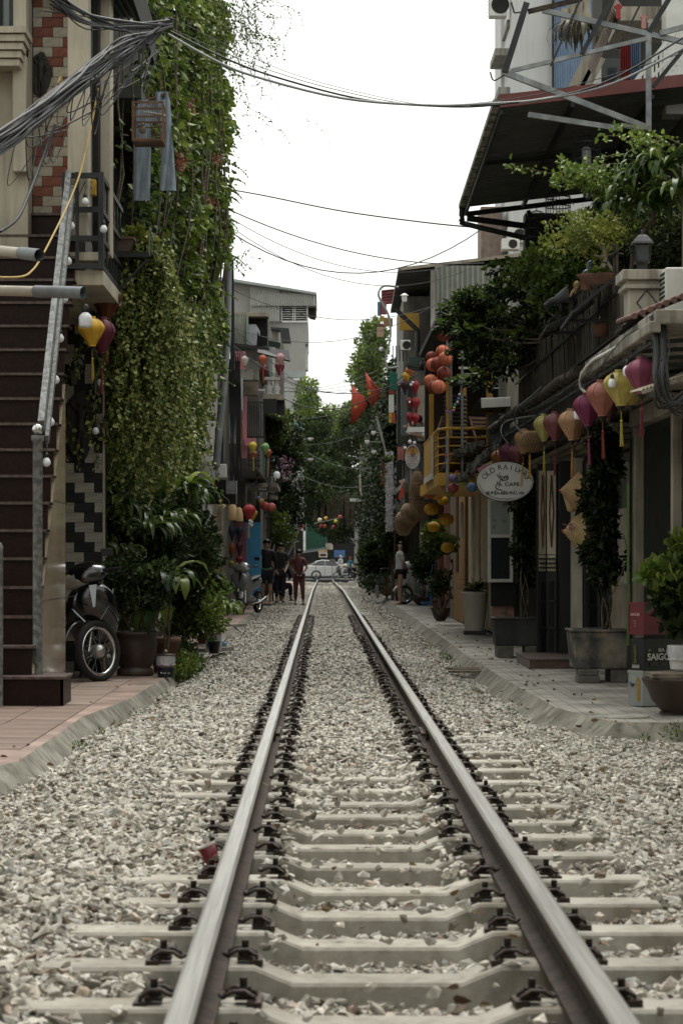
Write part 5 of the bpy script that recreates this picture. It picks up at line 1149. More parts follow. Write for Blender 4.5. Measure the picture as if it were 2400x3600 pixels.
# cages
c0=P(2060,592,22);t=thing('bird_cage','round wire birdcage with a pale cover under the big awning','birdcage',(c0.x,c0.y,c0.z+.5));birdcage(t,(c0.x,c0.y,c0.z),.28,.34,n=14,roof='dome',m=M_dsteel);b=MB();b.lathe([(.05,.02),(.05,.2),(.02,.22)],c0,12);b.build('cage_feeder',flat('feeder',(.35,.36,.35),.2),t)
c0=P(1885,870,24.5);t=thing('bird_cage','black domed birdcage hanging low between the pipes and the leaves','birdcage',(c0.x,c0.y,c0.z+.5));birdcage(t,(c0.x,c0.y,c0.z),.26,.42,n=12,roof='dome',m=M_black)
c0=P(1960,790,24.0);t=thing('bird_cage','black domed birdcage in deep shade behind the leaves','birdcage',(c0.x,c0.y,c0.z+.5));birdcage(t,(c0.x,c0.y,c0.z),.28,.4,n=12,roof='dome',m=M_black)
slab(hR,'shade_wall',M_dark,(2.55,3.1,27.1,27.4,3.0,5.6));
slab(hR,'side_boards',mat('tan_boards',(.3,.25,.17),(.17,.14,.09),scale=5,stretch=(9,9,1),rough=.8),(3.05,3.1,17.9,18.3,3.7,4.6));
# ---- things up on the right: balcony with white rail, curtains
hU=thing('upper_house','tall narrow house with white balcony rail and curtains above the red edge','house',(4,26,5));
slab(hU,'wall',mat('upper_dark'),(3.4,6.5,26.2,27.2,5.0,9.8));slab(hU,'white_wall',M_white,(P(2340,0,22.5).x,4.8,22.5,22.8,5.9,9.5),(P(2085,0,25).x,P(2112,0,25).x,25,25.2,5.9,7.0));slab(hU,'pale_beam',M_rplast,(P(2180,0,23).x,4.2,23,24,7.0,7.15))
for px0,px1,y0,y1,c_,nm_ in((2176,2216,130,300,(.2,.02,.02),'red'),(2214,2250,95,300,(.12,.18,.28),'blue')):
 b=MB();A,B_=P(px0,y1,24.5),P(px1,y0,24.5);b.corr((A.x,24.5,A.z),(B_.x-A.x,0,0),(0,0,B_.z-A.z),5,.03,(0,-1,0));b.build('curtain',cm('curt'+nm_,c_),hU)
slab(hU,'window',M_glass,(P(2110,0,25.5).x,P(2180,0,25.5).x,25.5,25.55,P(0,310,25.5).z,P(0,205,25.5).z))
t=thing('white_railing','white painted slanting balcony railing at the upper right','railing',P(2300,250,22));
b=MB();b.bar(P(2212,310,22),P(2400,75,22),.04);b.bar(P(2235,330,22),P(2430,120,22),.03);b.build('hand_bar',M_white,t)
for k in range(14):b=MB();x=2222+k*14;yt=300-(x-2222)*1.22;b.bar(P(x,yt,22),P(x,min(yt+120,320),22),.022);b.build('railing_baluster',M_white,t)
t=thing('balustrade','leaning cream balustrade with stone cut-outs above the awning','balustrade',P(2050,250,24.5));b=MB();b.bar(P(2015,320,24.5),P(2085,185,24.5),.03,.16);b.bar(P(2045,325,24.5),P(2110,200,24.5),.03,.12);b.build('balustrade_rail',M_rplast,t)
for k in range(4):
 px=1985+k*25;b=MB();c0=P(px,80-k*12,25);b.lathe([(.05,-.2),(.04,-.15),(.075,-.08),(.04,.05),(.05,.16)],c0,10);b.build('baluster',M_rplast,t)
t=thing('dry_palm','dry hanging palm fronds beside the blue sheet wall','plant',P(2020,130,25));strap_leaves('dry_frond',P(2040,80,25),60,.55,.03,leafmat('leaf_dry',(.04,.035,.025),(.08,.07,.05),(.16,.15,.11)),t,up=.1,droop=.9,g=np.random.default_rng(2))
t=thing('sheet_awning','pinkish corrugated sheet strip hanging steeply at the upper right','awning',P(2110,100,23));b=MB();A=P(2062,235,23);b.corr(A,P(2165,-10,23)-A,(.12,.4,0),22,.012,(0,0,1));b.build('awning_sheet',mat('pink_sheet',(.45,.36,.32),(.33,.26,.23),scale=6),t)
t=thing('laundry','few clothes on hangers by the upper balcony','laundry',P(2260,60,22.3));
for px,py,c_ in((2262,50,(.4,.2,.18)),(2172,14,(.28,.03,.03)),(2285,66,(.35,.3,.28))):
 b=MB();b.prism([(P(px+u,0,22.3).x,P(0,py+v,22.3).z)for u,v in((-5,0),(5,0),(14,10),(10,16),(7,13),(8,48),(-3,52),(-8,46),(-7,13),(-11,15),(-14,9))],22.3,22.33);b.build('garment',cm('lnd%d'%px,c_),t)
# ---- white tower behind
hT=thing('white_tower_block','plain pale tower block with ledges and air conditioners at its left edge','apartment block',(6,46,0));M_tow=mat('tower_paint',(.52,.52,.52),(.47,.47,.47),scale=1.2,rough=.85,streak=.25,dirtc=(.3,.3,.28))
xa=P(1800,0,44).x;slab(hT,'wall',M_tow,(xa,9,44,48,6.6,17));slab(hT,'side_wall',M_tow,(P(1760,0,46).x,xa-.001,46,46.3,7.0,17));slab(hT,'rear_wall',M_tow,(4.8,9,48,60,5,17))
slab(hT,'blue_sheet_wall',M_dark,(P(1942,0,43.8).x,P(1944,0,43.8).x,43.8,43.99,8.4,13));b=MB();A=P(1944,345,43.9);b.corr(A,(P(2100,345,43.9)-A),(0,0,3.0),26,.03,(0,-1,0));b.build('blue_sheet',mat('blue_corrugated',(.24,.32,.44),(.2,.28,.4),scale=4,rough=.5,streak=.2),hT)
for(px,py,w_)in((1800,105,40),(1758,205,46),(1770,340,30)):c0=P(px,py,45);slab(hT,'window_ledge',M_plaster,(c0.x-.15,c0.x+.15,44.6,45.9,c0.z-.03,c0.z+.12),bevel=.01)
ac_unit('pale air conditioner high on the tower block at the left edge',tuple(P(1748,62,44.5)),.36,.3,.46,n=6);ac_unit('pale air conditioner on the tower wall below the awning pipes',tuple(P(1815,855,44)),.4,.3,.3,n=5);ac_unit('pale air conditioner lower on the tower wall behind the domed cage',tuple(P(1792,880,43.5)),.36,.3,.22,n=5)
slab(hT,'brick_strip',mat('worn_brick',(.25,.19,.16),(.17,.13,.11),scale=8,rough=.9,dirt=.4),(P(1690,0,45).x,P(1765,0,45).x,45.0,46.0,5.6,8.6))
# ================================================================= LANTERN ROW, SIGNS, THINGS ON THE RIGHT PAVEMENT
pink,red,yel,yelb,pur,crm,dpk,org=(.32,.07,.14),(.42,.16,.12),(.62,.50,.14),(.36,.27,.07),(.24,.035,.11),(.52,.30,.16),(.22,.07,.07),(.40,.15,.05)
G_='silk lanterns along the eaves'
LR=[
 (2254,1322,15.6,.205,.235,pink,'magenta silk lantern nearest the right border, half behind black cables',(.25,.03,.06),.2),
 (2178,1364,16.7,.235,.245,yel,'yellow silk lantern between the magenta and the salmon one',(.5,.4,.05),.2),
 (2222,1368,17.6,.22,.24,yelb,'stained brownish yellow lantern squeezed behind the yellow and magenta ones',None,0),
 (2112,1400,17.6,.23,.26,red,'salmon and brick red silk lantern with a pale top',(.25,.04,.03),.22),
 (2140,1425,18.6,.2,.22,(.12,.03,.03),'dark red lantern in the shade behind the salmon one',None,0),
 (2060,1440,18.7,.22,.255,pur,'plum purple silk lantern with white bulb at its shoulder',(.3,.05,.12),.22),
 (2006,1493,19.8,.22,.255,crm,'apricot cream silk lantern beside the white bulb',(.42,.2,.03),.22),
 (2030,1500,20.6,.19,.22,(.28,.13,.07),'faded orange lantern half behind the apricot one',None,0),
 (1952,1500,21.0,.21,.25,dpk,'dusty rose silk lantern between yellow and apricot ones',(.16,.03,.03),.22),
 (1912,1504,22.2,.19,.25,(.5,.44,.15),'pale yellow silk lantern just right of the woven bamboo one',(.45,.38,.06),.22),
 (1846,1552,23.6,.2,.24,(.45,.25,.12),'tan orange lantern peeping out left of the woven bamboo one',(.42,.25,.05),.25),
 (1815,1601,25.0,.20,.24,dpk,'old rose silk lantern over the right end of the round cafe sign',(.2,.06,.06),.18),
 (1786,1598,26.0,.20,.24,(.17,.03,.09),'dark purple silk lantern over the middle of the round cafe sign',(.15,.03,.05),.18),
 (1758,1618,27.0,.19,.25,(.30,.10,.03),'burnt orange silk lantern hanging right in front of the round cafe sign',(.32,.12,.04),.2)]
for px,py,Y,w_,h_,col,lb,ta,tl in LR:lantern(px,py,Y,w_*1.17,h_*1.04,tuple(v*.82 for v in col),lb,tassel=ta,tl=tl,group=G_,wire=.12)
bulb(2204,1302,15.9,'fat white bulb between the yellow and the magenta lantern',r=.036,group='fat white bulbs among the silk lanterns',flatb=True)
bulb(2150,1345,16.6,'white bulb left of the yellow lantern, half hidden',r=.03,group='fat white bulbs among the silk lanterns',flatb=True)
bulb(2030,1455,19.2,'fat white bulb between the plum and the apricot lantern',r=.04,group='fat white bulbs among the silk lanterns',flatb=True)
# woven bamboo lantern
c0=P(1868,1552,23.0);t=thing('bamboo_lantern','wide woven bamboo lantern between the pale yellow and the tan silk ones','lantern',(c0.x,c0.y,c0.z+.12));pr=[(.35,-1),(.62,-.8),(.92,-.35),(1,.05),(.85,.5),(.55,.85),(.3,1)]
def woven(t,c,w_,h_,m,n=26,r=.0035,nm='woven_cane'):
 b=MB()
 for s_ in(-1,1):
  for k in range(n):
   pts=[(c[0]+a*w_/2*math.cos(6.283*k/n+s_*q*.9),c[1]+a*w_/2*math.sin(6.283*k/n+s_*q*.9),c[2]+q*h_/2)for a,q in pr];b.tube(pts,r,4,caps=False)
 b.build(nm,m,t)
M_cane=mat('cane',(.36,.24,.12),(.2,.12,.06),scale=8,rough=.7);woven(t,c0,.30,.22,M_cane);b=MB();b.lathe([(a*.135,q*.1)for a,q in pr],c0,18);b.build('inner_paper',mat('inner_paper',(.10,.06,.03),(.05,.03,.02)),t)
b=MB();b.lathe([(.055,-.12),(.06,-.1)],c0,14);b.tube([(c0.x,c0.y,c0.z+.1),(c0.x,c0.y,c0.z+.2)],.003,4);b.build('lantern_mount',M_wood,t);b=MB()
for k in range(5):b.tube([(c0.x-.03+.004*k,c0.y,c0.z-.13),(c0.x-.03+.004*k,c0.y,c0.z-.4)],.003,4)
b.build('tassel',cm('tassel_gold',(.42,.25,.05)),t)
# round cafe sign
M_sign=mat('sign_enamel',(.62,.62,.60),(.5,.5,.48),scale=3,rough=.35,dirt=.3,dirtc=(.3,.3,.28));M_ink=flat('sign_ink',(.015,.015,.015),.5)
def oval(t,c,a,b_,yoff,th,m,nm,n=48,smooth=False):
 q=MB();q.prism([(c.x+a*math.cos(6.283*k/n),c.z+b_*math.sin(6.283*k/n))for k in range(n)],c.y+yoff,c.y+yoff+th);return q.build(nm,m,t)
def ring(t,c,a,b_,wd,yoff,m,nm,a0=0,a1=6.283,n=64):
 q=MB();vs=[];
 for k in range(n+1):
  an=a0+(a1-a0)*k/n
  for s_ in(0,1):
   for yy in(0,.004):vs.append((c.x+(a-wd*s_)*math.cos(an),c.y+yoff+yy,c.z+(b_-wd*s_)*math.sin(an)))
 fs=[]
 for k in range(n):o=4*k;fs+=[(o,o+4,o+6,o+2),(o+1,o+3,o+7,o+5),(o,o+1,o+5,o+4),(o+2,o+6,o+7,o+3)]
 q.add(vs,fs);return q.build(nm,m,t)
def arc_text(t,s,c,a,b_,size,m,a0,a1,y,flip=False,bold=0.0):
 "one glyph object per letter along an ellipse, angles in degrees"
 n=len(s)
 for i,ch in enumerate(s):
  if ch==' ':continue
  an=R(a0+(a1-a0)*(i/(n-1)));x,z=c.x+a*math.cos(an),c.z+b_*math.sin(an);tx,tz=-a*math.sin(an),b_*math.cos(an);rot=math.atan2(tz,tx)+(0 if flip else math.pi)
  text(ch,(x,y,z),size,m,t,rot=(math.pi/2,-rot,0),bold=bold)
c0=P(1774,1693,24.9);t=thing('oval_sign','white oval cafe sign with black lettering and coffee cup, hung under the lanterns','sign',c0);s_=24.9/F
oval(t,c0,101*s_,72*s_,0,.06,M_ink,'sign_box');oval(t,c0,99*s_,69*s_,-.006,.01,M_sign,'sign_face');ring(t,c0,97*s_,67*s_,.012,-.011,flat('rim_grey',(.45,.45,.44),.4),'sign_rim')
ring(t,c0,92*s_,62*s_,.005,-.011,M_ink,'border_line',R(187),R(288));ring(t,c0,93*s_,63*s_,.005,-.011,M_ink,'border_line',R(2),R(50))
yt=c0.y-.011
arc_text(t,'OLD',c0,76*s_,48*s_,.088,M_ink,158,126,yt);arc_text(t,'RAILWAY',c0,78*s_,50*s_,.088,M_ink,104,14,yt)
text('CAFE',(c0.x+24*s_,yt,c0.z-10*s_),.058,M_ink,t,sx=1.25,bold=.0008);text('8E ĐIỆN BIÊN PHỦ, HN',(c0.x+0*s_,yt,c0.z-41*s_),.05,M_ink,t,bold=.001,sx=.86)
def logo(pts,r0,nm='cup_drawing',ytt=None,m=None):
 sp=smooth_path([Vector((c0.x+u*s_,(ytt or yt)-.001,c0.z-v*s_))for u,v in pts],5);n=len(sp);b=MB();b.tube(sp,[r0*s_*(.35+.65*math.sin(math.pi*(i+.3)/n))for i in range(n)],5);b.build(nm,m or M_ink,t)
for pts,r0 in(([(-18,-34),(-20,-24),(-10,-16),(2,-18),(8,-20),(10,-12),(4,-4)],1.9),([(-30,-26),(-24,-18),(-12,-8),(-6,-4)],2.2),([(-20,-6),(-8,-10),(5,-11),(8,-6),(-8,-4),(-18,-5)],1.0),([(-20,-5),(-18,6),(-10,16)],1.6),([(-20,4),(-28,2),(-26,10),(-14,12)],1.5),([(-29,8),(-34,18),(-26,27),(-8,30)],1.7),([(-24,14),(-20,20),(-22,16)],1.6)):logo(pts,r0)
b=MB();b.bar(c0+Vector((-.1,.03,.24)),c0+Vector((-.1,.03,.5)),.012);b.bar(c0+Vector((.1,.03,.24)),c0+Vector((.1,.03,.5)),.012);b.bar(c0+Vector((.3,.03,0)),Vector((XF+.1,c0.y+.03,c0.z)),.03);b.build('sign_bracket',M_dsteel,t)
t=thing('roof_banner','pink and yellow cloth bunting behind the top of the oval cafe sign','bunting',P(1700,1640,27.5));b=MB();b.bar(P(1680,1655,27.5),P(1708,1635,27.5),.08,.05);b.build('pink_cloth',cm('bpink',(.45,.16,.24)),t);b=MB();b.bar(P(1708,1640,27.6),P(1740,1618,27.6),.08,.05);b.build('yellow_cloth',cm('byel',(.5,.42,.15)),t)
# conical hats hung beside the climbing plant
M_hat=mat('palm_hat',(.42,.30,.16),(.3,.2,.1),scale=6,rough=.8)
def hat(px,py,Y,r,ax,label,m,flower=False,worn=False):
 c=P(px,py,Y);t=thing('conical_hat',label,'conical hat',c);d=Vector(ax).normalized();q=d.to_track_quat('Z','Y').to_euler();b=MB()
 b.lathe([(r*(1-i/10.)+.0005,r*.95*i/10.)for i in range(11)],(0,0,0),28,rot=q,ribs=28,dip=.03 if not worn else .12);b.build('hat_cone',m,t,world=False);b=MB()
 for i in range(0,10):b.lathe([(r*(1-i/10.)*1.004+.001,r*.95*i/10.-.002),(r*(1-i/10.)*1.006+.001,r*.95*i/10.+.002)],(0,0,0),28,rot=q,cap=False)
 b.build('hat_hoops',M_cane,t,world=False);b=MB();b.ball(d*r*.95,.012,8);b.build('hat_tip',flat('tip_red',(.4,.03,.03)),t,world=False)
 if flower:
  g=np.random.default_rng(3);pts=np.array([tuple(d*r*.45+Vector((-.02,-r*.52,.05)))])+g.normal(size=(40,3))*np.array([.028,.004,.03]);leaves('painted_flower',pts+np.array(tuple(c)),rand_dirs(40,(0,-.4,0),g),.022,leafmat('petal',(.3,.06,.12),(.5,.16,.24),(.5,.35,.35)),t,rs=g,wid=.9)
hat(2030,1728,21.6,.20,(-1,-.15,.05),'worn straw conical hat hung sideways, upper of two beside the climbing plant',M_hat,worn=True);hat(2035,1868,21.9,.19,(-1,-.25,-.02),'conical hat with a painted pink flower and red tip, lower of two',mat('new_hat',(.5,.38,.2),(.4,.28,.13),scale=6),flower=True)
c0=P(2015,1760,21.9);b=MB();b.lathe([(.03,-.12),(.12,.02),(.10,.12),(.04,.16)],c0,18,rot=(0,.3,0));single(b,'straw_basket',M_hat,'straw bag hanging between the two conical hats','basket',c0)
# stone planters
M_trough=mat('black_stone_trough',(.06,.062,.062),(.03,.031,.031),scale=4,rough=.6,dirt=.4,dirtc=(.12,.11,.1));M_trough2=mat('weathered_trough',(.13,.13,.125),(.05,.052,.052),scale=4,rough=.75,dirt=.95,dirtc=(.33,.27,.19),dscale=4.5,bump=.5,contrast=(.4,.6))
def trough(x0,x1,y0,y1,z0,z1,m,label,flare=.03):
 t=thing('stone_trough',label,'planter',((x0+x1)/2,(y0+y1)/2,z0));b=MB();f=flare
 b.add([(x0+f,y0+f,z0),(x1-f,y0+f,z0),(x1-f,y1-f,z0),(x0+f,y1-f,z0),(x0,y0,z1),(x1,y0,z1),(x1,y1,z1),(x0,y1,z1)],[(3,2,1,0),(0,1,5,4),(1,2,6,5),(2,3,7,6),(3,0,4,7),(4,5,6,7)]);b.build('trough_body',m,t,bevel=.012)
 b=MB();e=.012;w_=.035
 for q in((x0-e,x1+e,y0-e,y0+w_),(x0-e,x1+e,y1-w_,y1+e),(x0-e,x0+w_,y0+w_,y1-w_),(x1-w_,x1+e,y0+w_,y1-w_)):b.bb(*q,z1+.001,z1+.022)
 b.build('trough_rim',m,t,bevel=.005);slab(t,'soil',M_soil,(x0+w_,x1-w_,y0+w_,y1-w_,z1+.0015,z1+.01));return t
A=P(2012,2385,20.3);Bx=P(2212,2385,20.3).x
trough(A.x,Bx,20.3,20.85,.21,.56,M_trough2,'blotchy weathered stone trough raised on concrete blocks, by the brown step')
A2=P(1735,2275,25.4);B2=P(1905,2275,25.4).x;trough(A2.x,B2,25.4,25.9,.22,.53,M_trough,'smooth black stone trough raised on concrete blocks, left of the folding door')
for i,(x0,x1,y0,y1,z0,z1,lb)in enumerate(((A.x+.04,A.x+.25,20.25,20.45,.08,.145,'lower concrete block under the left end of the weathered trough'),(A.x+.05,A.x+.24,20.27,20.5,.146,.209,'upper concrete block under the left end of the weathered trough'),(Bx-.17,Bx+.02,20.35,20.8,.08,.209,'concrete block under the right end of the weathered trough'),(A2.x+.04,A2.x+.23,25.35,25.8,.08,.219,'concrete block under the left end of the black trough'),(B2-.2,B2-.01,25.35,25.8,.08,.219,'concrete block under the right end of the black trough'))):
 b=MB();b.bb(x0,x1,y0,y1,z0,z1);single(b,'concrete_block',mat('block_grey',(.22,.21,.18),(.12,.115,.1),scale=8,rough=.9,dirt=.5),lb,'concrete block',((x0+x1)/2,(y0+y1)/2,z0),'blocks under the stone troughs',bevel=.008)
def climber(label,cx,cy,z0,z1,seed,N,rad,size,m=L_dark):
 t=thing('climbing_shrub',label,'climbing shrub',(cx,cy,z0));g=np.random.default_rng(seed);cs=[];rs_=[]
 for q in range(26):z=z0+(z1-z0)*(.28+.72*q/25);cs.append((cx+g.normal()*rad*.55,cy+g.normal()*rad*.6,z));rs_.append((rad*(.6+.4*g.random()),)*3)
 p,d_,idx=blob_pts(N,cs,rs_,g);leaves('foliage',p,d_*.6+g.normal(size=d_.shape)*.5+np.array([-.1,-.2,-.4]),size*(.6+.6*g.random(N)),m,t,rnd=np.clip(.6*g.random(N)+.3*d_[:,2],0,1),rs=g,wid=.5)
 b=MB()
 for k in range(6):
  pts=[(cx+.05*math.sin(k*2+q*1.1),cy+.05*math.cos(k*1.7+q),z0+(z1-z0)*.75*q/7)for q in range(8)];b.tube(smooth_path(pts,2),.010,5)
 b.build('twining_stem',M_bark,t)
climber('dark climbing shrub rising from the weathered trough beside the conical hats',P(2130,0,20.55).x,20.55,.56,2.4,5,2000,.13,.09)
climber('dark slender climbing shrub rising from the black trough under the oval sign',P(1842,0,25.8).x,25.8,.53,2.2,6,1500,.11,.085)
b=MB();b.tube(smooth_path([P(2190,1880,20.2),P(2205,1950,20.2),P(2190,2000,20.2),P(2165,2060,20.3),P(2140,2110,20.4)],4),.006,5);single(b,'vine_tendril',M_bark,'bare looping tendril right of the climbing shrub with the hats','vine',P(2190,1880,20.2))
# white fluted pot
c0=Vector((2.33,33,.09));t=thing('potted_plant','spiky dark plant in a tall white fluted pot by the cream shutters','potted plant',c0);pot(t,tuple(c0+Vector((0,0,.055))),.20,.6,mat('white_pot',(.62,.6,.54),(.5,.48,.43),scale=3,rough=.5,dirt=.3,dirtc=(.3,.27,.22)),'fluted');slab(t,'pot_block',M_trough,(c0.x-.17,c0.x+.17,32.85,33.1,.09,.14));g=np.random.default_rng(4);strap_leaves('spiky_leaves',c0+Vector((0,0,.58)),90,.36,.04,leafmat('leaf_variegated',(.03,.045,.02),(.07,.10,.035),(.4,.42,.25)),t,up=1.0,droop=.5,g=g)
# bowl pot with little tree
c0=P(1548,2186,40.0);c0.z=.09;t=thing('potted_tree','small twisted tree with bright crown in a brown bowl by the green pipe','potted tree',c0);pot(t,tuple(c0),.185,.25,M_claydark,'bowl');q=lambda a,b_:P(a,b_,38)
branchy(t,tuple(q(1548,2160)),[tuple(q(1535,2000)),tuple(q(1560,1990)),tuple(q(1520,2060)),tuple(q(1570,2050)),tuple(q(1540,1900)),tuple(q(1575,1960))],.03,wob=.12);foliage(t,tuple(q(1540,1895)),(.24,.25,.26),2600,.08,L_mid,k=26,rr=.12,seed=7);foliage(t,tuple(q(1548,2060)),(.2,.2,.22),500,.07,L_dark,k=12,rr=.1,seed=8);foliage(t,tuple(q(1530,1860)),(.14,.2,.12),500,.08,L_bright,k=10,rr=.08,seed=9)
# beer crates and bucket plant at the right border
c0=P(2216,2475,17.2)
def crate(z0,z1,m,label,y=17.15,x0=2.46,x1=2.95,d=.33):
 t=thing('drinks_crate',label,'crate',((x0+x1)/2,y+d/2,z0),'stacked drinks crates');b=MB();th=.012
 b.bb(x0,x1,y,y+th,z0,z1);b.bb(x0,x1,y+d-th,y+d,z0,z1);b.bb(x0,x0+th,y+th,y+d-th,z0,z1);b.bb(x1-th,x1,y+th,y+d-th,z0,z1)
 for zz in(z0+.02,z1-.015):b.bb(x0-.005,x1+.005,y-.005,y-.0005,zz-.012,zz+.012)
 b.build('crate_wall',m,t,bevel=.004);slab(t,'crate_floor',m,(x0+.013,x1-.013,y+.013,y+d-.013,z0+.01,z0+.02));return t
def crate2(px0,pxe,px1,y0p,y1p,m,label,Y=17.0):
 "crate turned so its short end and long side both show"
 k=Y/F;xe=(pxe-VX)*k;zb,zt_=H0-(y1p-VY)*k,H0-(y0p-VY)*k;t=thing('drinks_crate',label,'crate',(xe,Y,zb),'stacked drinks crates')
 A_,B_,C_=Vector(((px0-VX)*k-.0,Y+.12,0)),Vector((xe,Y,0)),Vector(((px1-VX)*k,Y+.2,0));D_=A_+(C_-B_)
 cor=[A_,B_,C_,D_];th=.014
 for i in range(4):
  p,q_=cor[i],cor[(i+1)%4];u=(q_-p).normalized();nrm=Vector((u.y,-u.x,0));b=MB()
  def wallq(off,a0,a1,z0,z1):
   P1,P2=p+u*a0+nrm*off,q_-u*a1+nrm*off;I1,I2=P1-nrm*th,P2-nrm*th
   b.add([Vector((v.x,v.y,z))for z in(z0,z1)for v in(P1,P2,I2,I1)],[(0,1,5,4),(1,2,6,5),(2,3,7,6),(3,0,4,7),(4,5,6,7),(3,2,1,0)])
  wallq(0,.001,.001,zb,zt_);wallq(.006,-.003,-.003,zt_-.022,zt_-.003);wallq(.006,-.003,-.003,zb+.003,zb+.022)
  b.build('crate_side',m,t)
 b=MB();b.add([Vector((v.x,v.y,zb+.012))for v in cor],[(0,1,2,3)]);b.build('crate_floor',m,t)
 u=(B_-A_).normalized();v=(C_-B_).normalized();return t,A_,B_,C_,u,v,zb,zt_
def on_face(t,base,u,z,body,size,m,sx=1.0,bold=.0):
 ang=math.atan2(u.y,u.x);nrm=Vector((u.y,-u.x,0));p=base+nrm*.012;return text(body,(p.x,p.y,z),size,m,t,rot=(math.pi/2,0,ang),sx=sx,bold=bold)
t,A_,B_,C_,u,v,zb,zt_=crate2(2214,2262,2440,2118,2232,mat('crate_crimson',(.13,.008,.014),(.10,.007,.011),scale=4,rough=.4),'dark red drinks crate with white lettering, topmost of the stack')
on_face(t,A_.lerp(B_,.5),u,zb+(zt_-zb)*.62,'HANOI BEER',.034,flat('print_pink',(.5,.3,.3)),sx=.5,bold=.0006)
b=MB();pz=zb+(zt_-zb)*.35;pc=A_.lerp(B_,.5)+Vector((u.y,-u.x,0))*.012;b.tube(smooth_path([(pc.x-.018,pc.y,pz+.025),(pc.x+.012,pc.y,pz+.018),(pc.x-.01,pc.y,pz+.002),(pc.x+.016,pc.y,pz-.006)],4),.0022,4);b.ball((pc.x,pc.y,pz-.022),.006,8);b.build('printed_emblem',flat('print_pink',(.5,.3,.3)),t)
t,A_,B_,C_,u,v,zb,zt_=crate2(2218,2263,2440,2246,2360,mat('crate_dark_green',(.006,.010,.007),(.004,.007,.005),scale=4,rough=.4),'very dark green drinks crate with big white lettering, middle of the stack')
Mw=flat('print_white',(.5,.5,.46),.5);on_face(t,A_.lerp(B_,.5),u,zb+.035,'SAIGON',.036,Mw,sx=.55,bold=.0008);on_face(t,B_+v*.16,v,zb+.11,'SAIGON',.075,Mw,bold=.0015)
on_face(t,B_+v*.155,v,zb+.165,'BIA',.04,Mw);on_face(t,B_+v*.13,v,zb+.055,'SPECIAL',.045,flat('print_olive',(.09,.08,.05),.6),bold=.0008);on_face(t,B_+v*.045,v,zb+.165,'EST.',.014,Mw)
b=MB();pc=A_.lerp(B_,.45)+Vector((u.y,-u.x,0))*.012;b.prism([(pc.x-.012,zb+.06),(pc.x+.014,zb+.06),(pc.x+.006,zb+.11),(pc.x+.012,zb+.15),(pc.x+.002,zb+.21),(pc.x-.012,zb+.2),(pc.x-.006,zb+.12)],pc.y-.002,pc.y);b.build('printed_emblem',flat('print_gold',(.16,.13,.05),.5),t)
t,A_,B_,C_,u,v,zb,zt_=crate2(2214,2258,2440,2358,2483,mat('crate_silver',(.30,.32,.31),(.24,.26,.25),scale=4,rough=.45,dirt=.3,dirtc=(.15,.14,.12)),'silver grey drinks crate with dark blue lettering, bottom of the stack')
on_face(t,A_.lerp(B_,.32),u,zb+.17,'Tiger',.042,flat('print_navy',(.02,.03,.08),.5),sx=.6,bold=.001);b=MB();pc=A_.lerp(B_,.75)+Vector((u.y,-u.x,0))*.012;b.prism([(pc.x-.012,zb+.04),(pc.x+.018,zb+.04),(pc.x+.012,zb+.12),(pc.x+.018,zb+.2),(pc.x-.008,zb+.24),(pc.x-.02,zb+.16)],pc.y-.002,pc.y);b.build('printed_emblem',flat('print_amber',(.45,.3,.08),.5),t)
b=MB()
for k in range(4):b.bar((pc.x-.012+.003*k,pc.y-.003,zb+.07+.035*k),(pc.x+.01,pc.y-.003,zb+.085+.035*k),.006,.002)
b.build('printed_stripes',M_white,t)
c0=P(2385,2352,16.3);t=thing('bucket_plant','leafy mulberry-like plant in a white bucket standing on the big brown pot','potted plant',c0)
b=MB();b.lathe([(.085,c0.z),(.105,c0.z+.17),(.108,c0.z+.18),(.10,c0.z+.18),(.0,c0.z+.15)],(c0.x+.02,c0.y,0),24);b.build('bucket',M_white,t);b=MB();b.lathe([(.112,c0.z+.175),(.118,c0.z+.13),(.106,c0.z+.09),(.112,c0.z+.07)],(c0.x+.02,c0.y,0),28,ribs=11,dip=.1);b.build('plastic_bag',flat('clear_plastic',(.5,.5,.52),.15),t)
q=lambda a,b_:P(a+34,b_,16.4)
branchy(t,tuple(q(2385,2290)),[tuple(q(2300,2060)),tuple(q(2250,1990)),tuple(q(2380,1960)),tuple(q(2420,2060)),tuple(q(2340,2000)),tuple(q(2330,2130))],.012,M_bark,wob=.05);foliage(t,tuple(q(2360,2080)),(.18,.22,.18),620,.075,L_dark,k=24,rr=.08,seed=12,wid=.8);foliage(t,tuple(q(2340,2020)),(.2,.2,.1),260,.075,L_mid,k=14,rr=.07,seed=22,wid=.8);foliage(t,tuple(q(2260,2010)),(.09,.12,.05),220,.075,L_bright,k=8,rr=.05,seed=13,wid=.8);foliage(t,tuple(q(2390,1930)),(.12,.15,.11),260,.08,L_mid,k=10,rr=.06,seed=14,wid=.8);foliage(t,tuple(q(2370,2160)),(.17,.2,.14),500,.09,L_dark,k=14,rr=.08,seed=15,wid=.8)
c0=P(2370,2500,16.2);t=thing('big_pot','wide dark red-brown glazed pot with a board across it at the right border','pot',(c0.x,c0.y,.08));pot(t,(c0.x+.03,c0.y,.10),.27,.26,M_claydark,'bowl');b=MB();b.bb(c0.x-.20,c0.x+.35,c0.y-.22,c0.y+.1,.365,.40);b.build('board',mat('old_wood'),t);slab(t,'pot_foot',M_trough,(c0.x-.1,c0.x+.2,c0.y-.1,c0.y+.1,.06,.10))
b=MB();b.bar(P(2206,1700,17.9),P(2206,2270,17.9),.018);single(b,'green_pole',flat('pole_green',(.08,.16,.04),.5),'thin bright green pole standing behind the crate stack','pole',P(2206,2270,17.9))
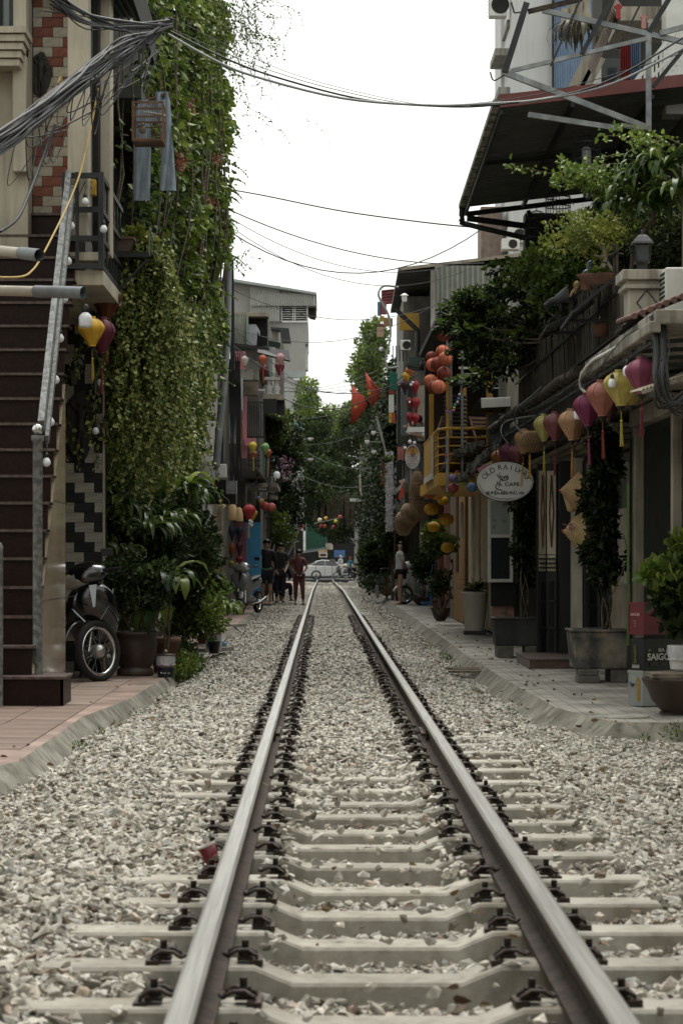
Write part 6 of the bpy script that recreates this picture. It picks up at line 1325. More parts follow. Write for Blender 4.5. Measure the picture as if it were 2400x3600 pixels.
# ---- farther doors and the cream shutter front
for k,(y0,y1,m_,lb)in enumerate(((30.6,32.4,M_cdoor,None),(32.6,34.5,M_cdoor,None),(34.8,37.4,M_cdoor,None))):
 d=slab(hR,'wood_shutter',m_,(XF2-.08,XF2-.04,y0,y1,.15,2.5))
 for j in range(int((y1-y0)/.18)):b=MB();yy=y0+.09+.18*j;b.bb(XF2-.095,XF2-.081,yy-.06,yy+.06,.2,2.3);b.build('shutter_board',mat('weathered_cream',(.62,.57,.46),(.42,.37,.29),scale=5,stretch=(4,4,.7),rough=.85,dirt=.5,dirtc=(.12,.1,.08),obj_rnd=.12),d)
slab(hR,'far_wall',MATS['dark_plaster'],(XF2,6.5,29.45,45.8,0,2.9))
t=thing('display_window','white framed display window with misted upper pane beneath the oval sign','window',(2.3,29.3,.95));x0,x1=P(1713,0,29.3).x,P(1802,0,29.3).x;z0,z1=P(0,2047,29.3).z,P(0,1752,29.3).z;zm=P(0,1885,29.3).z
b=MB();w_=.045
for q_ in((x0,x0+w_,z0,z1),(x1-w_,x1,z0,z1),(x0+w_,x1-w_,z0,z0+w_),(x0+w_,x1-w_,z1-w_,z1),(x0+w_,x1-w_,zm-.02,zm+.025)):b.bb(q_[0],q_[1],29.28,29.33,q_[2],q_[3])
b.build('frame',M_white,t,bevel=.004);slab(t,'upper_pane',mat('misted_glass',(.30,.33,.31),(.12,.13,.12),scale=9,rough=.3,contrast=(.3,.42)),(x0+w_,x1-w_,29.3,29.31,zm+.02,z1-w_));slab(t,'lower_pane',M_glass,(x0+w_,x1-w_,29.3,29.31,z0+w_,zm-.02));slab(t,'box_back',M_dark,(x0+.05,XF2+.02,29.34,29.44,.6,z1));b=MB()
for a_,c_ in(((1735,2000),(1790,1985)),((1732,2025),(1780,2030)),((1738,1985),(1730,2040)),((1765,1960),(1785,2020))):b.bar(P(*a_,29.29),P(*c_,29.29),.02,.01)
slab(t,'painted_panel',mat('mural_panel',(.36,.2,.17),(.06,.055,.05),scale=4,rough=.8,contrast=(.42,.52)),(x0+.08,x1+.02,29.4,29.44,.12,z0-.01))
t=thing('oval_plate','narrow pale oval sign seen edge-on on the orange wooden wall','sign',P(1626,1832,36));c0=P(1626,1832,36);b=MB();b.lathe([(.001,0),(.32,0),(.32,.03),(.001,.03)],c0,28,rot=(0,-math.pi/2,0),sq=(1.0,1));o=b.build('plate',M_sign,t);c_=c0-t.location
for v in o.data.vertices:v.co.z*=1.0;v.co.y*=.9
slab(hR,'orange_boards',mat('orange_wood',(.30,.15,.04),(.2,.1,.03),scale=5,stretch=(3,3,.6),rough=.8,dirt=.5,dirtc=(.14,.12,.09)),(XF2-.12,XF2-.0,37.8,41.2,.1,2.6))
slab(hR,'dark_plank',M_dark,(XF2-.14,XF2-.12,39.6,40.2,1.0,2.4));slab(hR,'pink_post',flat('dusty_rose',(.28,.13,.11)),(2.4,2.6,42.2,42.5,.1,2.7))
t=thing('drain_pipe','pale green drain pipe running down the corner beside the little potted tree','drain pipe',(2.50,41.3,.1));b=MB();b.tube([(2.50,41.3,.1),(2.50,41.3,2.7)],.045,10);b.build('pipe_length',mat('pale_green_pipe',(.22,.28,.22),(.15,.2,.15),scale=6),t);b=MB()
for z in(.5,1.2,2.0):b.lathe([(.055,-.03),(.055,.03)],(2.50,41.3,z),10)
b.build('pipe_clip',M_dsteel,t)
t=thing('thatch_eave','ragged dark eaves of old roof sheet above the small round lanterns','eave',(2.0,30,2.6));g=np.random.default_rng(3)
for(a,c_,Ya,Yc,th)in(((1535,1690),(1600,1595),36,31,.10),((1600,1597),(1690,1560),31,29.5,.10),((1615,1690),(1760,1560),30,27.4,.09),((1640,1650),(1800,1520),30.6,26.8,.06)):
 A,B_=P(*a,Ya),P(*c_,Yc);n=26;b=MB()
 for k in range(n):
  p,q_=A.lerp(B_,k/n),A.lerp(B_,(k+1.1)/n);r_=Vector(tuple(g.normal(size=3)*.018));b.bar(p+r_,q_+r_*.3+Vector((0,.02,0)),.05+.05*g.random(),th*(.5+.9*g.random()))
 b.build('eave_sheet',mat('mouldy_sheet',(.16,.155,.135),(.03,.03,.026),scale=9,rough=.95,contrast=(.42,.62)),t)
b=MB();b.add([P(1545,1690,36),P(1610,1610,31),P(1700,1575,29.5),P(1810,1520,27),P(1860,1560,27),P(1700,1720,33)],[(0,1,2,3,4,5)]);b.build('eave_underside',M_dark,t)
for px,py,Y,r,col,lb in((1592,1682,30.5,.068,(.17,.13,.27),'lilac'),(1626,1688,30,.092,(.48,.46,.13),'mustard yellow'),(1657,1714,29.5,.075,(.10,.19,.32),'slate blue'),(1561,1712,31,.055,(.42,.2,.09),'light brown'),(1592,1716,30.6,.078,(.33,.07,.06),'brick red'),(1580,1732,31.4,.07,(.42,.36,.08),'dull gold'),(1608,1664,31,.05,(.26,.05,.05),'wine red'),(1650,1672,30.5,.07,(.25,.15,.06),'brown')):globe(px,py,Y,r,col,lb+' ribbed paper globe under the ragged dark eaves',group='small ribbed paper globes',horiz=True)
bulb(1607,1698,30.3,'white bulb below the mustard paper globe',r=.025)
for i,(px,py,Y,r)in enumerate(((1516,1790,36,.125),(1568,1826,36,.125),(1536,1740,37,.11),(1524,1852,37,.11),(1572,1925,36,.11),(1556,1760,38,.10))):globe(px,py,Y,r,(.62,.36,.03),('golden yellow lantern fully in view below the fish-net basket end','golden yellow lantern partly behind the pale green pipe','golden yellow lantern tucked under the orange bunch','golden yellow lantern just over the little potted tree','golden yellow lantern low behind the little potted tree','golden yellow lantern in the shade of the dark eaves')[i],group='golden round lanterns',rib_c=(.25,.1,.01),squash=.82)
for i,(px,py,Y,r)in enumerate(((1537,1700,35,.10),(1527,1712,35.2,.10),(1518,1724,35.4,.10),(1510,1735,35.6,.09))):globe(px,py,Y,r,(.60,.13,.07),'coral lantern, %s of the slanting bunch under the yellow balcony'%('highest','second highest','second lowest','lowest')[i],group='coral lanterns in a slanting bunch',squash=.95)
# ---- yellow balcony
M_yel=mat('ochre_paint',(.56,.33,.045),(.44,.25,.035),scale=3,rough=.55,dirt=.25,dirtc=(.25,.16,.06));hY=thing('yellow_house','house with the ochre yellow railed balcony and dark open room','house',(3.0,32,0))
slab(hY,'wall',M_dark,(XF+.3,6.5,33.2,37,2.5,4.9),(2.6,6.5,31.2,37,2.3,2.52));slab(hY,'side_wall',M_rplast,(2.62,2.9,30.7,31.2,2.5,4.8));slab(hY,'room_wall',mat('umber',(.05,.03,.022),(.03,.02,.015)),(1.75,3,36.8,37,2.5,4.9));slab(hY,'balcony_floor',M_yel,(1.66,2.75,30.9,36.6,2.30,2.48))
for zc,n_ in((4.55,0),):slab(hY,'balcony_ceiling',M_dark,(1.66,3,30.9,37,4.7,4.78))
for k,z in enumerate((3.12,2.99,2.87,2.75,2.62)):
 r=.022 if k==0 else .011;b=MB();b.tube([(1.68,35.6,z-.0),(1.68,31.3,z),(1.78,30.95,z),(2.58,30.95,z)],r,8);b.build('railing_bar',M_yel,hY)
for y in(35.5,34.8,34.1,33.4,32.7,32.0,31.4):b=MB();b.bar((1.68,y,2.48),(1.68,y,3.12),.025);b.build('railing_post',M_yel,hY)
for x in(1.80,2.42):b=MB();b.bar((x,30.95,2.48),(x,30.95,3.12),.025);b.build('railing_post',M_yel,hY)
for x,y,z1,wd in((1.80,31.0,4.15,.045),(2.41,31.1,4.2,.085),(1.79,35.4,4.2,.07),(2.16,33.0,4.2,.085)):b=MB();b.bar((x,y,2.48),(x,y,z1-.25),wd);b.build('balcony_post',M_yel,hY)
for x,y,z0_,z1 in((1.80,31.0,3.9,4.6),(2.41,31.1,3.95,4.7),(2.0,30.85,2.45,4.25),(1.78,30.8,2.2,3.0),(1.86,31.2,3.0,4.4)):b=MB();b.bar((x,y,z0_),(x,y,z1),.035 if x!=2.41 else .08);b.build('grey_pole',M_steel,hY)
b=MB();b.bar((1.95,30.85,3.98),(2.12,30.85,3.98),.03);b.bar((2.3,31.0,4.06),(3.0,31.0,4.07),.035);b.build('lamp_batten',M_white,hY)
t=thing('tin_awning','white edged grey tin awning in front of the yellow balcony','awning',(2.3,29.8,3.3));a,c_=P(1690,1418,29.8),P(1890,1408,29.8);b=MB();b.bar(a,c_,.05,.13);b.build('white_fascia',M_white,t,bevel=.005);b=MB();b.corr(P(1690,1400,29.8),P(1645,1455,31.2)-P(1690,1400,29.8),(.75,0,0),10,.012,(0,0,1));b.build('tin_sheet',M_dsteel,t);slab(t,'awning_wall',mat('green_grey_slats',(.07,.08,.075),(.04,.045,.04)),(2.3,2.62,29.9,30.0,2.5,3.25))
t=thing('board_sign','ochre notice board tied to the side of the yellow balcony railing','sign',(1.63,33,2.8));b=MB();b.bb(1.635,1.655,32.3,34.6,2.46,3.06);b.build('board',M_yel,t);slab(t,'board_edge',M_white,(1.63,1.66,32.25,32.3,2.44,3.08),(1.625,1.634,32.3,34.6,2.44,2.53))
t=thing('chair_stack','stack of dark brown plastic chairs behind the yellow railing','chair stack',(1.98,32,2.48))
for k in range(13):b=MB();z=2.9+k*.062;b.lathe([(.15,-.02),(.17,0),(.165,.02)],(1.98,32.0,z),18,sq=(1.05,1));b.build('chair_shell',mat('brown_plastic',(.055,.028,.02),(.035,.02,.015),rough=.5),t)
b=MB()
for sx in(-1,1):
 for sy in(-1,1):b.bar((1.98+sx*.15,32+sy*.13,2.48),(1.98+sx*.13,32+sy*.12,2.95),.03)
b.build('leg',MATS['brown_plastic'],t)
def wchair(px,py,Y,ang,label):
 c=P(px,py,Y);t=thing('wooden_chair',label,'chair',c,rz=ang);m=mat('folding_chair',(.16,.08,.05),(.1,.05,.03),scale=8)
 b=MB();b.bar((-.15,-.2,0),(-.15,.12,.62),.03);b.bar((.15,-.2,0),(.15,.12,.62),.03);b.bar((-.13,.2,0),(-.13,-.15,.3),.03);b.bar((.13,.2,0),(.13,-.15,.3),.03);b.build('chair_frame',m,t,world=False)
 for k in range(5):b=MB();b.bar((-.14,-.16+.07*k,.32),(.14,-.16+.07*k,.32),.045,.015);b.build('seat_slat',m,t,world=False)
 for k in range(3):b=MB();b.bar((-.14,.075+.015*k,.48+.06*k),(.14,.075+.015*k,.48+.06*k),.015,.04);b.build('back_slat',m,t,world=False)
wchair(1693,1610,32.2,.5,'brown slatted folding chair tipped in the corner of the yellow balcony');wchair(1565,1600,33.8,-.7,'brown slatted chair near the bend of the yellow railing')
for i,(px,py,Y,dark)in enumerate(((1560,1176,30.3,1),(1556,1237,30.8,0),(1565,1261,30.4,0),(1516,1255,31.4,1),(1521,1283,31.0,0),(1539,1279,30.7,1),(1559,1313,30.5,1),(1514,1340,30.9,0),(1527,1361,30.7,1),(1541,1360,30.4,0))):
 globe(px,py,Y,.104 if i!=3 else .085,(.26,.045,.035)if dark else(.75,.21,.12),('dark brick lantern alone at the top of the bunch beside the yellow post','coral lantern directly under the topmost dark one','bright coral lantern overlapping in front, second row of the bunch','small dark brick lantern at the left of the bunch','coral lantern half hidden at the left middle of the bunch','dark brick lantern in the middle of the bunch','dark brick lantern at the right, just above the lowest pair','coral lantern at the lower left of the bunch','dark brick lantern squeezed behind the lowest coral one','bright coral lantern lowest in the bunch')[i],group='bunch of lanterns by the yellow posts',squash=.95)
pal={'b':(.10,.25,.5),'y':(.6,.5,.1),'r':(.5,.06,.07),'w':(.6,.62,.66),'g':(.06,.3,.2),'p':(.35,.12,.3),'c':(.75,.21,.12)}
for i,(px,py,k,lb)in enumerate(((1635,1342,'b','blue'),(1631,1360,'y','yellow'),(1627,1377,'r','red'),(1614,1392,'w','white'),(1611,1407,'b','second blue'),(1607,1419,'w','second white'),(1598,1429,'g','green'),(1595,1439,'y','second yellow'),(1594,1448,'p','violet'),(1586,1450,'r','second red'),(1579,1455,'b','lowest blue'),(1569,1451,'p','leftmost violet'),(1642,1328,'p','topmost violet'),(1680,1374,'c','lone coral'),(1566,1608,'r','lone red'))):
 bulb(px,py-5,30.6,lb+' little round bulb of the coloured string by the yellow balcony',r=.02,group='coloured little bulbs by the yellow balcony',colr=pal[k],cord=.03)
wire([P(1645,1310,30.6),P(1625,1375,30.6),P(1600,1425,30.6),P(1572,1448,30.6)],.006,'black cord of the coloured bulb string',name='festoon_cord')
# green eave and corrugated house
hE=thing('corrugated_house','house with pale corrugated side wall, projecting roof and dark green eave','house',(3,42,0));A=P(1527,1250,42)
b=MB();b.corr(A,(2.6,0,0),(0,0,1.75),26,.045,(0,-1,0));b.build('corrugated_wall',mat('sage_corrugated',(.29,.29,.25),(.22,.225,.19),scale=3,rough=.7,dirt=.3,dirtc=(.13,.17,.15),streak=.7),hE)
slab(hE,'wall',MATS['dark_plaster'],(2.2,6.5,42.1,52,2.5,6.8),(3.25,6.5,46,60,0,2.5));slab(hE,'cream_wall',MATS['cream_door'],(P(1476,0,58).x,P(1506,0,58).x,58,58.3,.1,2.6));slab(hE,'rose_wall',flat('dusty_rose',(.28,.13,.11)),(P(1540,0,50).x,P(1580,0,50).x,50,50.3,.1,2.6));slab(hE,'corner_post',M_plaster,(P(1513,0,42).x,P(1528,0,42).x,41.85,42.05,4.9,6.85));b=MB();r0=P(1405,940,42);b.add([r0,P(1925,878,42),P(1925,890,42),r0+Vector((0,0,-.06))],[(0,3,2,1)]);r1=r0+Vector((0,4.8,-.28));b.add([r0,r1,P(1925,900,46),P(1925,878,42)],[(0,3,2,1)]);b.build('roof_sheet',mat('tan_roof_edge',(.3,.26,.2),(.2,.17,.13)),hE)
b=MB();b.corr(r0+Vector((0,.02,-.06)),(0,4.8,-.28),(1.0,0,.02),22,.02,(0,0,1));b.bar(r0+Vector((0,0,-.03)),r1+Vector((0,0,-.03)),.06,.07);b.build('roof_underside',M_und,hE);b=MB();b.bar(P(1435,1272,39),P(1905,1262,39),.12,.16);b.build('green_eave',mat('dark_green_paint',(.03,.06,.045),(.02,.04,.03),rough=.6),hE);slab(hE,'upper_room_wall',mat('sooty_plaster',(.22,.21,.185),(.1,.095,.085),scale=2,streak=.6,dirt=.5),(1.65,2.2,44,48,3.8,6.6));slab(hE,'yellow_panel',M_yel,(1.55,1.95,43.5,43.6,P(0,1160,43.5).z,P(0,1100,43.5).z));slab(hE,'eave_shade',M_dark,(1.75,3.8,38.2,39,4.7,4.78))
slab(hE,'cream_wall',mat('peach_wall',(.50,.43,.35),(.42,.36,.29),scale=3),(P(1468,0,43).x,P(1512,0,43).x,43,43.1,3.6,4.7));slab(hE,'dark_window',flat('blue_glass',(.16,.2,.2),.15),(P(1410,0,43).x,P(1432,0,43).x,43,43.05,3.7,4.6));slab(hE,'window_frame',M_ddoor,(P(1396,0,42.9).x,P(1409,0,42.9).x,42.9,43.0,3.3,4.7),(P(1433,0,42.9).x,P(1450,0,42.9).x,42.9,43.0,3.3,4.7));slab(hE,'white_beam',M_white,(P(1432,0,42).x,P(1540,0,42).x,41.9,42.1,P(0,1520,42).z,P(0,1502,42).z))
for i,(px,py,a)in enumerate(((1380,1245,0),(1392,1245,0),(1404,1245,0),(1416,1245,0),(1428,1245,0))):b=MB();b.bar(P(px,1270,42.5),P(px,1215,42.5),.02);b.build('balcony_bar',M_dsteel,hE)
b=MB();b.tube([P(1388,1085,43),P(1465,1160,43),P(1467,1165,43),P(1467,1270,43)],.05,8);b.build('drain_pipe',M_dsteel,hE);b=MB();b.tube([P(1434,1278,39),P(1436,1292,39),P(1450,1296,39),P(1512,1300,39)],.035,8);b.build('gutter_pipe',M_cableg,hE)
c0=P(1421,1040,41.5);t=thing('lamp','white enamel lamp hanging under the projecting roof','lamp',c0);b=MB();b.lathe([(.09,0),(.02,.05)],c0,14);b.build('lamp_shade',M_white,t);b=MB();b.lathe([(.03,-.12),(.05,-.1),(.05,0)],c0,12);b.build('lamp_glass',M_bulb,t)
ac_unit('white box unit on the dark balcony under the projecting roof',tuple(P(1424,1232,42.3)),.2,.15,.2,n=5)
b=MB();pts=[P(1400,1010,41.9),P(1350,1005,42),P(1330,1030,42),P(1338,1058,42),P(1365,1110,42),P(1372,1180,42),P(1355,1260,42),P(1362,1292,42),P(1400,1290,42)];b.tube(smooth_path(pts,5),.022,6);single(b,'hose',M_cablel,'thick pale cable looping down left of the projecting roof','cable',pts[0])
t=thing('wine_awning','wine red corrugated awning with coloured cloths below it','awning',P(1365,1040,48));b=MB();A=P(1340,1020,48);b.corr(A,(0,.1,-.32),P(1396,1014,48)-A,5,.03,(0,-1,.2));b.build('awning_sheet',cm('wine',(.24,.08,.085)),t)
for k,(x0,x1,y0,y1,c_)in enumerate(((1326,1340,1060,1110,(.06,.2,.24)),(1335,1358,1058,1106,(.25,.06,.08)),(1334,1350,1110,1130,(.4,.3,.04)),(1348,1380,1118,1148,(.36,.22,.1)),(1325,1350,1150,1185,(.55,.36,.27)),(1326,1348,1138,1148,(.18,.07,.08)),(1368,1396,1310,1372,(.02,.18,.11)),(1366,1388,1372,1386,(.3,.06,.04)))):
 Y=47 if k<6 else 44;A,B_=P(x0,y1,Y),P(x1,y0,Y);b=MB();b.bb(A.x,B_.x,Y,Y+.03,A.z,B_.z);b.build('cloth',cm('c%d'%k,c_),t,bevel=.01)
# red silk lanterns in the dark entrance
for px,py,w_,h_,col,lb in((1440,1308,.19,.2,(.42,.12,.04),'orange silk lantern highest in the shaded cluster'),(1428,1326,.16,.2,(.55,.33,.03),'amber silk lantern left in the shaded cluster'),(1420,1358,.16,.24,(.07,.02,.03),'near black silk lantern in the shaded cluster'),(1460,1360,.16,.24,(.32,.02,.025),'deep red silk lantern topmost of the red string'),(1462,1420,.16,.24,(.34,.02,.025),'deep red silk lantern halfway down the red string'),(1438,1416,.13,.2,(.22,.015,.02),'narrow dark red lantern left of the red string'),(1438,1470,.15,.22,(.28,.018,.022),'dark red lantern left of the leaning man'),(1462,1473,.15,.2,(.38,.02,.03),'deep red lantern just above the leaning man')):lantern(px,py,40.5,w_,h_,col,lb,group='red and amber lanterns in the shade',wire=.05,ribs=8)
bulb(1450,1345,39.8,'small white bulb among the red lanterns, upper',r=.025);bulb(1444,1353,39.8,'small white bulb among the red lanterns, second',r=.025);bulb(1439,1414,39.8,'small white bulb among the red lanterns, lowest',r=.02);bulb(1340,1228,46,'white bulb under the coloured cloths',r=.05)
# second oval sign
c0=P(1449,1606,39.0);s_=39.0/F;t=thing('oval_sign','upright oval sign fading from orange to white with red lettering','sign',c0);oval(t,c0,28.5*s_,44.5*s_,0,.08,M_ink,'sign_box');oval(t,c0,26.5*s_,42.5*s_,-.006,.01,M_white,'sign_rim')
m=bpy.data.materials.new('sign_fade');m.use_nodes=True;n_=m.node_tree.nodes;L_=m.node_tree.links;tc=n_.new('ShaderNodeTexCoord');sx_=n_.new('ShaderNodeSeparateXYZ');mr=n_.new('ShaderNodeMapRange');rp=n_.new('ShaderNodeValToRGB');L_.new(tc.outputs['Object'],sx_.inputs[0]);L_.new(sx_.outputs[2],mr.inputs[0]);mr.inputs[1].default_value=-.2;mr.inputs[2].default_value=.2;L_.new(mr.outputs[0],rp.inputs[0]);L_.new(rp.outputs[0],n_['Principled BSDF'].inputs[0]);e=rp.color_ramp.elements;e[0].position=.5;e[0].color=(.6,.6,.6,1);e[1].position=.95;e[1].color=(.15,.06,.02,1);k_=e.new(.72);k_.color=(.55,.25,.05,1)
oval(t,c0,24*s_,39.5*s_,-.010,.006,m,'sign_face');yt=c0.y-.014;Mr=flat('sign_red',(.3,.06,.05));Mg=flat('sign_gold',(.7,.45,.12))
arc_text(t,'RAIL WAY',c0,17*s_,31*s_,.052,Mg,150,25,yt)
for tx_,dz_,sz_ in(('BAMBOO',0,.042),('COTFEE',-8,.038),('FAST',-16,.038),('FOOD',-25,.038)):text(tx_,(c0.x,yt,c0.z+dz_*s_),sz_,Mr,t,sx=1.15)
arc_text(t,'35 PHUNG HUNG - 0912 319 368',c0,20.5*s_,35*s_,.018,M_ink,200,338,yt,flip=True,bold=.001)
for pts in([(-6,-14),(6,-14),(4,-8),(-4,-8),(-6,-14)],[(-9,-7),(0,-5),(9,-8)],[(0,-16),(2,-19),(-1,-22)],[(6,-13),(9,-12),(5,-10)]):logo(pts,.9,'cup_drawing',yt,M_rust)
b=MB();b.bar(c0+Vector((-.03,.04,-.22)),c0+Vector((-.02,.04,-.85)),.045);b.build('sign_post',M_cablel,t)
bulb(1440,1553,38.8,'white round bulb at the top left of the orange-white oval sign',r=.035);bulb(1456,1557,38.8,'white round bulb at the top right of the orange-white oval sign',r=.03);bulb(1423,1575,38.8,'white round bulb by the left shoulder of the orange-white oval sign',r=.03)
b=MB();b.bb(P(1397,0,39).x,P(1420,0,39).x,39.1,39.15,P(0,1616,39).z,P(0,1570,39).z);single(b,'board',flat('coral_board',(.40,.14,.12)),'plain coral board left of the orange-white oval sign','board',P(1408,1590,39))
# nets and baskets
for k,(px,py,w_,h_,lb)in enumerate(((1418,1840,.34,.42,'brown woven fish trap hanging lowest, left of the golden lantern'),(1438,1812,.36,.4,'brown woven fish trap hanging above the lowest one'),(1465,1745,.28,.85,'long tan rope net hanging below the post of the oval sign'))):
 c0=P(px,py,37);t=thing('fish_trap',lb,'woven basket',c0);woven(t,c0,w_,h_,mat('rope_tan',(.30,.21,.12),(.17,.11,.06),scale=9),24,.007,'woven_rope');b=MB();b.lathe([(a*w_*.36,q_*h_*.40)for a,q_ in pr],c0,12);b.build('basket_core',mat('inner_rope',(.13,.09,.05),(.06,.04,.025),scale=12),t)
g=np.random.default_rng(9);t=thing('tinsel_garland','long silver and pink tinsel garland hanging beside the leaning grey pole','garland',P(1365,1585,42));N=3200;px=1355+26*g.random(N);py=1588+280*g.random(N);pts=np.array([tuple(P(a,b_,42+.2*math.sin(a)))for a,b_ in zip(px,py)]);leaves('tinsel',pts,g.normal(size=(N,3)),.03,leafmat('tinsel',(.3,.3,.32),(.45,.43,.45),(.75,.72,.75),rough=.2,transl=.1),t,rs=g,wid=.3)
b=MB();b.bar(P(1322,1462,43),P(1348,1560,43),.05);b.bar(P(1348,1560,43),P(1390,1740,43),.04);single(b,'leaning_pole',M_plaster,'leaning grey pole carrying the street cameras','pole',P(1348,1560,43))
for k,(px,py,l,lb)in enumerate(((1312,1521,34,'white security camera on a bar, upper of three'),(1290,1553,44,'white dome camera on a bar, middle of three'),(1313,1588,12,'white ball camera hanging lowest of three'))):
 c0=P(px,py,43);t=thing('security_camera',lb,'security camera',c0);b=MB();b.box(c0,(.09,.08,.06));b.lathe([(.0,-.06),(.035,-.04),(.04,-.02)],c0,10);b.build('camera_body',M_white,t,bevel=.01);b=MB();b.bar(c0,c0+Vector((l*43/F,0,0)),.02);b.build('camera_arm',M_cablel,t)
c0=P(1356,1610,41);t=thing('hanging_plant','little hanging basket plant on the leaning pole','hanging plant',c0);foliage(t,c0,(.09,.09,.06),260,.04,L_mid,k=6,rr=.05,seed=3,hang=.4);foliage(t,c0+Vector((-.04,0,-.3)),(.05,.05,.26),200,.04,leafmat('leaf_rust',(.1,.05,.03),(.18,.1,.05),(.25,.18,.08)),k=8,rr=.04,seed=4,hang=.6);pot(t,tuple(c0+Vector((0,0,-.1))),.07,.09,M_black,'hang')
# flags
def flag(px_poly,Y,label,star,rod):
 c=P(*px_poly[0],Y);t=thing('flag',label,'flag',c);b=MB();n=len(px_poly);ctr=P(sum(p_[0]for p_ in px_poly)/n,sum(p_[1]for p_ in px_poly)/n,Y-.01);b.add([ctr]+[P(*p_,Y+.03*math.sin(i*1.1))for i,p_ in enumerate(px_poly)],[(0,i+1,(i+1)%n+1)for i in range(n)],True);o=b.build('flag_cloth',cm('flag_red',(.50,.07,.04),.75),t);so=o.modifiers.new('thick','SOLIDIFY');so.thickness=.01
 sc_=[(star[0]+(star[2]if k%2==0 else star[2]*.42)*math.sin(k*.6283),star[1]-(star[2]if k%2==0 else star[2]*.42)*math.cos(k*.6283))for k in range(10)];b=MB();b.add([P(*p_,Y-.09)for p_ in sc_],[tuple(range(10))]);b.build('flag_star',cm('star_yel',(.6,.45,.06)),t);b=MB();b.tube([P(*rod[0],Y),P(*rod[1],Y)],.014,6);b.build('flag_pole',M_wood,t)
flag([(1238,1354),(1258,1378),(1284,1398),(1291,1425),(1272,1452),(1250,1482),(1233,1492),(1234,1430)],50,'faded red flag with a yellow star, lower left of two',(1250,1430,9),((1284,1398),(1345,1470)))
flag([(1284,1308),(1308,1340),(1343,1374),(1330,1402),(1306,1432),(1297,1400),(1288,1358)],49,'faded red flag with a yellow star, upper right of two',(1296,1380,12),((1300,1338),(1395,1440)))
t=thing('flag_bunting','strip of small yellow and red flags with a black star on the dark upright','bunting',P(1380,1470,43));
for k,(x0,x1,c_)in enumerate(((1366,1376,(.5,.4,.06)),(1376,1388,(.42,.07,.04)))):A,B_=P(x0,1486,42.8),P(x1,1452,42.8);b=MB();b.bb(A.x,B_.x,42.8,42.82,A.z,B_.z);b.build('flag_panel',cm('bunt%d'%k,c_),t)
b=MB();b.add([P(1371+(3.4 if k%2==0 else 1.5)*math.sin(k*.6283),1468-(3.4 if k%2==0 else 1.5)*math.cos(k*.6283),42.78)for k in range(10)],[tuple(range(10))]);b.build('black_star',M_ink,t);b=MB();A,B_=P(1366,1450,42.9),P(1384,1388,42.9);b.bb(A.x,B_.x,42.9,42.95,A.z,B_.z);b.build('white_panel',M_white,t)
t=thing('striped_flag','small red and white striped flag with red cloth below it by the tinsel','flag',P(1410,1695,40));b=MB()
for k in range(5):
 b.bar(P(1402+k*1.2,1692+k*3.2,40),P(1420+k*1.2,1684+k*3.2,40),.012,.004)
b.build('red_stripes',cm('flag_red'),t);b=MB();b.add([P(1400,1691,40.03),P(1421,1682,40.03),P(1424,1690,40.03),P(1412,1706,40.03)],[(0,1,2,3)]);b.build('flag_cloth',M_white,t);b=MB();b.add([P(1400,1756,40.1),P(1410,1712,40.1),P(1420,1710,40.1),P(1418,1740,40.1),P(1406,1758,40.1)],[(0,1,2,3,4)]);b.build('red_cloth',cm('flag_red'),t)
# ================================================================= LEFT ROW FARTHER ON
hC=thing('shuttered_house','narrow old house with louvred shutter, grey drainpipe and boards below','house',(-3,36,0))
slab(hC,'wall',M_plaster,(-6,-2.02,34.3,41.5,0,6.2));shutter_window(hC,-2.02,34.8,36.6,3.35,3.85,M_rplast,10)
slab(hC,'ledge',M_white,(-2.05,-1.62,36.3,36.6,2.62,2.84),(-2.0,-1.80,35.2,36.2,2.8,2.95),bevel=.01)
for k in range(10):b=MB();b.bar((-1.75,35.4+.28*k,2.85),(-1.75,35.4+.28*k,3.4),.025);b.build('balcony_bar',M_dsteel,hC)
slab(hC,'tin_box',M_steel,(P(795,0,37).x,P(831,0,37).x,37,37.3,P(0,1735,37).z,P(0,1673,37).z));slab(hC,'shade_board',M_dark,(-2.02,-1.5,37.4,38,2.2,2.62))
b=MB();b.add([P(790,1262,35),P(826,1262,36.5),P(796,1182,36.5),P(785,1200,35)],[(0,1,2,3)]);b.build('awning_flap',M_white,hC)
t=thing('drain_pipe','long grey drainpipe running down beside the climbing vine','drain pipe',P(800,900,33.4));b=MB();b.tube([P(803,890,33.9),P(800,1180,33.7),P(787,1350,33.6),P(772,1500,33.5),P(760,1640,33.5)],.058,12);b.build('pipe_length',mat('grey_pipe',(.22,.23,.235),(.15,.16,.165),scale=3,rough=.5),t);b=MB();b.tube([P(760,1636,33.5),P(757,1662,33.5),P(735,1688,33.4),P(722,1700,33.3)],.068,10);b.build('pipe_elbow',MATS['grey_pipe'],t)
b=MB();b.bar(P(814,915,34.2),P(818,1300,34.2),.07);single(b,'steel_post',M_dsteel,'dark steel post beside the grey drainpipe','post',P(818,1300,34.2))
t=thing('board_wall','peeling cream and blue vertical boards at the foot of the shuttered house','wall',(-2.0,39.5,.1));x=P(712,0,39.5).x
for k,(w_,c_)in enumerate(((.05,'b'),(.09,'c'),(.05,'d'),(.05,'b'),(.12,'c'),(.05,'k'),(.03,'c'))):
 m_={'b':mat('peeling_blue',(.28,.33,.34),(.3,.26,.2),scale=9,rough=.85,contrast=(.42,.55)),'c':mat('peeling_cream',(.40,.36,.27),(.16,.12,.08),scale=6,rough=.9,stretch=(3,3,.8),dirt=.4),'d':M_dark,'k':mat('worn_brick')}[c_]
 slab(t,'board',m_,(x+.002,x+w_*.85,39.5-.01*(k%2),39.6,.1,2.26-.03*(k%3)));x+=w_*.85
wires_=MB()
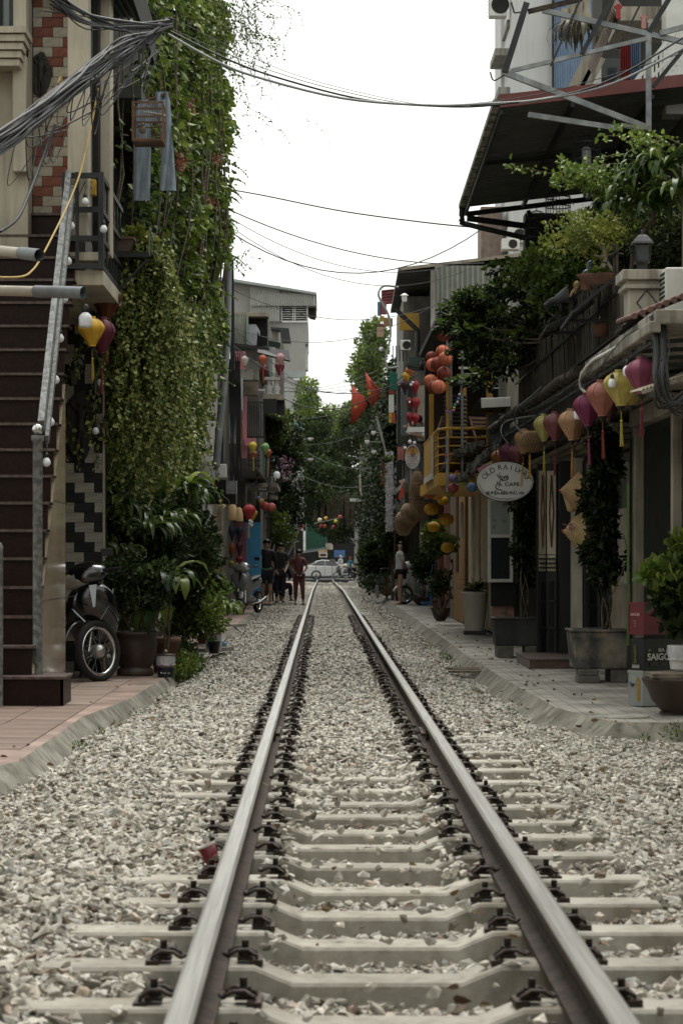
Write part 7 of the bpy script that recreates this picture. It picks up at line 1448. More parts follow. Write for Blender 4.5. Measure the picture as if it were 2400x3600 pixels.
for k in range(16):px=808+k*2.6;wires_.tube([P(px-4,1240+14*(k%3),36.5),P(px,1420,36.6),P(px+random.uniform(-4,4),1560+40*random.random(),36.5),P(px+random.uniform(-14,10),1690,36.5)],.009,4)
o=wires_.build('cable_bundle',M_cable);recenter(o,P(808,1240,36.5));tag(o,'bundle of black cables hanging down by the rusty tin sheet','cables',kind='stuff')
for i,(px,py,w_,h_)in enumerate(((742,1772,.22,.12),(775,1770,.2,.14),(818,1800,.2,.3),(840,1808,.16,.26))):c0=P(px,py,40);t=thing('bamboo_lampshade','bamboo lampshade, %s of the row over the peeling boards'%('leftmost','second','third, fringed with straw','last, nearest the red lantern')[i],'lampshade',c0);b=MB();b.lathe([(w_/2,-h_*.5),(w_*.48,0),(w_*.3,h_*.4),(.02,h_*.5)],c0,18,ribs=18,dip=.1);b.build('shade_cone',M_hat,t)
hD=thing('pink_house','cluttered pink house with black awnings, balusters and many lanterns','house',(-3,46,0));M_pinkw=mat('pink_paint',(.52,.21,.24),(.44,.17,.2),scale=3,rough=.8,streak=.25)
def F_(nm,x0,x1,y0,y1,Y,m,d=.1,par=None,bevel=0):return slab(par or hD,nm,m,(P(x0,0,Y).x,P(x1,0,Y).x,Y,Y+d,P(0,y1,Y).z,P(0,y0,Y).z),bevel=bevel)
slab(hD,'wall',MATS['sooty_plaster'],(-6,-1.95,42.6,56,0,6.2));F_('pink_wall',826,862,1235,1305,43.5,M_pinkw,.3);F_('pink_wall',850,866,1385,1610,43.6,M_pinkw,.3);F_('pink_box',860,898,1540,1566,43.2,M_pinkw,.4);F_('lower_pink_wall',816,866,1832,2110,48.5,mat('dusk_pink',(.36,.15,.19),(.3,.12,.15),scale=3),.2)
F_('blue_wall',864,917,1832,2100,50.5,mat('sky_blue_paint',(.09,.36,.66),(.07,.3,.56),scale=2.5,rough=.6),.2);F_('tin_sheet',806,853,1330,1560,41.5,mat('rusty_tin',(.36,.39,.42),(.13,.06,.035),scale=3.2,stretch=(3,1,.9),rough=.6,contrast=(.44,.52)),.1);F_('rusted_sheet',818,842,1560,1652,41.45,mat('rust_brown',(.12,.06,.035),(.07,.035,.02),scale=9),.1)
F_('ledge',823,908,1298,1335,42.3,M_ledge,.5);F_('ledge_underside',850,905,1337,1388,43.0,mat('tan_soffit',(.2,.16,.12),(.12,.1,.075),scale=5),.3);F_('tan_eave',818,944,1098,1112,45,mat('tan_roof_edge',(.3,.26,.2),(.2,.17,.13)),.5)
b=MB();A=P(818,1210,45);b.corr(A,(.29,0,0),(0,0,.62),6,.015,(0,-1,0));b.build('corrugated_sheet',MATS['sage_corrugated'],hD);F_('green_edge',866,873,1112,1210,44.9,flat('soft_green',(.2,.26,.2)));F_('opening',872,940,1112,1212,45.4,M_dark);F_('upper_body',818,942,1112,1300,45.6,MATS['sooty_plaster'],4);slab(hD,'main_body',MATS['sooty_plaster'],(-2.0,-1.35,45.3,55,3.1,5.4))
t=thing('shirt','white shirt hanging in the dark opening under the tan eave','shirt',P(890,1140,45.2));b=MB();b.add([P(866,1215,45.2),P(902,1213,45.2),P(905,1165,45.15),P(914,1180,45.2),P(914,1165,45.2),P(900,1140,45.2),P(872,1140,45.2),P(866,1165,45.15)],[tuple(range(8))]);o=b.build('shirt_cloth',cm('white_shirt',(.5,.52,.56)),t);o.modifiers.new('s','SOLIDIFY').thickness=.02
b=MB();b.add([P(820,1205,44),P(945,1222,44),P(950,1232,44),P(820,1218,44)],[(0,3,2,1)]);b.add([P(905,1222,44.5),P(1015,1232,44.5),P(1020,1267,44.3),P(905,1238,44.3)],[(0,3,2,1)]);o=b.build('black_awning',M_ddoor,hD);o.modifiers.new('s','SOLIDIFY').thickness=.04
b=MB();b.bar(P(935,1205,46),P(985,1215,46),.05,.12);b.build('green_awning',mat('dark_green_paint'),hD)
for px in(946,972):b=MB();c0=P(px,1358,45);b.lathe([(.07,-.16),(.05,-.13),(.085,-.05),(.045,.05),(.06,.1),(.08,.16)],c0,10);b.build('baluster',M_white,hD)
F_('balcony_slab',925,998,1386,1405,44.9,M_rplast,1.2);F_('balcony_cap',930,985,1325,1335,44.9,M_white,.2);F_('grey_column',968,998,1210,1388,46.3,M_plaster,.3);F_('white_lamp_tube',908,934,1368,1374,44.7,M_white,.04);F_('black_box',925,972,1402,1448,44.6,M_black,.5);F_('black_box',972,1000,1405,1455,45.2,M_black,.5)
for k in range(9):b=MB();px=862+k*8;b.bar(P(px,1535,44.4),P(px,1420,44.4),.022);b.build('window_bar',M_dsteel,hD)
b=MB();b.bar(P(858,1415,44.4),P(932,1415,44.4),.03);b.bar(P(858,1537,44.4),P(932,1537,44.4),.04);b.build('window_rail',M_dsteel,hD)
F_('barred_window',872,915,1585,1650,44.9,flat('pale_pane',(.22,.22,.2)),.03);
for k in range(4):b=MB();px=876+k*11;b.bar(P(px,1650,44.85),P(px,1585,44.85),.02);b.build('window_bar',M_dsteel,hD)
for k in range(3):b=MB();b.bar(P(872,1600+k*18,44.84),P(915,1600+k*18,44.84),.02);b.build('window_bar',M_dsteel,hD)
b=MB();b.tube([P(868,1720,44),P(900,1700,44),P(908,1660,44)],.05,8);b.tube(smooth_path([P(910,1722,44),P(940,1722,44),P(945,1700,44),P(943,1680,44)],4),.025,6);b.build('elbow_pipe',M_cableg,hD);F_('shop_shade',800,915,1780,1835,47,M_dark,.5)
GL='silk lanterns on the pink house'
for px,py,Y,w_,h_,col,lb,ta in((862,1268,42.5,.15,.19,(.6,.52,.45),'white floral lantern against the pink wall',None),(923,1266,43,.16,.2,(.5,.08,.05),'bright red lantern under the black awning, middle of three',(.5,.08,.06)),(985,1262,43,.17,.22,(.55,.3,.36),'pale pink lantern under the black awning, rightmost of three',(.5,.1,.14)),(984,1292,43.5,.2,.24,(.2,.04,.06),'dark red lantern half behind the pale pink one',None),(928,1300,43.6,.15,.2,(.16,.02,.03),'dark red lantern in shade behind the bright red one',None),(888,1572,41,.16,.2,(.62,.5,.06),'lemon yellow lantern in front of the barred window',(.45,.38,.1)),(891,1600,42,.16,.18,(.28,.08,.04),'rust lantern just under the lemon yellow one',None),(933,1577,41,.165,.2,(.18,.38,.12),'green lantern right of the lemon yellow one',(.04,.25,.14)),(944,1594,42,.14,.17,(.32,.1,.03),'orange lantern half behind the green one',(.5,.15,.06)),(876,1800,42.5,.265,.29,(.38,.03,.03),'big crimson lantern in front of the blue wall',(.6,.42,.08)),(884,1810,43.2,.25,.24,(.5,.3,.04),'golden lantern peeping from behind the big crimson one',None),
 (814,1872,45,.17,.27,(.02,.05,.08),'left dark teal lantern before the dusky pink wall',None),(843,1872,44.6,.16,.27,(.025,.04,.09),'right navy lantern before the dusky pink wall',None),(814,1932,45,.17,.26,(.3,.09,.03),'dull orange lantern below the dark teal one',None),(842,1928,44.6,.15,.27,(.10,.02,.05),'plum lantern below the navy one',None),(842,1968,44.6,.16,.14,(.25,.02,.04),'flat crimson lantern lowest of the hanging string',None),(815,1982,45,.12,.12,(.4,.36,.05),'small lime yellow lantern lowest beside the silver scooter',None),(1058,1706,60,.13,.2,(.3,.16,.4),'small violet lantern hanging by the white light strings',(.4,.15,.04))):lantern(px,py,Y,w_,h_,col,lb,ta,tl=.24,group=GL,wire=.05)
b=MB()
for k in range(4):b.ball(P(879+(k%2)*5,1832+k*5,42.3),.035,8)
single(b,'plush_toy',flat('plush_white',(.5,.5,.52)),'small white plush toy hanging below the big crimson lantern','plush toy',P(880,1830,42.3))
for px,py,r,col,lb in((932,1780,.1,(.35,.05,.05),'dull red'),(954,1783,.1,(.5,.13,.1),'salmon'),(918,1763,.07,(.4,.25,.1),'tan'),(910,1752,.05,(.15,.22,.35),'pale blue')):globe(px,py,45,r,col,lb+' paper globe in the string over the blue wall',group='paper globes over the blue wall',horiz=True)
bulb(973,1668,42,'large white bulb hanging in front of the balcony bushes',r=.065,flatb=True)
t=thing('balcony_bush','dark bushes with pink blossom growing over the balconies beyond the pink house','bush',(-1.5,52,3));foliage(t,P(960,1510,52),(.35,1,.5),2400,.1,L_mid,k=34,rr=.22,seed=91);foliage(t,P(1010,1560,60),(.4,2,.7),3000,.12,L_dark,k=34,rr=.28,seed=92);foliage(t,P(1000,1790,60),(.35,2,.8),3400,.11,L_dark,k=40,rr=.25,seed=93);foliage(t,P(985,1860,58),(.3,1.5,.45),1600,.10,L_mid,k=24,rr=.2,seed=94);foliage(t,P(1000,1655,56),(.25,.4,.35),130,.06,leafmat('blossom_mauve',(.2,.1,.16),(.3,.16,.24),(.4,.25,.34)),k=40,rr=.08,seed=95,name='blossom');branchy(t,(-1.55,58,.1),[tuple(P(1000,1790,60)),tuple(P(985,1860,58)),tuple(P(1010,1560,60)),tuple(P(960,1510,52))],.05)
slab(hD,'far_wall',MATS['sooty_plaster'],(-6,-1.75,56.1,96,-.4,4.6));
t=thing('light_curtain','strings of white lights and beads hanging along the left house fronts','string lights',P(1050,1600,66));g=np.random.default_rng(77);pts=[]
for k in range(9):
 px=1022+5*k+g.normal()*1.5;y0=1560+60*g.random();
 for q in range(int(60+60*g.random())):pts.append(tuple(P(px+g.normal()*1.2+q*.03,y0+q*3.2,66)))
leaves('light_beads',pts,g.normal(size=(len(pts),3)),.05,leafmat('bead_white',(.45,.45,.45),(.6,.6,.6),(.75,.75,.75),transl=.1),t,rs=g,wid=.8)
for i,(px,py)in enumerate(((1092,1543),(1092,1615),(1040,1768))):c0=P(px,py,64);t=thing('security_camera',('upper','middle','lowest')[i]+' white camera reaching out from the left house fronts on a bar','security camera',c0);b=MB();b.bar(P(px-26,py+1,64),c0,.04);b.build('camera_arm',M_cablel,t);b=MB();b.lathe([(.07,.03),(.09,0),(.05,-.05)],c0,10);b.build('camera_body',M_white,t)
# ---- across the crossing: tall grey block, green sheet wall, stalls
hL=thing('grey_block','tall grey concrete block with corrugated top storey beyond the crossing','apartment block',(-5,178,-.3));M_gb=mat('grey_block_wall',(.36,.355,.33),(.31,.3,.28),scale=.4,rough=.9,streak=.4,dirtc=(.2,.19,.17),dirt=.3,dscale=.3)
def Gb(nm,poly,Y,d,m):b=MB();q_=[P(x,y,Y)for x,y in poly];b.prism([(p.x,p.z)for p in q_][::-1],Y,Y+d);return b.build(nm,m,hL)
Gb('wall',[(700,985),(985,1005),(985,1132),(1083,1132),(1083,1208),(1073,1208),(1073,2000),(700,2000)],180,10,M_gb);Gb('roof_edge',[(700,965),(820,980),(1113,1028),(1113,1036),(820,990),(700,978)],178.6,12,mat('zinc_edge',(.3,.32,.32),(.25,.27,.27),scale=1));Gb('overhang',[(985,1012),(1112,1036),(1112,1075),(985,1075)],179.5,9,M_gb);Gb('soffit',[(1086,1075),(1112,1075),(1108,1098),(1086,1094)],181,6,M_dark)
b=MB();A=P(880,1075,179);b.corr(A,P(1108,1075,179)-A,(0,0,1.0),28,.1,(0,-1,0));b.build('corrugated_cladding',mat('pale_cladding',(.34,.345,.32),(.3,.3,.28),scale=.5,streak=.3),hL);b=MB();A=P(880,1130,179.2);b.corr(A,P(983,1130,179.2)-A,(0,0,2.9),12,.1,(0,-1,0));b.build('corrugated_cladding',MATS['pale_cladding'],hL)
w_=Gb('window_opening',[(985,1077),(1083,1077),(1083,1130),(985,1130)],179.8,.15,M_dark)
for k in range(7):b=MB();b.bar(P(985,1080+k*8,179.6),P(1083,1080+k*8,179.6),.05);b.build('window_bar',M_white,w_)
for px in(990,1030,1037,1080):b=MB();b.bar(P(px,1130,179.5),P(px,1077,179.5),.08);b.build('window_bar',M_white,w_)
Gb('tin_awning',[(938,1148),(1015,1154),(1022,1200),(988,1200),(984,1160),(938,1155)],176,2,M_dsteel);Gb('inner_tin',[(946,1158),(978,1158),(978,1210),(946,1205)],177.5,.5,mat('tan_tin',(.3,.28,.23),(.24,.22,.18),scale=1));Gb('lower_cladding',[(998,1302),(1070,1306),(1070,1330),(998,1325)],178,.5,mat('zinc_edge'));Gb('pipe_run',[(1030,1330),(1072,1330),(1072,1337),(1030,1337)],177.5,.4,M_white);Gb('side_stair',[(1073,1212),(1083,1212),(1083,1300),(1073,1300)],182,2,M_white)
Gb('lower_block',[(998,1335),(1064,1335),(1060,1700),(998,1700)],176.5,2,mat('sheeted_wall',(.33,.33,.32),(.27,.27,.26),scale=.6,stretch=(6,1,1)));Gb('teal_awning',[(1022,1478),(1066,1496),(1066,1506),(1040,1500)],120,1,flat('teal',(.05,.25,.3)));Gb('dark_window',[(1030,1420),(1055,1425),(1040,1455)],176.3,.1,M_dark)
t=thing('green_sheet_wall','dark green corrugated sheet wall behind the white car','wall',P(1110,1930,170));b=MB();A=P(1074,1935,170);b.corr(A,P(1150,1935,170)-A,(0,0,4.2),22,.06,(0,-1,0));b.build('green_sheet',mat('green_sheet',(.035,.13,.09),(.025,.09,.065),scale=.6,rough=.5,streak=.4),t)
hK=thing('market_stall','dim street stalls with tin roofs behind the car','market stall',(2,168,-.3));S=lambda nm,x0,x1,y0,y1,Y,m,d=.5:F_(nm,x0,x1,y0,y1,Y,m,d,par=hK)
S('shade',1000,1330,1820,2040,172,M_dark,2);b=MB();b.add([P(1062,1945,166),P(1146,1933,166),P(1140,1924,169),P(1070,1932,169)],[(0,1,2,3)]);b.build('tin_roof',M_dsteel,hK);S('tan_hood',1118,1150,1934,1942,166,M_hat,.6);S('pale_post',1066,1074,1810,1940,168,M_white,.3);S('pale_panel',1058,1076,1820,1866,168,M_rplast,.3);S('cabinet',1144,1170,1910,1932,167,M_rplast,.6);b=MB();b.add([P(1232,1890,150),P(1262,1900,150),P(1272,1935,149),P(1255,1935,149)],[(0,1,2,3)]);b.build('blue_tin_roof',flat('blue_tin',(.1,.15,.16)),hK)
t=thing('street_sign','blue notice board with white lines beyond the barrier','sign',P(1192,1947,160));F_('board',1174,1212,1934,1960,160,flat('sign_blue',(.03,.10,.24)),.1,par=t)
for k in range(5):F_('print_line',1178,1178+14+4*((k*7)%5),1937+k*4.4,1938.3+k*4.4,159.9,flat('sign_pale',(.12,.2,.35)),.05,par=t)
t=thing('street_sign','dark red sign in a white frame above the white car','sign',P(1135,1950,160));F_('frame',1121,1150,1943,1959,160,M_white,.1,par=t);F_('board',1124,1147,1946,1956,159.9,flat('sign_maroon',(.07,.02,.02)),.08,par=t)
for i,(px,py,c_,nm_)in enumerate(((1124,1828,(.55,.5,.36),'cream'),(1145,1822,(.5,.3,.05),'golden'),(1180,1832,(.5,.5,.06),'yellow and green'),(1195,1817,(.4,.05,.04),'red'),(1128,1848,(.25,.03,.02),'dark red'),(1142,1850,(.28,.03,.02),'crimson'),(1172,1852,(.2,.03,.03),'dull red'),(1062,1852,(.55,.06,.05),'scarlet'))):globe(px,py,120,.11 if i else .13,c_,nm_+' lantern hung across the far end of the street',group='lanterns across the far end of the street',horiz=True)
b=MB();b.bar(P(1105,1840,120),P(1205,1818,120),.04);single(b,'string_pole',M_cablel,'pole holding the far lanterns across the street','pole',P(1105,1840,120))
# ---- trees at the end and ivy on the right
t=thing('street_tree','big dark tree closing the end of the street on the left','tree',(-1.5,118,-.3));g=np.random.default_rng(31)
for(px,py,Y,rx,rz,N,m_,sd)in((1082,1440,130,.5,1.7,3600,L_mid,1),(1120,1560,128,1.3,1.6,7000,L_dark,2),(1110,1690,124,1.5,1.4,6500,L_dark,3),(1170,1500,140,1.1,1.2,4500,L_mid,4),(1190,1640,136,1.6,1.9,7500,L_dark,5),(1150,1790,130,2.0,1.0,5500,L_dark,6),(1195,1850,150,1.6,.9,4000,L_dark,7),(1110,1800,150,1.2,.7,3000,L_dark,8)):foliage(t,P(px,py,Y),(rx,3,rz),N,.22,m_,k=46,rr=.42,seed=100+sd,shape='tri')
branchy(t,(-3.0,128,-.4),[tuple(P(1100,1650,126)),tuple(P(1130,1560,128)),tuple(P(1180,1640,134)),tuple(P(1095,1450,130))],.13,m=flat('dark_bark',(.05,.04,.03),.9),wob=.3);b=MB()
g=np.random.default_rng(15)
for k in range(60):px=1100+160*g.random();b.tube([P(px,1740,126),P(px+3*g.normal(),1800+60*g.random(),126)],.012,4,caps=False)
b.build('hanging_root',M_bark,t)
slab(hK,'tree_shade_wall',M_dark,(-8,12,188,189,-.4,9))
t=thing('street_tree','bright leaved tree leaning over the street on the right','tree',(2.0,88,-.1))
for(px,py,Y,rx,ry,rz,N,m_,sd)in((1300,1260,74,.42,2,.8,4500,L_mid,1),(1290,1330,78,.55,2,.5,3500,L_bright,2),(1315,1180,70,.25,2,.35,1600,L_mid,3),(1255,1530,100,.8,3,1.1,5200,L_dark,4),(1230,1470,104,.7,3,.7,3200,L_mid,5),(1310,1430,80,.6,3,.9,4200,L_dark,6)):foliage(t,P(px,py,Y),(rx,ry,rz),N,.15,m_,k=40,rr=.26,seed=200+sd,shape='tri')
branchy(t,(2.1,84,0),[tuple(P(1300,1260,74)),tuple(P(1255,1530,100)),tuple(P(1290,1330,78)),tuple(P(1310,1430,80))],.1,wob=.2)
t=thing('frangipani','spiky light green shoots standing off the leaning tree','shrub',P(1230,1330,72));g=np.random.default_rng(2)
for(px,py)in((1225,1310),(1222,1345),(1240,1285),(1260,1275),(1250,1360)):strap_leaves('leaf_whorl',P(px,py,72),12,.22,.05,L_bright,t,up=.5,droop=.4,g=g)
branchy(t,tuple(P(1300,1350,74)),[tuple(P(1225,1310,72)),tuple(P(1222,1345,72)),tuple(P(1240,1285,72)),tuple(P(1260,1275,72)),tuple(P(1250,1360,72))],.02)
hI=thing('ivy_row_house','row of houses on the right overgrown with ivy','house',(3,60,0));slab(hI,'wall',MATS['sooty_plaster'],(2.15,6,52.2,74,2.5,6.6),(2.15,6,61,74,0,2.5),(2.1,6,74,110,-.5,5.2),(2.2,7,110,150,-.5,5));F_('pale_side_wall',1276,1300,1850,2045,108,mat('blue_grey_wall',(.2,.23,.24),(.16,.18,.19),scale=1),.3,par=hI);F_('olive_post',1290,1297,1760,1870,96,mat('olive_cream',(.4,.4,.28),(.3,.3,.2)),.3,par=hI);F_('white_tube',1283,1286,1828,1872,95,M_white,.1,par=hI);F_('white_flap',1230,1268,1752,1762,95,M_white,.6,par=hI);F_('roof_slab',1262,1300,1208,1214,78,M_plaster,3,par=hI);F_('roof_room',1270,1300,1214,1250,78,M_plaster,3,par=hI)
t=thing('ivy','thick dark ivy covering the right house fronts down to the pavement','ivy',(2.0,60,.1));g=np.random.default_rng(44);N=24000;Y=53+52*g.random(N)**1.3;z=g.random(N)*6.4;z=np.where((Y<62)&(z<2.8),z+3,z);X=2.16-.3*(np.sin(Y*1.3)*.3+.6)*np.clip(1-np.abs(z-3.6)/5,.2,1)-.3*g.random(N)**2;z=z+np.where(Y>74,-.48*(Y-74)/80,0)
cc=g.random((160,2))*np.array([52,6.4])+np.array([53,0]);dm=np.sqrt((((Y[:,None]-cc[:,0])*.35)**2+(z[:,None]-cc[:,1])**2).min(1));k_=dm<.55;X=X-.22*np.exp(-(dm/.3)**2)
bp=np.stack([X,Y,z],1)[k_];leaves('foliage',bp,g.normal(size=bp.shape)*.5+np.array([-.3,-.5,-.5]),.15*(.5+.7*g.random(len(bp))),L_dark,t,rnd=np.clip(.05+.7*g.random(len(bp))**1.6,0,1),rs=g,shape='tri',wid=.75)
branchy(t,(1.95,60,.1),[(2.0,58,3),(2.0,62,5),(1.95,66,3)],.04)
t=thing('potted_shrub','large leaved dark shrub on the pavement behind the waiting girl','shrub',(1.85,62,.1));foliage(t,P(1340,1950,62),(.35,1,.5),1700,.2,L_dark,k=24,rr=.25,seed=5,wid=.7);foliage(t,P(1370,1880,60),(.25,1,.5),1300,.14,L_dark,k=20,rr=.2,seed=6);branchy(t,(1.85,62,.1),[tuple(P(1340,1950,62)),tuple(P(1370,1880,60))],.03)
t=thing('plant_stand','wooden crate stand with a tubular back rail and a snake plant','plant stand',P(1362,2085,60));q=lambda a,b_:P(a,b_,60)
for k in range(3):F_('crate_board',1340,1384,2060+k*10,2067+k*10,60,M_wood,.4,par=t)
b=MB();b.tube(smooth_path([q(1337,2080),q(1337,2010),q(1341,2000),q(1380,1999),q(1384,2006)],3),.02,6);b.build('tube_rail',M_cableg,t);c0=q(1356,2052);pot(t,tuple(c0),.09,.12,M_clay);strap_leaves('snake_leaves',c0+Vector((0,0,.1)),14,.28,.03,L_strap,t,up=1.1,droop=.1,g=g)
b=MB();b.box(q(1325,2075),(.12,.12,.28),taper=.7);single(b,'rock',M_plaster,'dark rough stone standing on the right pavement','stone',q(1325,2085),bevel=.02)
b=MB();b.bb(q(1381,0).x,q(1402,0).x,56,56.2,.08,.22);single(b,'box',M_rplast,'low pale box on the pavement behind the girl','box',q(1390,2100))
c0=P(1485,2120,53.5);c0.z=.08;t=thing('potted_shrub','thin leafy shrub in a wide low pot beside the white scooter','potted plant',c0);pot(t,tuple(c0),.28,.22,M_claydark,'bowl');foliage(t,P(1490,1990,53.5),(.25,.3,.45),1100,.08,L_dark,k=24,rr=.12,seed=3);branchy(t,tuple(c0+Vector((0,0,.15))),[tuple(P(1480,1950,53.5)),tuple(P(1500,1930,53.5)),tuple(P(1510,2000,53.5)),tuple(P(1465,1990,53.5))],.02)
t=thing('dustpan','blue dustpan and broom leaning by the low wide pot','dustpan',P(1515,2125,50));b=MB();b.bar(P(1515,2122,50),P(1512,2040,50),.05);b.box(P(1500,2120,50),(.28,.2,.06));b.build('pan',flat('pan_blue',(.03,.13,.35),.4),t);b=MB();b.tube([P(1498,2100,50.2),P(1520,1985,50.4)],.012,6);b.build('broom_stick',flat('stick_blue',(.1,.25,.4)),t)
t=thing('traffic_cone','orange-red traffic cone on the right near the far motorbike','traffic cone',P(1280,2052,105));c0=P(1280,2052,105);b=MB();b.lathe([(.15,.02),(.03,.48),(.025,.5)],c0,14);b.build('cone_body',flat('cone_red',(.45,.06,.04),.5),t);b=MB();b.box((c0.x,c0.y,c0.z+.01),(.38,.38,.03));b.build('cone_base',flat('cone_red'),t)
t=thing('barrier','low grey steel barrier closing the track at the crossing','barrier',P(1147,2035,152.5));Yb=152.5
b=MB()
for y in(1983,2026):b.bar(P(1040,y,Yb),P(1225,y-2,Yb),.04)
b.build('barrier_rail',M_steel,t)
for k in range(38):b=MB();px=1042+k*4.9;b.bar(P(px,2026,Yb),P(px,1983,Yb),.018 if k%14 else .05);b.build('barrier_bar',M_steel,t)
for px in(1114,1216):b=MB();b.bar(P(px,2040,Yb),P(px,2020,Yb),.05);b.bar(P(px,2040,Yb-.4),P(px,2040,Yb+.4),.05);b.build('barrier_foot',M_steel,t)
c0=P(1168,1978,152);t=thing('round_sign','round grey back of a sign standing over the barrier','sign',c0);b=MB();b.lathe([(.27,0),(.27,.03)],c0,28,rot=(math.pi/2,0,0));b.build('sign_disc',mat('disc_grey',(.24,.24,.23),(.18,.18,.17),scale=3),t);b=MB();b.bar(c0,P(1168,2038,152),.05);b.bar(c0+Vector((-.2,-.05,0)),c0+Vector((.2,-.05,0)),.02);b.build('sign_post',M_steel,t)
# the street goes on behind the viewpoint
for sx in(-1,1):
 for k in range(6):
  y1=11.2-k*9 if sx<0 else 14.6-k*9;t=thing('house','plain street house behind the viewpoint, number %s on the %s side'%('one two three four five six'.split()[k],'stairs' if sx<0 else 'lantern'),'house',(sx*4.5,y1-4,0));xx=sx*(2.9+.25*(k%3));xi=xx if k or sx>0 else-3.6
  if sx>0 and k==0:xi=3.2
  slab(t,'wall',M_rplast if k%2 else M_cream,(xi,sx*9,y1-8.8,y1,0,7.5+(k*37%4)));slab(t,'window',M_glass,(xi-sx*.02,xi-sx*.001,y1-5,y1-3.5,4,5.6));slab(t,'door',M_ddoor,(xi-sx*.02,xi-sx*.001,y1-7,y1-5.8,.1,2.3))
# stacked balconies of the narrow houses
def balcony(par,sx,xf,xo,y0,y1,z,m,nb=9,awn=None,pots=None):
 slab(par,'balcony_floor',m,(xf,xo,y0,y1,z-.1,z));b=MB();b.bar((xo,y0,z+.62),(xo,y1,z+.62),.035);b.bar((xf,y0,z+.62),(xo,y0,z+.62),.035);b.build('balcony_rail',M_dsteel,par)
 for k in range(nb):b=MB();y=y0+(y1-y0)*k/(nb-1);b.bar((xo,y,z),(xo,y,z+.62),.02);b.build('balcony_bar',M_dsteel,par)
 for k in range(4):b=MB();x=xf+(xo-xf)*(k+.5)/4;b.bar((x,y0,z),(x,y0,z+.62),.02);b.build('balcony_bar',M_dsteel,par)
 if awn:b=MB();b.corr((xf,y0-.1,z+1.75),(xo-xf+.12*-sx,0,-.28),(0,y1-y0,0),6,.02,(0,0,1));b.build('sheet_awning',awn,par)
tn=mat('faded_green_sheet',(.16,.22,.19),(.11,.16,.14),scale=3,streak=.5);cr=MATS['stained_cream_plaster']
for y0,z,x0,a_ in((50,3.0,-1.05,tn),(56.5,2.9,-1.2,M_steel),(57,4.9,-1.25,None),(64,3.1,-1.25,MATS['rusty_tin']),(72,2.8,-1.2,tn),(66,5.0,-1.3,None)):balcony(hD,-1,-1.75,x0,y0,y0+3.6,z,cr,awn=a_)
for y0,z,x0,a_ in((47.5,2.9,1.75,MATS['rusty_tin']),(53,3.0,1.65,tn),(53,5.0,1.7,None)):balcony(hI,1,2.2,x0,y0,y0+3.4,z,cr,awn=a_)
for y0,x_,w_,z,c_ in((56.05,-2.6,.8,3.1,cr),(56.05,-1.9,.0,0,None)):
 if c_:slab(hD,'end_panel',c_,(x_,x_+w_,55.9,56.0,z,z+1.5))
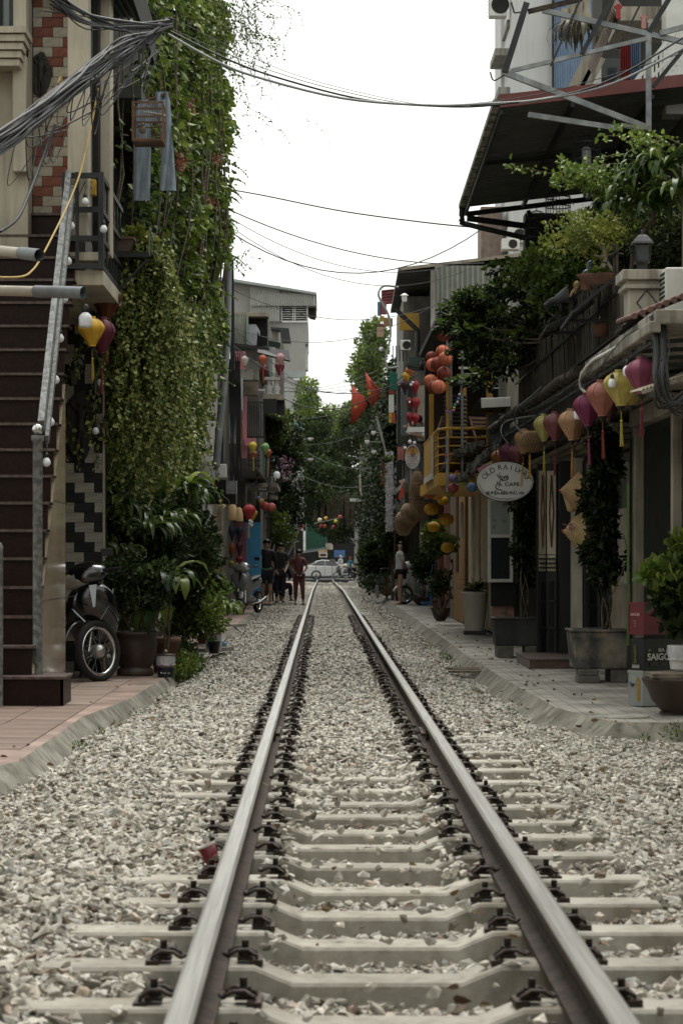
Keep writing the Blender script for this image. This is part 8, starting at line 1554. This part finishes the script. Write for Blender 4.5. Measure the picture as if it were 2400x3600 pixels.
# ================================================================= PEOPLE, VEHICLES
M_skin=flat('skin',(.42,.27,.19),.6);M_hair=flat('hair',(.012,.010,.009),.5)
BASE={'pel':(0,0,.53),'wst':(0,0,.61),'cst':(0,0,.73),'nkb':(0,0,.815),'nk':(0,0,.85),'hdl':(0,-.008,.895),'hdu':(0,0,.945)}
for s_,n_ in((-1,'l'),(1,'r')):BASE.update({n_+'sh':(s_*.10,0,.80),n_+'el':(s_*.135,.01,.64),n_+'wr':(s_*.14,-.03,.50),n_+'hp':(s_*.05,0,.50),n_+'kn':(s_*.055,-.01,.27),n_+'an':(s_*.055,0,.045),n_+'to':(s_*.06,-.075,.018)})
RAD=dict(pel=.072,wst=.06,cst=.07,nkb=.038,nk=.028,hdl=.042,hdu=.052,sh=.036,el=.022,wr=.016,hp=.055,kn=.033,an=.021,to=.018)
def person(loc,h,label,rz=0,pose={},shirt=None,short=True,trousers=None,tlen='kn',shoes=None,hair='short',cap=None,off=(0,0)):
 t=thing('person',label,'person',loc,rz=rz);J=dict(BASE);J.update(pose);V={k:Vector(v)*h for k,v in J.items()}
 E=[('pel','wst'),('wst','cst'),('cst','nkb'),('nkb','nk'),('nk','hdl'),('hdl','hdu')]
 for n_ in 'lr':E+=[('nkb',n_+'sh'),(n_+'sh',n_+'el'),(n_+'el',n_+'wr'),('pel',n_+'hp'),(n_+'hp',n_+'kn'),(n_+'kn',n_+'an'),(n_+'an',n_+'to')]
 names=list(V);pts=[V[k]for k in names];rd=[RAD[k if k in RAD else k[1:]]*h for k in names];ed=[(names.index(a),names.index(b_))for a,b_ in E]
 for n_ in 'lr':
  w_,e_=V[n_+'wr'],V[n_+'el'];d=(w_-e_).normalized();sd=d.cross(Vector((0,1,.2))).normalized();iw=names.index(n_+'wr');pts.append(w_+d*.045*h);rd.append(.017*h);ip=len(pts)-1;ed.append((iw,ip))
  for q,L_ in((-1.2,.036),(-.4,.042),(.4,.040),(1.2,.032)):pts.append(pts[ip]+sd*.009*h*q+d*L_*h+Vector((0,-.006*h,0)));rd.append(.0052*h);ed.append((ip,len(pts)-1))
  pts.append(pts[ip]+sd*.026*h*(1 if n_=='l' else-1)-d*.002);rd.append(.006*h);ed.append((ip,len(pts)-1))
 def sk(nm,P_,E_,R_,m,lv=2):
  o=skin(nm,P_,E_,R_,m,t,lv,0);off_=parent_world(t)
  for v in o.data.vertices:v.co+=off_
 sk('body',pts,ed,rd,M_skin)
 def cloth(nm,keys,m,grow,ends={}):
  kk=[k for k in keys if isinstance(k,str)];P_,R_=[],[]
  for k in kk:P_.append(ends.get(k,V[k]));R_.append(RAD[k if k in RAD else k[1:]]*h*grow+.006)
  E_=[(kk.index(a),kk.index(b_))for a,b_ in E if a in kk and b_ in kk];sk(nm,P_,E_,R_,m)
 if shirt:
  ends={n_+'el':V[n_+'sh'].lerp(V[n_+'el'],.8)for n_ in 'lr'}if short else{n_+'wr':V[n_+'el'].lerp(V[n_+'wr'],.92)for n_ in 'lr'}
  cloth('shirt',['pel','wst','cst','nkb','lsh','rsh','lel','rel']+([]if short else['lwr','rwr']),shirt,1.16,ends)
 if trousers:
  ends={n_+'kn':V[n_+'hp'].lerp(V[n_+'kn'],.85)for n_ in 'lr'}if tlen=='kn' else{n_+'an':V[n_+'kn'].lerp(V[n_+'an'],.85)for n_ in 'lr'}
  if tlen=='hp':ends={n_+'kn':V[n_+'hp'].lerp(V[n_+'kn'],.25)for n_ in 'lr'}
  cloth('trousers',['pel','lhp','rhp','lkn','rkn']+(['lan','ran']if tlen=='an' else[]),trousers,1.22,ends)
 for n_ in 'lr':
  a,b_=V[n_+'an'],V[n_+'to'];b=MB();b.bar(Vector((a.x,a.y+.02,b_.z-.012)),Vector((b_.x,b_.y-.02,b_.z-.012)),.075,.03);b.build('shoe',shoes or flat('sandal',(.05,.045,.04)),t,world=False,bevel=.01)
 hd=V['hdu'].lerp(V['hdl'],.35);up=(V['hdu']-V['nk']).normalized();r=.058*h;fw=(Vector((0,-1,0))-up*up.dot(Vector((0,-1,0)))).normalized();sd=up.cross(fw)
 b=MB();K=7
 for i in range(3):pass
 cs=hd+up*.012*h-fw*.008*h;b.lathe([(r*1.06*math.sin(q),r*1.16*math.cos(q))for q in(1.55,1.4,1.15,.85,.5,.2,.0)],cs,14,rot=(up-fw*.75).to_track_quat('Z','Y').to_euler())
 if hair in('long','tail'):b.tube([cs-fw*r*.6,cs-fw*r*1.0-up*r,cs-fw*r*.9-up*r*(4.6 if hair=='tail' else 1.7)],[r*.8,r*.75,r*.25],8)
 b.build('hair',M_hair,t,world=False)
 if cap:b=MB();b.lathe([(r*1.12*math.sin(q),r*1.15*math.cos(q))for q in(1.55,1.2,.8,.4,0)],cs+up*.01,14,rot=(up-fw*.1).to_track_quat('Z','Y').to_euler());b.bar(cs-fw*r+up*.1*r,cs-fw*r*(2.0)-up*.1*r,r*1.2,.01)if cap[1]<0 else b.bar(cs+fw*r,cs+fw*r*2-up*.2*r,r*1.2,.01);b.build('cap',cap[0],t,world=False)
 b=MB();fc=hd+fw*r*.82;b.ball(fc+fw*.006,.011,6,(1,1,1.5));b.build('nose',M_skin,t,world=False)
 b=MB()
 for s_ in(-1,1):b.ball(fc+sd*s_*r*.38+up*.02*h*.5,.008,6)
 b.build('eyes',M_hair,t,world=False);b=MB();b.bar(fc-up*r*.45-sd*.018,fc-up*r*.45+sd*.018,.008);b.build('mouth',flat('lip',(.2,.07,.06)),t,world=False)
 b=MB()
 for s_ in(-1,1):b.ball(hd+sd*s_*r*.88,.014,6,(.6,1,1.4))
 b.build('ears',M_skin,t,world=False);return t,V
Z=.08
blk=cm('black_jacket',(.035,.035,.042));nvy=cm('navy',(.032,.036,.058));mar=mat('maroon_print',(.22,.07,.075),(.12,.03,.035),scale=60,rough=.8)
P1,V1=person((P(937,0,53).x,53,Z),1.64,'standing man in a black jacket, dark shorts and sandals with hands behind him',shirt=blk,short=False,trousers=nvy,pose={'lel':(-.15,.03,.65),'rel':(.15,.03,.65),'lwr':(-.12,.06,.52),'rwr':(.12,.06,.52)})
b=MB();b.lathe([(.135,.80),(.15,.90),(.13,.93)],(0,0,0),16,sq=(1,.75));b.build('green_hem',mat('green_print',(.2,.45,.12),(.05,.2,.05),scale=20),P1,world=False)
person((P(984,0,57).x,57,Z),1.58,'smiling woman in a black short sleeved top behind the man in the black jacket',shirt=cm('black_jacket'),trousers=nvy,tlen='an',hair='long',pose={'lwr':(-.06,-.1,.52),'rwr':(.10,-.12,.55)})
SIT={'pel':(0,0,.25),'wst':(0,-.02,.33),'cst':(0,-.05,.45),'nkb':(0,-.07,.54),'nk':(0,-.08,.575),'hdl':(0,-.10,.62),'hdu':(0,-.09,.67),'lsh':(-.1,-.06,.53),'rsh':(.1,-.06,.53),'lel':(-.13,-.13,.40),'rel':(.13,-.13,.40),'lwr':(-.06,-.22,.36),'rwr':(.06,-.22,.36),'lhp':(-.05,-.02,.23),'rhp':(.05,-.02,.23),'lkn':(-.09,-.2,.27),'rkn':(.09,-.2,.27),'lan':(-.09,-.2,.045),'ran':(.09,-.2,.045),'lto':(-.09,-.27,.018),'rto':(.09,-.27,.018)}
person((P(984,0,58.5).x,58.5,Z),1.68,'man in dark clothes and a grey cap sitting on a stool with his back turned',rz=math.pi*.86,shirt=nvy,short=False,trousers=nvy,tlen='an',pose=SIT,cap=(cm('cap_grey',(.3,.28,.25)),-1))
def stool(px,Y,label):x=P(px,0,Y).x;t=thing('stool',label,'stool',(x,Y,Z));slab(t,'seat',M_hat,(x-.16,x+.16,Y-.13,Y+.13,.33,.36));[slab(t,'leg',M_wood,(x+a*.13-.02,x+a*.13+.02,Y+b_*.1-.02,Y+b_*.1+.02,.08,.33))for a in(-1,1)for b_ in(-1,1)];return t
stool(976,58.5,'light wooden stool under the man in the grey cap');stool(886,53.6,'dark wooden stool under the man half hidden by the silver scooter')
person((P(880,0,53.6).x,53.6,Z),1.66,'man in black sitting side-on, half hidden by the silver scooter',rz=1.4,shirt=blk,short=False,trousers=nvy,tlen='an',pose=SIT,cap=(nvy,1))
P1,V1=person((P(1050,0,58).x,58,.0),1.50,'woman in a maroon patterned blouse and trousers walking towards the camera with a shoulder bag',shirt=mar,trousers=mar,tlen='an',hair='long',pose={'hdl':(0,-.03,.885),'hdu':(0,-.025,.935),'lel':(-.15,.0,.66),'rel':(.15,0,.66),'lwr':(-.05,-.1,.56),'rwr':(.07,-.1,.56),'rkn':(.07,-.07,.28),'ran':(.08,-.03,.045),'rto':(.09,-.1,.018),'lan':(-.06,.08,.05)})
b=MB();b.box((.02,-.17,.79),(.2,.08,.13));b.build('bag',M_black,P1,world=False,bevel=.02);b=MB();b.bar((.13,-.06,1.22),(.06,-.15,.84),.015);b.build('bag_strap',M_black,P1,world=False)
P1,V1=person((P(1406,0,54).x,54,Z),1.60,'girl in a long white shirt and black shorts looking up, long ponytail down her back',rz=-1.45,shirt=mat('white_jersey',(.52,.51,.5),(.44,.43,.42),scale=5),trousers=blk,tlen='hp',hair='tail',shoes=flat('bare_foot',(.33,.22,.15)),pose={'hdl':(0,.0,.9),'hdu':(0,.018,.945),'nk':(0,.0,.85),'lel':(-.12,.05,.65),'rel':(.12,.05,.65),'lwr':(-.05,.10,.55),'rwr':(.05,.10,.55)})
b=MB();b.lathe([(.155,.80),(.145,.95),(.12,1.1)],(0,0,0),18,sq=(1,.8));b.build('shirt_hem',MATS['white_jersey'],P1,world=False);b=MB();[b.lathe([(.022,-.003),(.026,0),(.022,.003)],(s_*.03,-.09,1.485),10,rot=(1.3,0,0))for s_ in(-1,1)];b.build('glasses',M_black,P1,world=False)
# man leaning over the balcony with a phone
Ym=43.0;c0=P(1475,1560,Ym);t=thing('person','man in a white shirt leaning over the beam with a phone, watch on his wrist','person',c0);q=lambda a,b_,d=0:P(a,b_,Ym+d)
pp=[q(1500,1530,.5),q(1497,1500,.2),q(1488,1486),q(1478,1482,-.1),q(1471,1478,-.2),q(1466,1478,-.22),q(1450,1478,-.1),q(1440,1496,-.2),q(1429,1503,-.3),q(1498,1500,-.1),q(1490,1538,-.25),q(1465,1531,-.35),q(1445,1524,-.4)]
pe=[(0,1),(1,2),(2,3),(3,4),(4,5),(2,6),(6,7),(7,8),(2,9),(9,10),(10,11),(11,12)];pr_=[.12,.13,.09,.055,.075,.085,.06,.045,.028,.065,.05,.034,.026]
for ip,(dx,dy)in((8,(-1,.4)),(12,(-1,-.2))):
 for k in range(5):pp.append(pp[ip]+Vector((dx*.075*(1-.12*abs(k-1.5))if k<4 else-.02,-.01,(dy*.05+.016*(k-1.5))if k<4 else .05)));pr_.append(.0085);pe.append((ip,len(pp)-1))
skin('body',pp,pe,pr_,M_skin,t,2);sh=[0,1,2,6,7,9,10];P_=[pp[i]for i in sh]+[pp[10].lerp(pp[11],.4)];skin('shirt',P_,[(0,1),(1,2),(2,3),(3,4),(2,5),(5,6),(6,7)],[.15,.155,.11,.075,.055,.085,.07,.055],MATS['white_jersey'],t,2)
b=MB();b.ball(q(1470,1473,-.22),.088,12);b.build('hair',M_hair,t);b=MB();b.box(q(1438,1512,-.5),(.09,.012,.14),rot=(.3,.5,0));b.build('phone',M_white,t);b=MB();b.ball(q(1456,1529,-.4),.032,8,(.5,1,1));b.build('watch',M_steel,t);b=MB();b.ball(q(1466,1491,-.3),.012,6);[b.ball(q(1462+8*s_,1487,-.3),.008,6)for s_ in(0,1)];b.build('face',M_skin,t)
# far people
for(px,py,Y,c_,cap_,lb,rz)in((1197,2030,158,(.35,.36,.38),(.42,.36,.28),'far rider in a pale jacket and beige cap behind the barrier',.8),(1231,2040,150,(.06,.22,.32),(.5,.1,.1),'far person in a blue shirt and red helmet by the right houses',-.4),(1243,2044,140,(.02,.02,.025),(.03,.03,.03),'far person in black crouching by the grey pillar',.5)):
 c0=P(px,py,Y);person((c0.x,c0.y,c0.z),1.62,lb,rz=rz,shirt=cm('far%d'%px,c_),trousers=nvy,tlen='an',cap=(cm('farcap%d'%px,cap_),1),pose=SIT if px==1243 else{})
# motorbikes
def wheel(t,c,r,wd,ax,spokes=18,mag=False,rimm=None):
 "ax: axle direction"
 q=Vector(ax).to_track_quat('Z','Y').to_euler();m=Euler(q).to_matrix();c=Vector(c);b=MB();b.lathe([(r*.80,-wd*.3),(r*.86,-wd*.48),(r*.96,-wd*.42),(r,-wd*.15),(r,wd*.15),(r*.96,wd*.42),(r*.86,wd*.48),(r*.80,wd*.3),(r*.80,-wd*.3)],c,36,rot=q);w_=b.build('wheel',mat('tyre',(.03,.03,.03),(.02,.02,.02),scale=40,rough=.85,bump=.5),t,world=False)
 b=MB();b.lathe([(r*.72,-wd*.3),(r*.81,-wd*.4),(r*.81,wd*.4),(r*.72,wd*.3),(r*.72,-wd*.3)],c,32,rot=q);b.build('rim',rimm or flat('chrome',(.6,.6,.6),.12,metal=.95),w_,world=False);b=MB()
 for k in range(spokes if not mag else 5):a=6.283*k/(spokes if not mag else 5);o_=wd*.35*(1 if k%2 else-1)*(0 if mag else 1);b.tube([c+m@Vector((r*.15*math.cos(a),r*.15*math.sin(a),o_)),c+m@Vector((r*.74*math.cos(a+(0 if mag else .3)),r*.74*math.sin(a+(0 if mag else .3)),0))],.0025 if not mag else .014,4)
 b.build('spokes',M_steel,w_,world=False);b=MB();b.lathe([(.02,-wd*.9),(r*.2,-wd*.6),(r*.24,0),(r*.2,wd*.6),(.02,wd*.9)],c,16,rot=q);b.build('hub',flat('alloy',(.4,.4,.39),.35,metal=.7),w_,world=False);return w_
def motorbike(loc,rz,label,body,trim,steer=0.0,scooter=False,s=1.0):
 "faces -Y in its own space"
 t=thing('motorbike',label,'motorbike',loc,rz=rz);t.scale=(s,s,s);r=.28 if not scooter else .24;ms=Matrix.Rotation(steer,3,'Z');piv=Vector((0,-.42,0));st_=lambda v:piv+ms@(Vector(v)-piv);ax=ms@Vector((1,0,0))
 wheel(t,(0,-.62,r),r,.075 if not scooter else .1,ax,mag=scooter);wheel(t,(0,.60,r),r,.09,(1,0,0),mag=scooter);chrome=flat('chrome')
 for sx in(-1,1):b=MB();b.tube([st_((sx*.075,-.62,r)),st_((sx*.075,-.50,.58))],[.022,.016],10);b.build('fork_leg',chrome,t,world=False)
 n=9;b=MB();vs=[]
 for i in range(n):
  a=.35+2.0*i/(n-1)
  for u in(-.055,-.03,.03,.055):vs.append(st_((u,-.62-(r+.035-abs(u)*.4)*math.cos(a),r+(r+.035-abs(u)*.4)*math.sin(a))))
 b.add(vs,[(4*i+k,4*i+k+1,4*i+5+k,4*i+4+k)for i in range(n-1)for k in range(3)],True);o=b.build('mudguard',body,t,world=False);o.modifiers.new('s','SOLIDIFY').thickness=.006
 def shell(nm,secs,m,sub=2):
  vs=[];K=10
  for y,z,w_,h_ in secs:
   for k in range(K):a=6.283*k/K;vs.append((w_*math.cos(a),y-.0*math.sin(a),z+h_*math.sin(a)))
  f=[(i*K+k,i*K+(k+1)%K,(i+1)*K+(k+1)%K,(i+1)*K+k)for i in range(len(secs)-1)for k in range(K)]+[tuple(range(K))[::-1],tuple(range((len(secs)-1)*K,len(secs)*K))];b=MB();b.add(vs,f,True);o=b.build(nm,m,t,world=False);o.modifiers.new('s','SUBSURF').render_levels=sub;return o
 shell('front_shield',[(-.60,.78,.08,.07),(-.58,.74,.18,.16),(-.50,.68,.26,.26),(-.40,.60,.27,.34),(-.32,.55,.22,.34),(-.28,.5,.1,.2)],body)
 b=MB();
 for sx in(-1,1):b.add([(sx*.07,-.60,.56),(sx*.2,-.52,.72),(sx*.22,-.48,.82),(sx*.15,-.575,.66)],[(0,1,2,3)])
 b.add([(.0,-.60,.88),(.07,-.60,.88),(.03,-.635,.68),(.01,-.635,.68)],[(0,1,2,3)]);o=b.build('side_stripe',trim,t,world=False);o.modifiers.new('s','SOLIDIFY').thickness=.012
 shell('handlebar_cowl',[(-.58,.96,.08,.05),(-.55,.97,.18,.09),(-.46,1.0,.21,.11),(-.36,1.02,.12,.08)],body);b=MB();b.lathe([(.001,.05),(.07,.035),(.1,0)],st_((0,-.56,.93)),18,rot=(math.pi/2,0,0),sq=(1.75,.8));b.build('headlight',flat('headlight',(.22,.20,.17),.08,spec=.9),t,world=False)
 b=MB();b.tube([st_((-.34,-.33,1.0)),st_((-.2,-.40,1.0)),st_((.2,-.40,1.0)),st_((.34,-.33,1.0))],.016,8);b.build('handlebar',M_black,t,world=False)
 for sx in(-1,1):b=MB();b.tube([st_((sx*.22,-.42,1.0)),st_((sx*.30,-.46,1.12))],.006,5);b.box(st_((sx*.31,-.46,1.16)),(.11,.02,.07));b.build('mirror',M_black,t,world=False,bevel=.004);b=MB();b.tube([st_((sx*.2,-.45,.99)),st_((sx*.3,-.5,.97))],.006,4);b.build('brake_lever',chrome,t,world=False)
 shell('rear_body',[(-.12,.50,.05,.05),(0,.56,.11,.12),(.25,.60,.13,.13),(.55,.66,.12,.11),(.75,.72,.06,.05)],body);shell('seat',[(-.1,.68,.06,.02),(.05,.72,.12,.045),(.4,.76,.13,.05),(.68,.80,.08,.03)],flat('seat_vinyl',(.025,.025,.027),.5))
 shell('engine_block',[(-.3,.34,.07,.06),(-.1,.30,.11,.10),(.15,.30,.10,.09),(.45,.30,.05,.05)],M_dsteel if not scooter else body);b=MB();b.tube([(.1,-.1,.2),(.13,.3,.22),(.13,.75,.32)],[.02,.03,.045],8);b.build('exhaust',chrome,t,world=False);b=MB();b.bar((-.22,.05,.2),(.22,.05,.2),.025);b.bar((-.1,.15,.2),(-.2,.2,.0),.02);b.build('stand',M_black,t,world=False)
 b=MB();b.lathe([(.02,.0),(.025,.03)],(.0,.8,.68),8,rot=(-math.pi/2,0,0));b.build('tail_light',flat('tail_red',(.4,.02,.02),.2),t,world=False);return t
gb=mat('gloss_black',(.012,.012,.013),(.009,.009,.01),rough=.12,spec=.6,coat=.6);sil=mat('bike_silver',(.30,.31,.31),(.26,.27,.27),rough=.3,metal=.4,coat=.4);wht=mat('bike_white',(.6,.6,.6),(.55,.55,.55),rough=.3,coat=.4)
c0=P(345,0,21.2);tb=motorbike((c0.x+.03,21.15,.08),.12,'black motorbike with silver side stripes parked by the tiled wall, wheel turned',gb,flat('stripe_silver',(.32,.34,.36),.25,metal=.4),steer=-.75,s=1.05);tb.rotation_euler[1]=-.13
motorbike((P(874,0,45.5).x,45.5,.08),-.3,'silver and black scooter parked in front of the pink and blue walls',sil,gb,steer=.3,scooter=True)
motorbike((P(1478,0,54.5).x,54.9,.08),-.75,'white scooter parked on the right pavement behind the girl',wht,gb,steer=-.5,scooter=True);motorbike((P(1306,0,98).x,98,.0),.5,'dark motorbike parked by the traffic cone',gb,wht,steer=.3)
t=motorbike((P(1210,0,156).x,156.5,-.335),-1.1,'motorbike loaded with a cream sack beyond the barrier',gb,gb);b=MB();b.ball((0,.35,1.0),.34,12,(1.2,1.5,.6));b.build('cream_sack',mat('sack',(.5,.46,.36),(.38,.34,.26),scale=9),t,world=False)
# white gas bottle with lettering behind the black bike
c0=P(243,2190,22.0);t=thing('tank','cream tank with black lettering half hidden behind the black motorbike','tank',c0);b=MB();b.lathe([(.0,-.12),(.07,-.11),(.1,-.05),(.1,.07),(.07,.12),(.0,.13)],c0,20,sq=(.7,.7));b.build('tank_body',M_white,t);text('ACB',(c0.x-.02,c0.y-.075,c0.z),.035,M_ink,t,rot=(math.pi/2,-1.45,0),bold=.001)
# white car beyond the barrier
Yc=157.6;xr=P(1111,0,Yc).x;zc=-.335;t=thing('white_car','white saloon car standing behind the barrier at the crossing','car',(xr+1.3,Yc,zc));wp=mat('car_white',(.68,.68,.67),(.64,.64,.63),rough=.22,coat=.6);sx_=lambda u,z:(xr+u,zc+z)
b=MB();b.prism([sx_(*p)for p in((-.95,.35),(-.95,.78),(-.85,1.0),(-.3,1.02),(.6,.98),(2.4,.95),(3.3,.85),(3.65,.65),(3.7,.3),(3.0,.22),(-.7,.22))][::-1],Yc-.02,Yc+1.74);b.build('body',wp,t,bevel=.05)
b=MB();vs=[(xr+u,Yc+(.1 if z<1.1 else .26)+(1.5-(0 if z<1.1 else .3))*s_,zc+z)for s_ in(0,1)for u,z in((-.75,1.0),(.0,1.36),(.45,1.45),(1.15,1.42),(2.2,.96))];b.add(vs,[(0,1,2,3,4),(9,8,7,6,5),(0,5,6,1),(1,6,7,2),(2,7,8,3),(3,8,9,4)]);b.build('cabin',wp,t,bevel=.02)
for nm,pl in(('side_window',((-.30,1.05),(.12,1.33),(.48,1.38),(.62,1.38),(.62,1.04))),('side_window',((.67,1.04),(.67,1.37),(1.1,1.35),(1.85,1.03))),('rear_window',((-.72,1.05),(-.1,1.33),(-.02,1.32),(-.5,1.05)))):b=MB();b.add([(xr+u,Yc+.03+(z-1)*.38,zc+z)for u,z in pl],[tuple(range(len(pl)))]);o=b.build(nm,M_glass,t);o.modifiers.new('s','SOLIDIFY').thickness=.03
for u in(0,2.7):
 w_=wheel(t,(xr+u-(xr+1.3),.05,.32),.32,.2,(0,1,0),mag=True,rimm=M_steel);b=MB();b.lathe([(.30,0),(.37,0),(.37,.03),(.30,.03)],(u-1.3,-.03,.33),24,rot=(math.pi/2,0,0),cap=False);b.build('wheel_arch',M_black,t,world=False)
b=MB();b.bb(xr-.96,xr-.9,Yc,Yc+.4,zc+.7,zc+.85);b.build('tail_light',flat('tail_red'),t);b=MB();b.bb(xr+.62,xr+.64,Yc-.028,Yc-.021,zc+.3,zc+1.0);b.bb(xr+1.7,xr+1.9,Yc-.04,Yc-.021,zc+.82,zc+.86);b.build('door_seam',M_black,t);b=MB();b.box((xr+1.75,Yc-.1,zc+1.02),(.15,.15,.1));b.build('mirror',wp,t,bevel=.02)
# ================================================================= CABLES
t=thing('cable_bundle','thick tangle of grey and black cables sweeping down from the upper bracket','cables',P(590,85,19.4));rg=random.Random(4);mats_=[M_cable,M_cableg,flat('cable_mid',(.14,.145,.15),.45),M_cable,M_cableg]
main=[(595,75,19.5),(520,130,19.3),(430,175,19.0),(340,245,18.6),(260,300,18.2),(160,385,17.6),(60,470,17.0),(-60,545,16.2)]
for k in range(44):
 sp=.55+.45*rg.random();oy=rg.uniform(-44,44);ph=rg.random()*6;b=MB();pts=[]
 for i,(x,y,Y)in enumerate(main):a=min(1,i*.5)*sp;pts.append(P(x+rg.uniform(-12,12),y+oy*a+rg.uniform(5,16)*math.sin(ph+i*rg.choice((1.3,2.1))),Y+rg.uniform(-.1,.1)))
 b.tube(smooth_path(pts,5),rg.choice((.005,.007,.010,.014)),6);b.build('cable',mats_[k%5],t)
for k in range(14):
 b=MB();pts=[P(600+rg.uniform(-8,8),80+rg.uniform(-15,20),19.4),P(480,90+rg.uniform(-20,30),19.2),P(300,45+3.5*k+rg.uniform(-15,15),18.8),P(190-14*(k%4),-20+rg.uniform(-40,60),18.4)];b.tube(smooth_path(pts,6),rg.choice((.006,.009,.013)),6);b.build('cable',mats_[(k+1)%5],t)
for k in range(26):b=MB();x=60+480*rg.random();y=420-.72*(x-120);b.tube(smooth_path([P(x,y,18.3),P(x+rg.uniform(-60,30),y+rg.uniform(60,200),18.3),P(x+rg.uniform(20,120),y+rg.uniform(-30,60),18.6)],7),rg.choice((.004,.006)),5);b.build('cable',M_cable,t)
wr=lambda pts,r,lb,m=None:wire([P(*p)for p in pts],r,lb,m)
wr(((345,310,19.6),(330,402,19.6),(300,540,19.4),(275,631,19.2),(230,740,18.8),(149,900,17.6),(110,955,17.2),(75,973,17),(0,975,16.5),(-40,970,16.4)),.009,'yellow cable hanging from the bundle past the stair rail',flat('cable_yellow',(.5,.34,.10),.5));wr(((215,270,18),(200,310,18),(178,350,18)),.012,'short thick yellow cable end sticking up from the bundle',flat('cable_yellow'))
wr(((195,440,18),(150,560,17.8),(100,690,17.4),(60,770,17),(0,815,16.5)),.014,'black cable sagging across the tiled panel to the left border');wr(((590,120,19.5),(760,215,19.6),(900,270,19.8),(1200,345,20),(1500,370,20.2),(1700,365,20.4),(1900,350,20.4),(2150,295,20.4),(2420,160,20.4)),.013,'thick pale grey cable crossing the sky from the bundle',M_cablel);wr(((600,110,19.6),(780,200,19.7),(960,268,19.9),(1250,345,20.1),(1500,372,20.3),(1750,368,20.4),(2100,300,20.4),(2420,120,20.4)),.01,'thick black cable crossing the sky beside the pale one');wr(((610,105,19.7),(900,230,19.9),(1200,320,20.1),(1500,368,20.4),(1900,330,20.5),(2420,180,20.5)),.004,'thin black wire crossing just above the thick pair')
wr(((600,60,20),(1000,250,20),(1400,355,20),(1560,372,20)),.003,'hair-thin wire from the bracket to the thick pair');wr(((800,665,34),(930,688,33.5),(1200,742,32),(1500,783,30),(1700,802,28)),.011,'black cable crossing the sky at the height of the awning pipes')
for i,(a,b_,s_)in enumerate((((800,735,34),(1700,925,38),.35),((800,760,34),(1600,930,40),.55),((800,790,34),(1650,945,40),.75),((800,810,34),(1700,800,36),.9),((800,1010,36),(1560,1060,40),.55),((815,1150,40),(1530,1070,41),.6),((820,1215,42),(1560,1260,41),1.0),((820,1225,42),(1400,1290,60),1.0),((900,1340,45),(1400,1280,60),.5),((920,1350,46),(1500,1240,42),1.0),((940,1370,46),(1420,1310,60),.3),((940,1380,46),(1330,1300,70),.2),((1000,1470,60),(1300,1400,75),.3),((1060,1560,70),(1400,1440,60),.4),((1080,1590,75),(1340,1640,60),.3),((1060,1670,70),(1330,1700,60),.3),((830,1160,42),(1250,1480,60),.2))):wire([P(*a),P(*b_)],.006 if i%3 else .010,'wire number %s from the top among those strung between the two house rows'%('one two three four five six seven eight nine ten eleven twelve thirteen fourteen fifteen sixteen seventeen'.split()[i]),sag=s_*.8,group='wires strung between the house rows')
t=thing('cable_bundle','mass of black cables hanging and looping at the right border by the magenta lantern','cables',P(2320,1120,15))
for k in range(16):b=MB();x=2295+3.4*k;pts=[P(x-10,1120+rg.uniform(-15,15),15),P(x+rg.uniform(-8,8),1230,14.9),P(x+rg.uniform(-14,14),1330,14.8),P(x+10+rg.uniform(-10,30),1400+rg.uniform(0,60),14.8),P(2430,1440+rg.uniform(-90,50),14.8)];b.tube(smooth_path(pts,5),rg.choice((.005,.008,.012)),6);b.build('cable',M_cable if k%3 else M_cableg,t)
for k in range(5):wire([P(2320+5*k,1140,15),P(2200-40*k,1180+45*k,16+k),P(2080-60*k,1330+30*k,18+k)],.005,('highest','second','third','fourth','lowest')[k]+' thin black wire running along under the concrete ledge',group='thin wires under the ledge')
# fallen leaves, scraps and weeds
g=np.random.default_rng(19);N=420;Y=5+34*g.random(N)**1.2;X=np.where(g.random(N)<.55,g.uniform(-1.75,1.75,N),np.where(g.random(N)<.5,g.uniform(-1.9,-1.4,N),g.uniform(1.6,2.3,N)));pt=np.stack([X,Y,np.where((X>1.75)|(X<-1.75),.092,.022)],1)
tag(leaves('leaf_litter',pt,g.normal(size=(N,3))*np.array([1,1,.12]),.03+.03*g.random(N),leafmat('leaf_fallen',(.06,.03,.015),(.17,.10,.05),(.33,.24,.12)),rs=g,wid=.5),'dry fallen leaves scattered over stones and paving')
g=np.random.default_rng(23);cs=[];
for k in range(20):y=13+22*g.random();s_=g.random()<.5;cs.append((np.interp(y,[13,16,17.8,21,28],[-1.62,-1.63,-1.47,-1.4,-1.46])if s_ else np.interp(y,[13,15.4,17,21,35],[2.3,2.05,1.66,1.58,1.58]),max(y,15.2)if not s_ else y,-.03))
cs=np.array([c for c in cs]+[(2.55,15.25,.02),(2.6,15.2,.03),(2.45,15.25,.02)]);p_,d_,ix=blob_pts(900,cs,np.full((len(cs),3),.035)+g.random((len(cs),1))*.04,g);tag(leaves('weeds',p_,d_+np.array([0,0,.8]),.024,L_mid,rs=g),'small green weeds sprouting along both pavement edges')
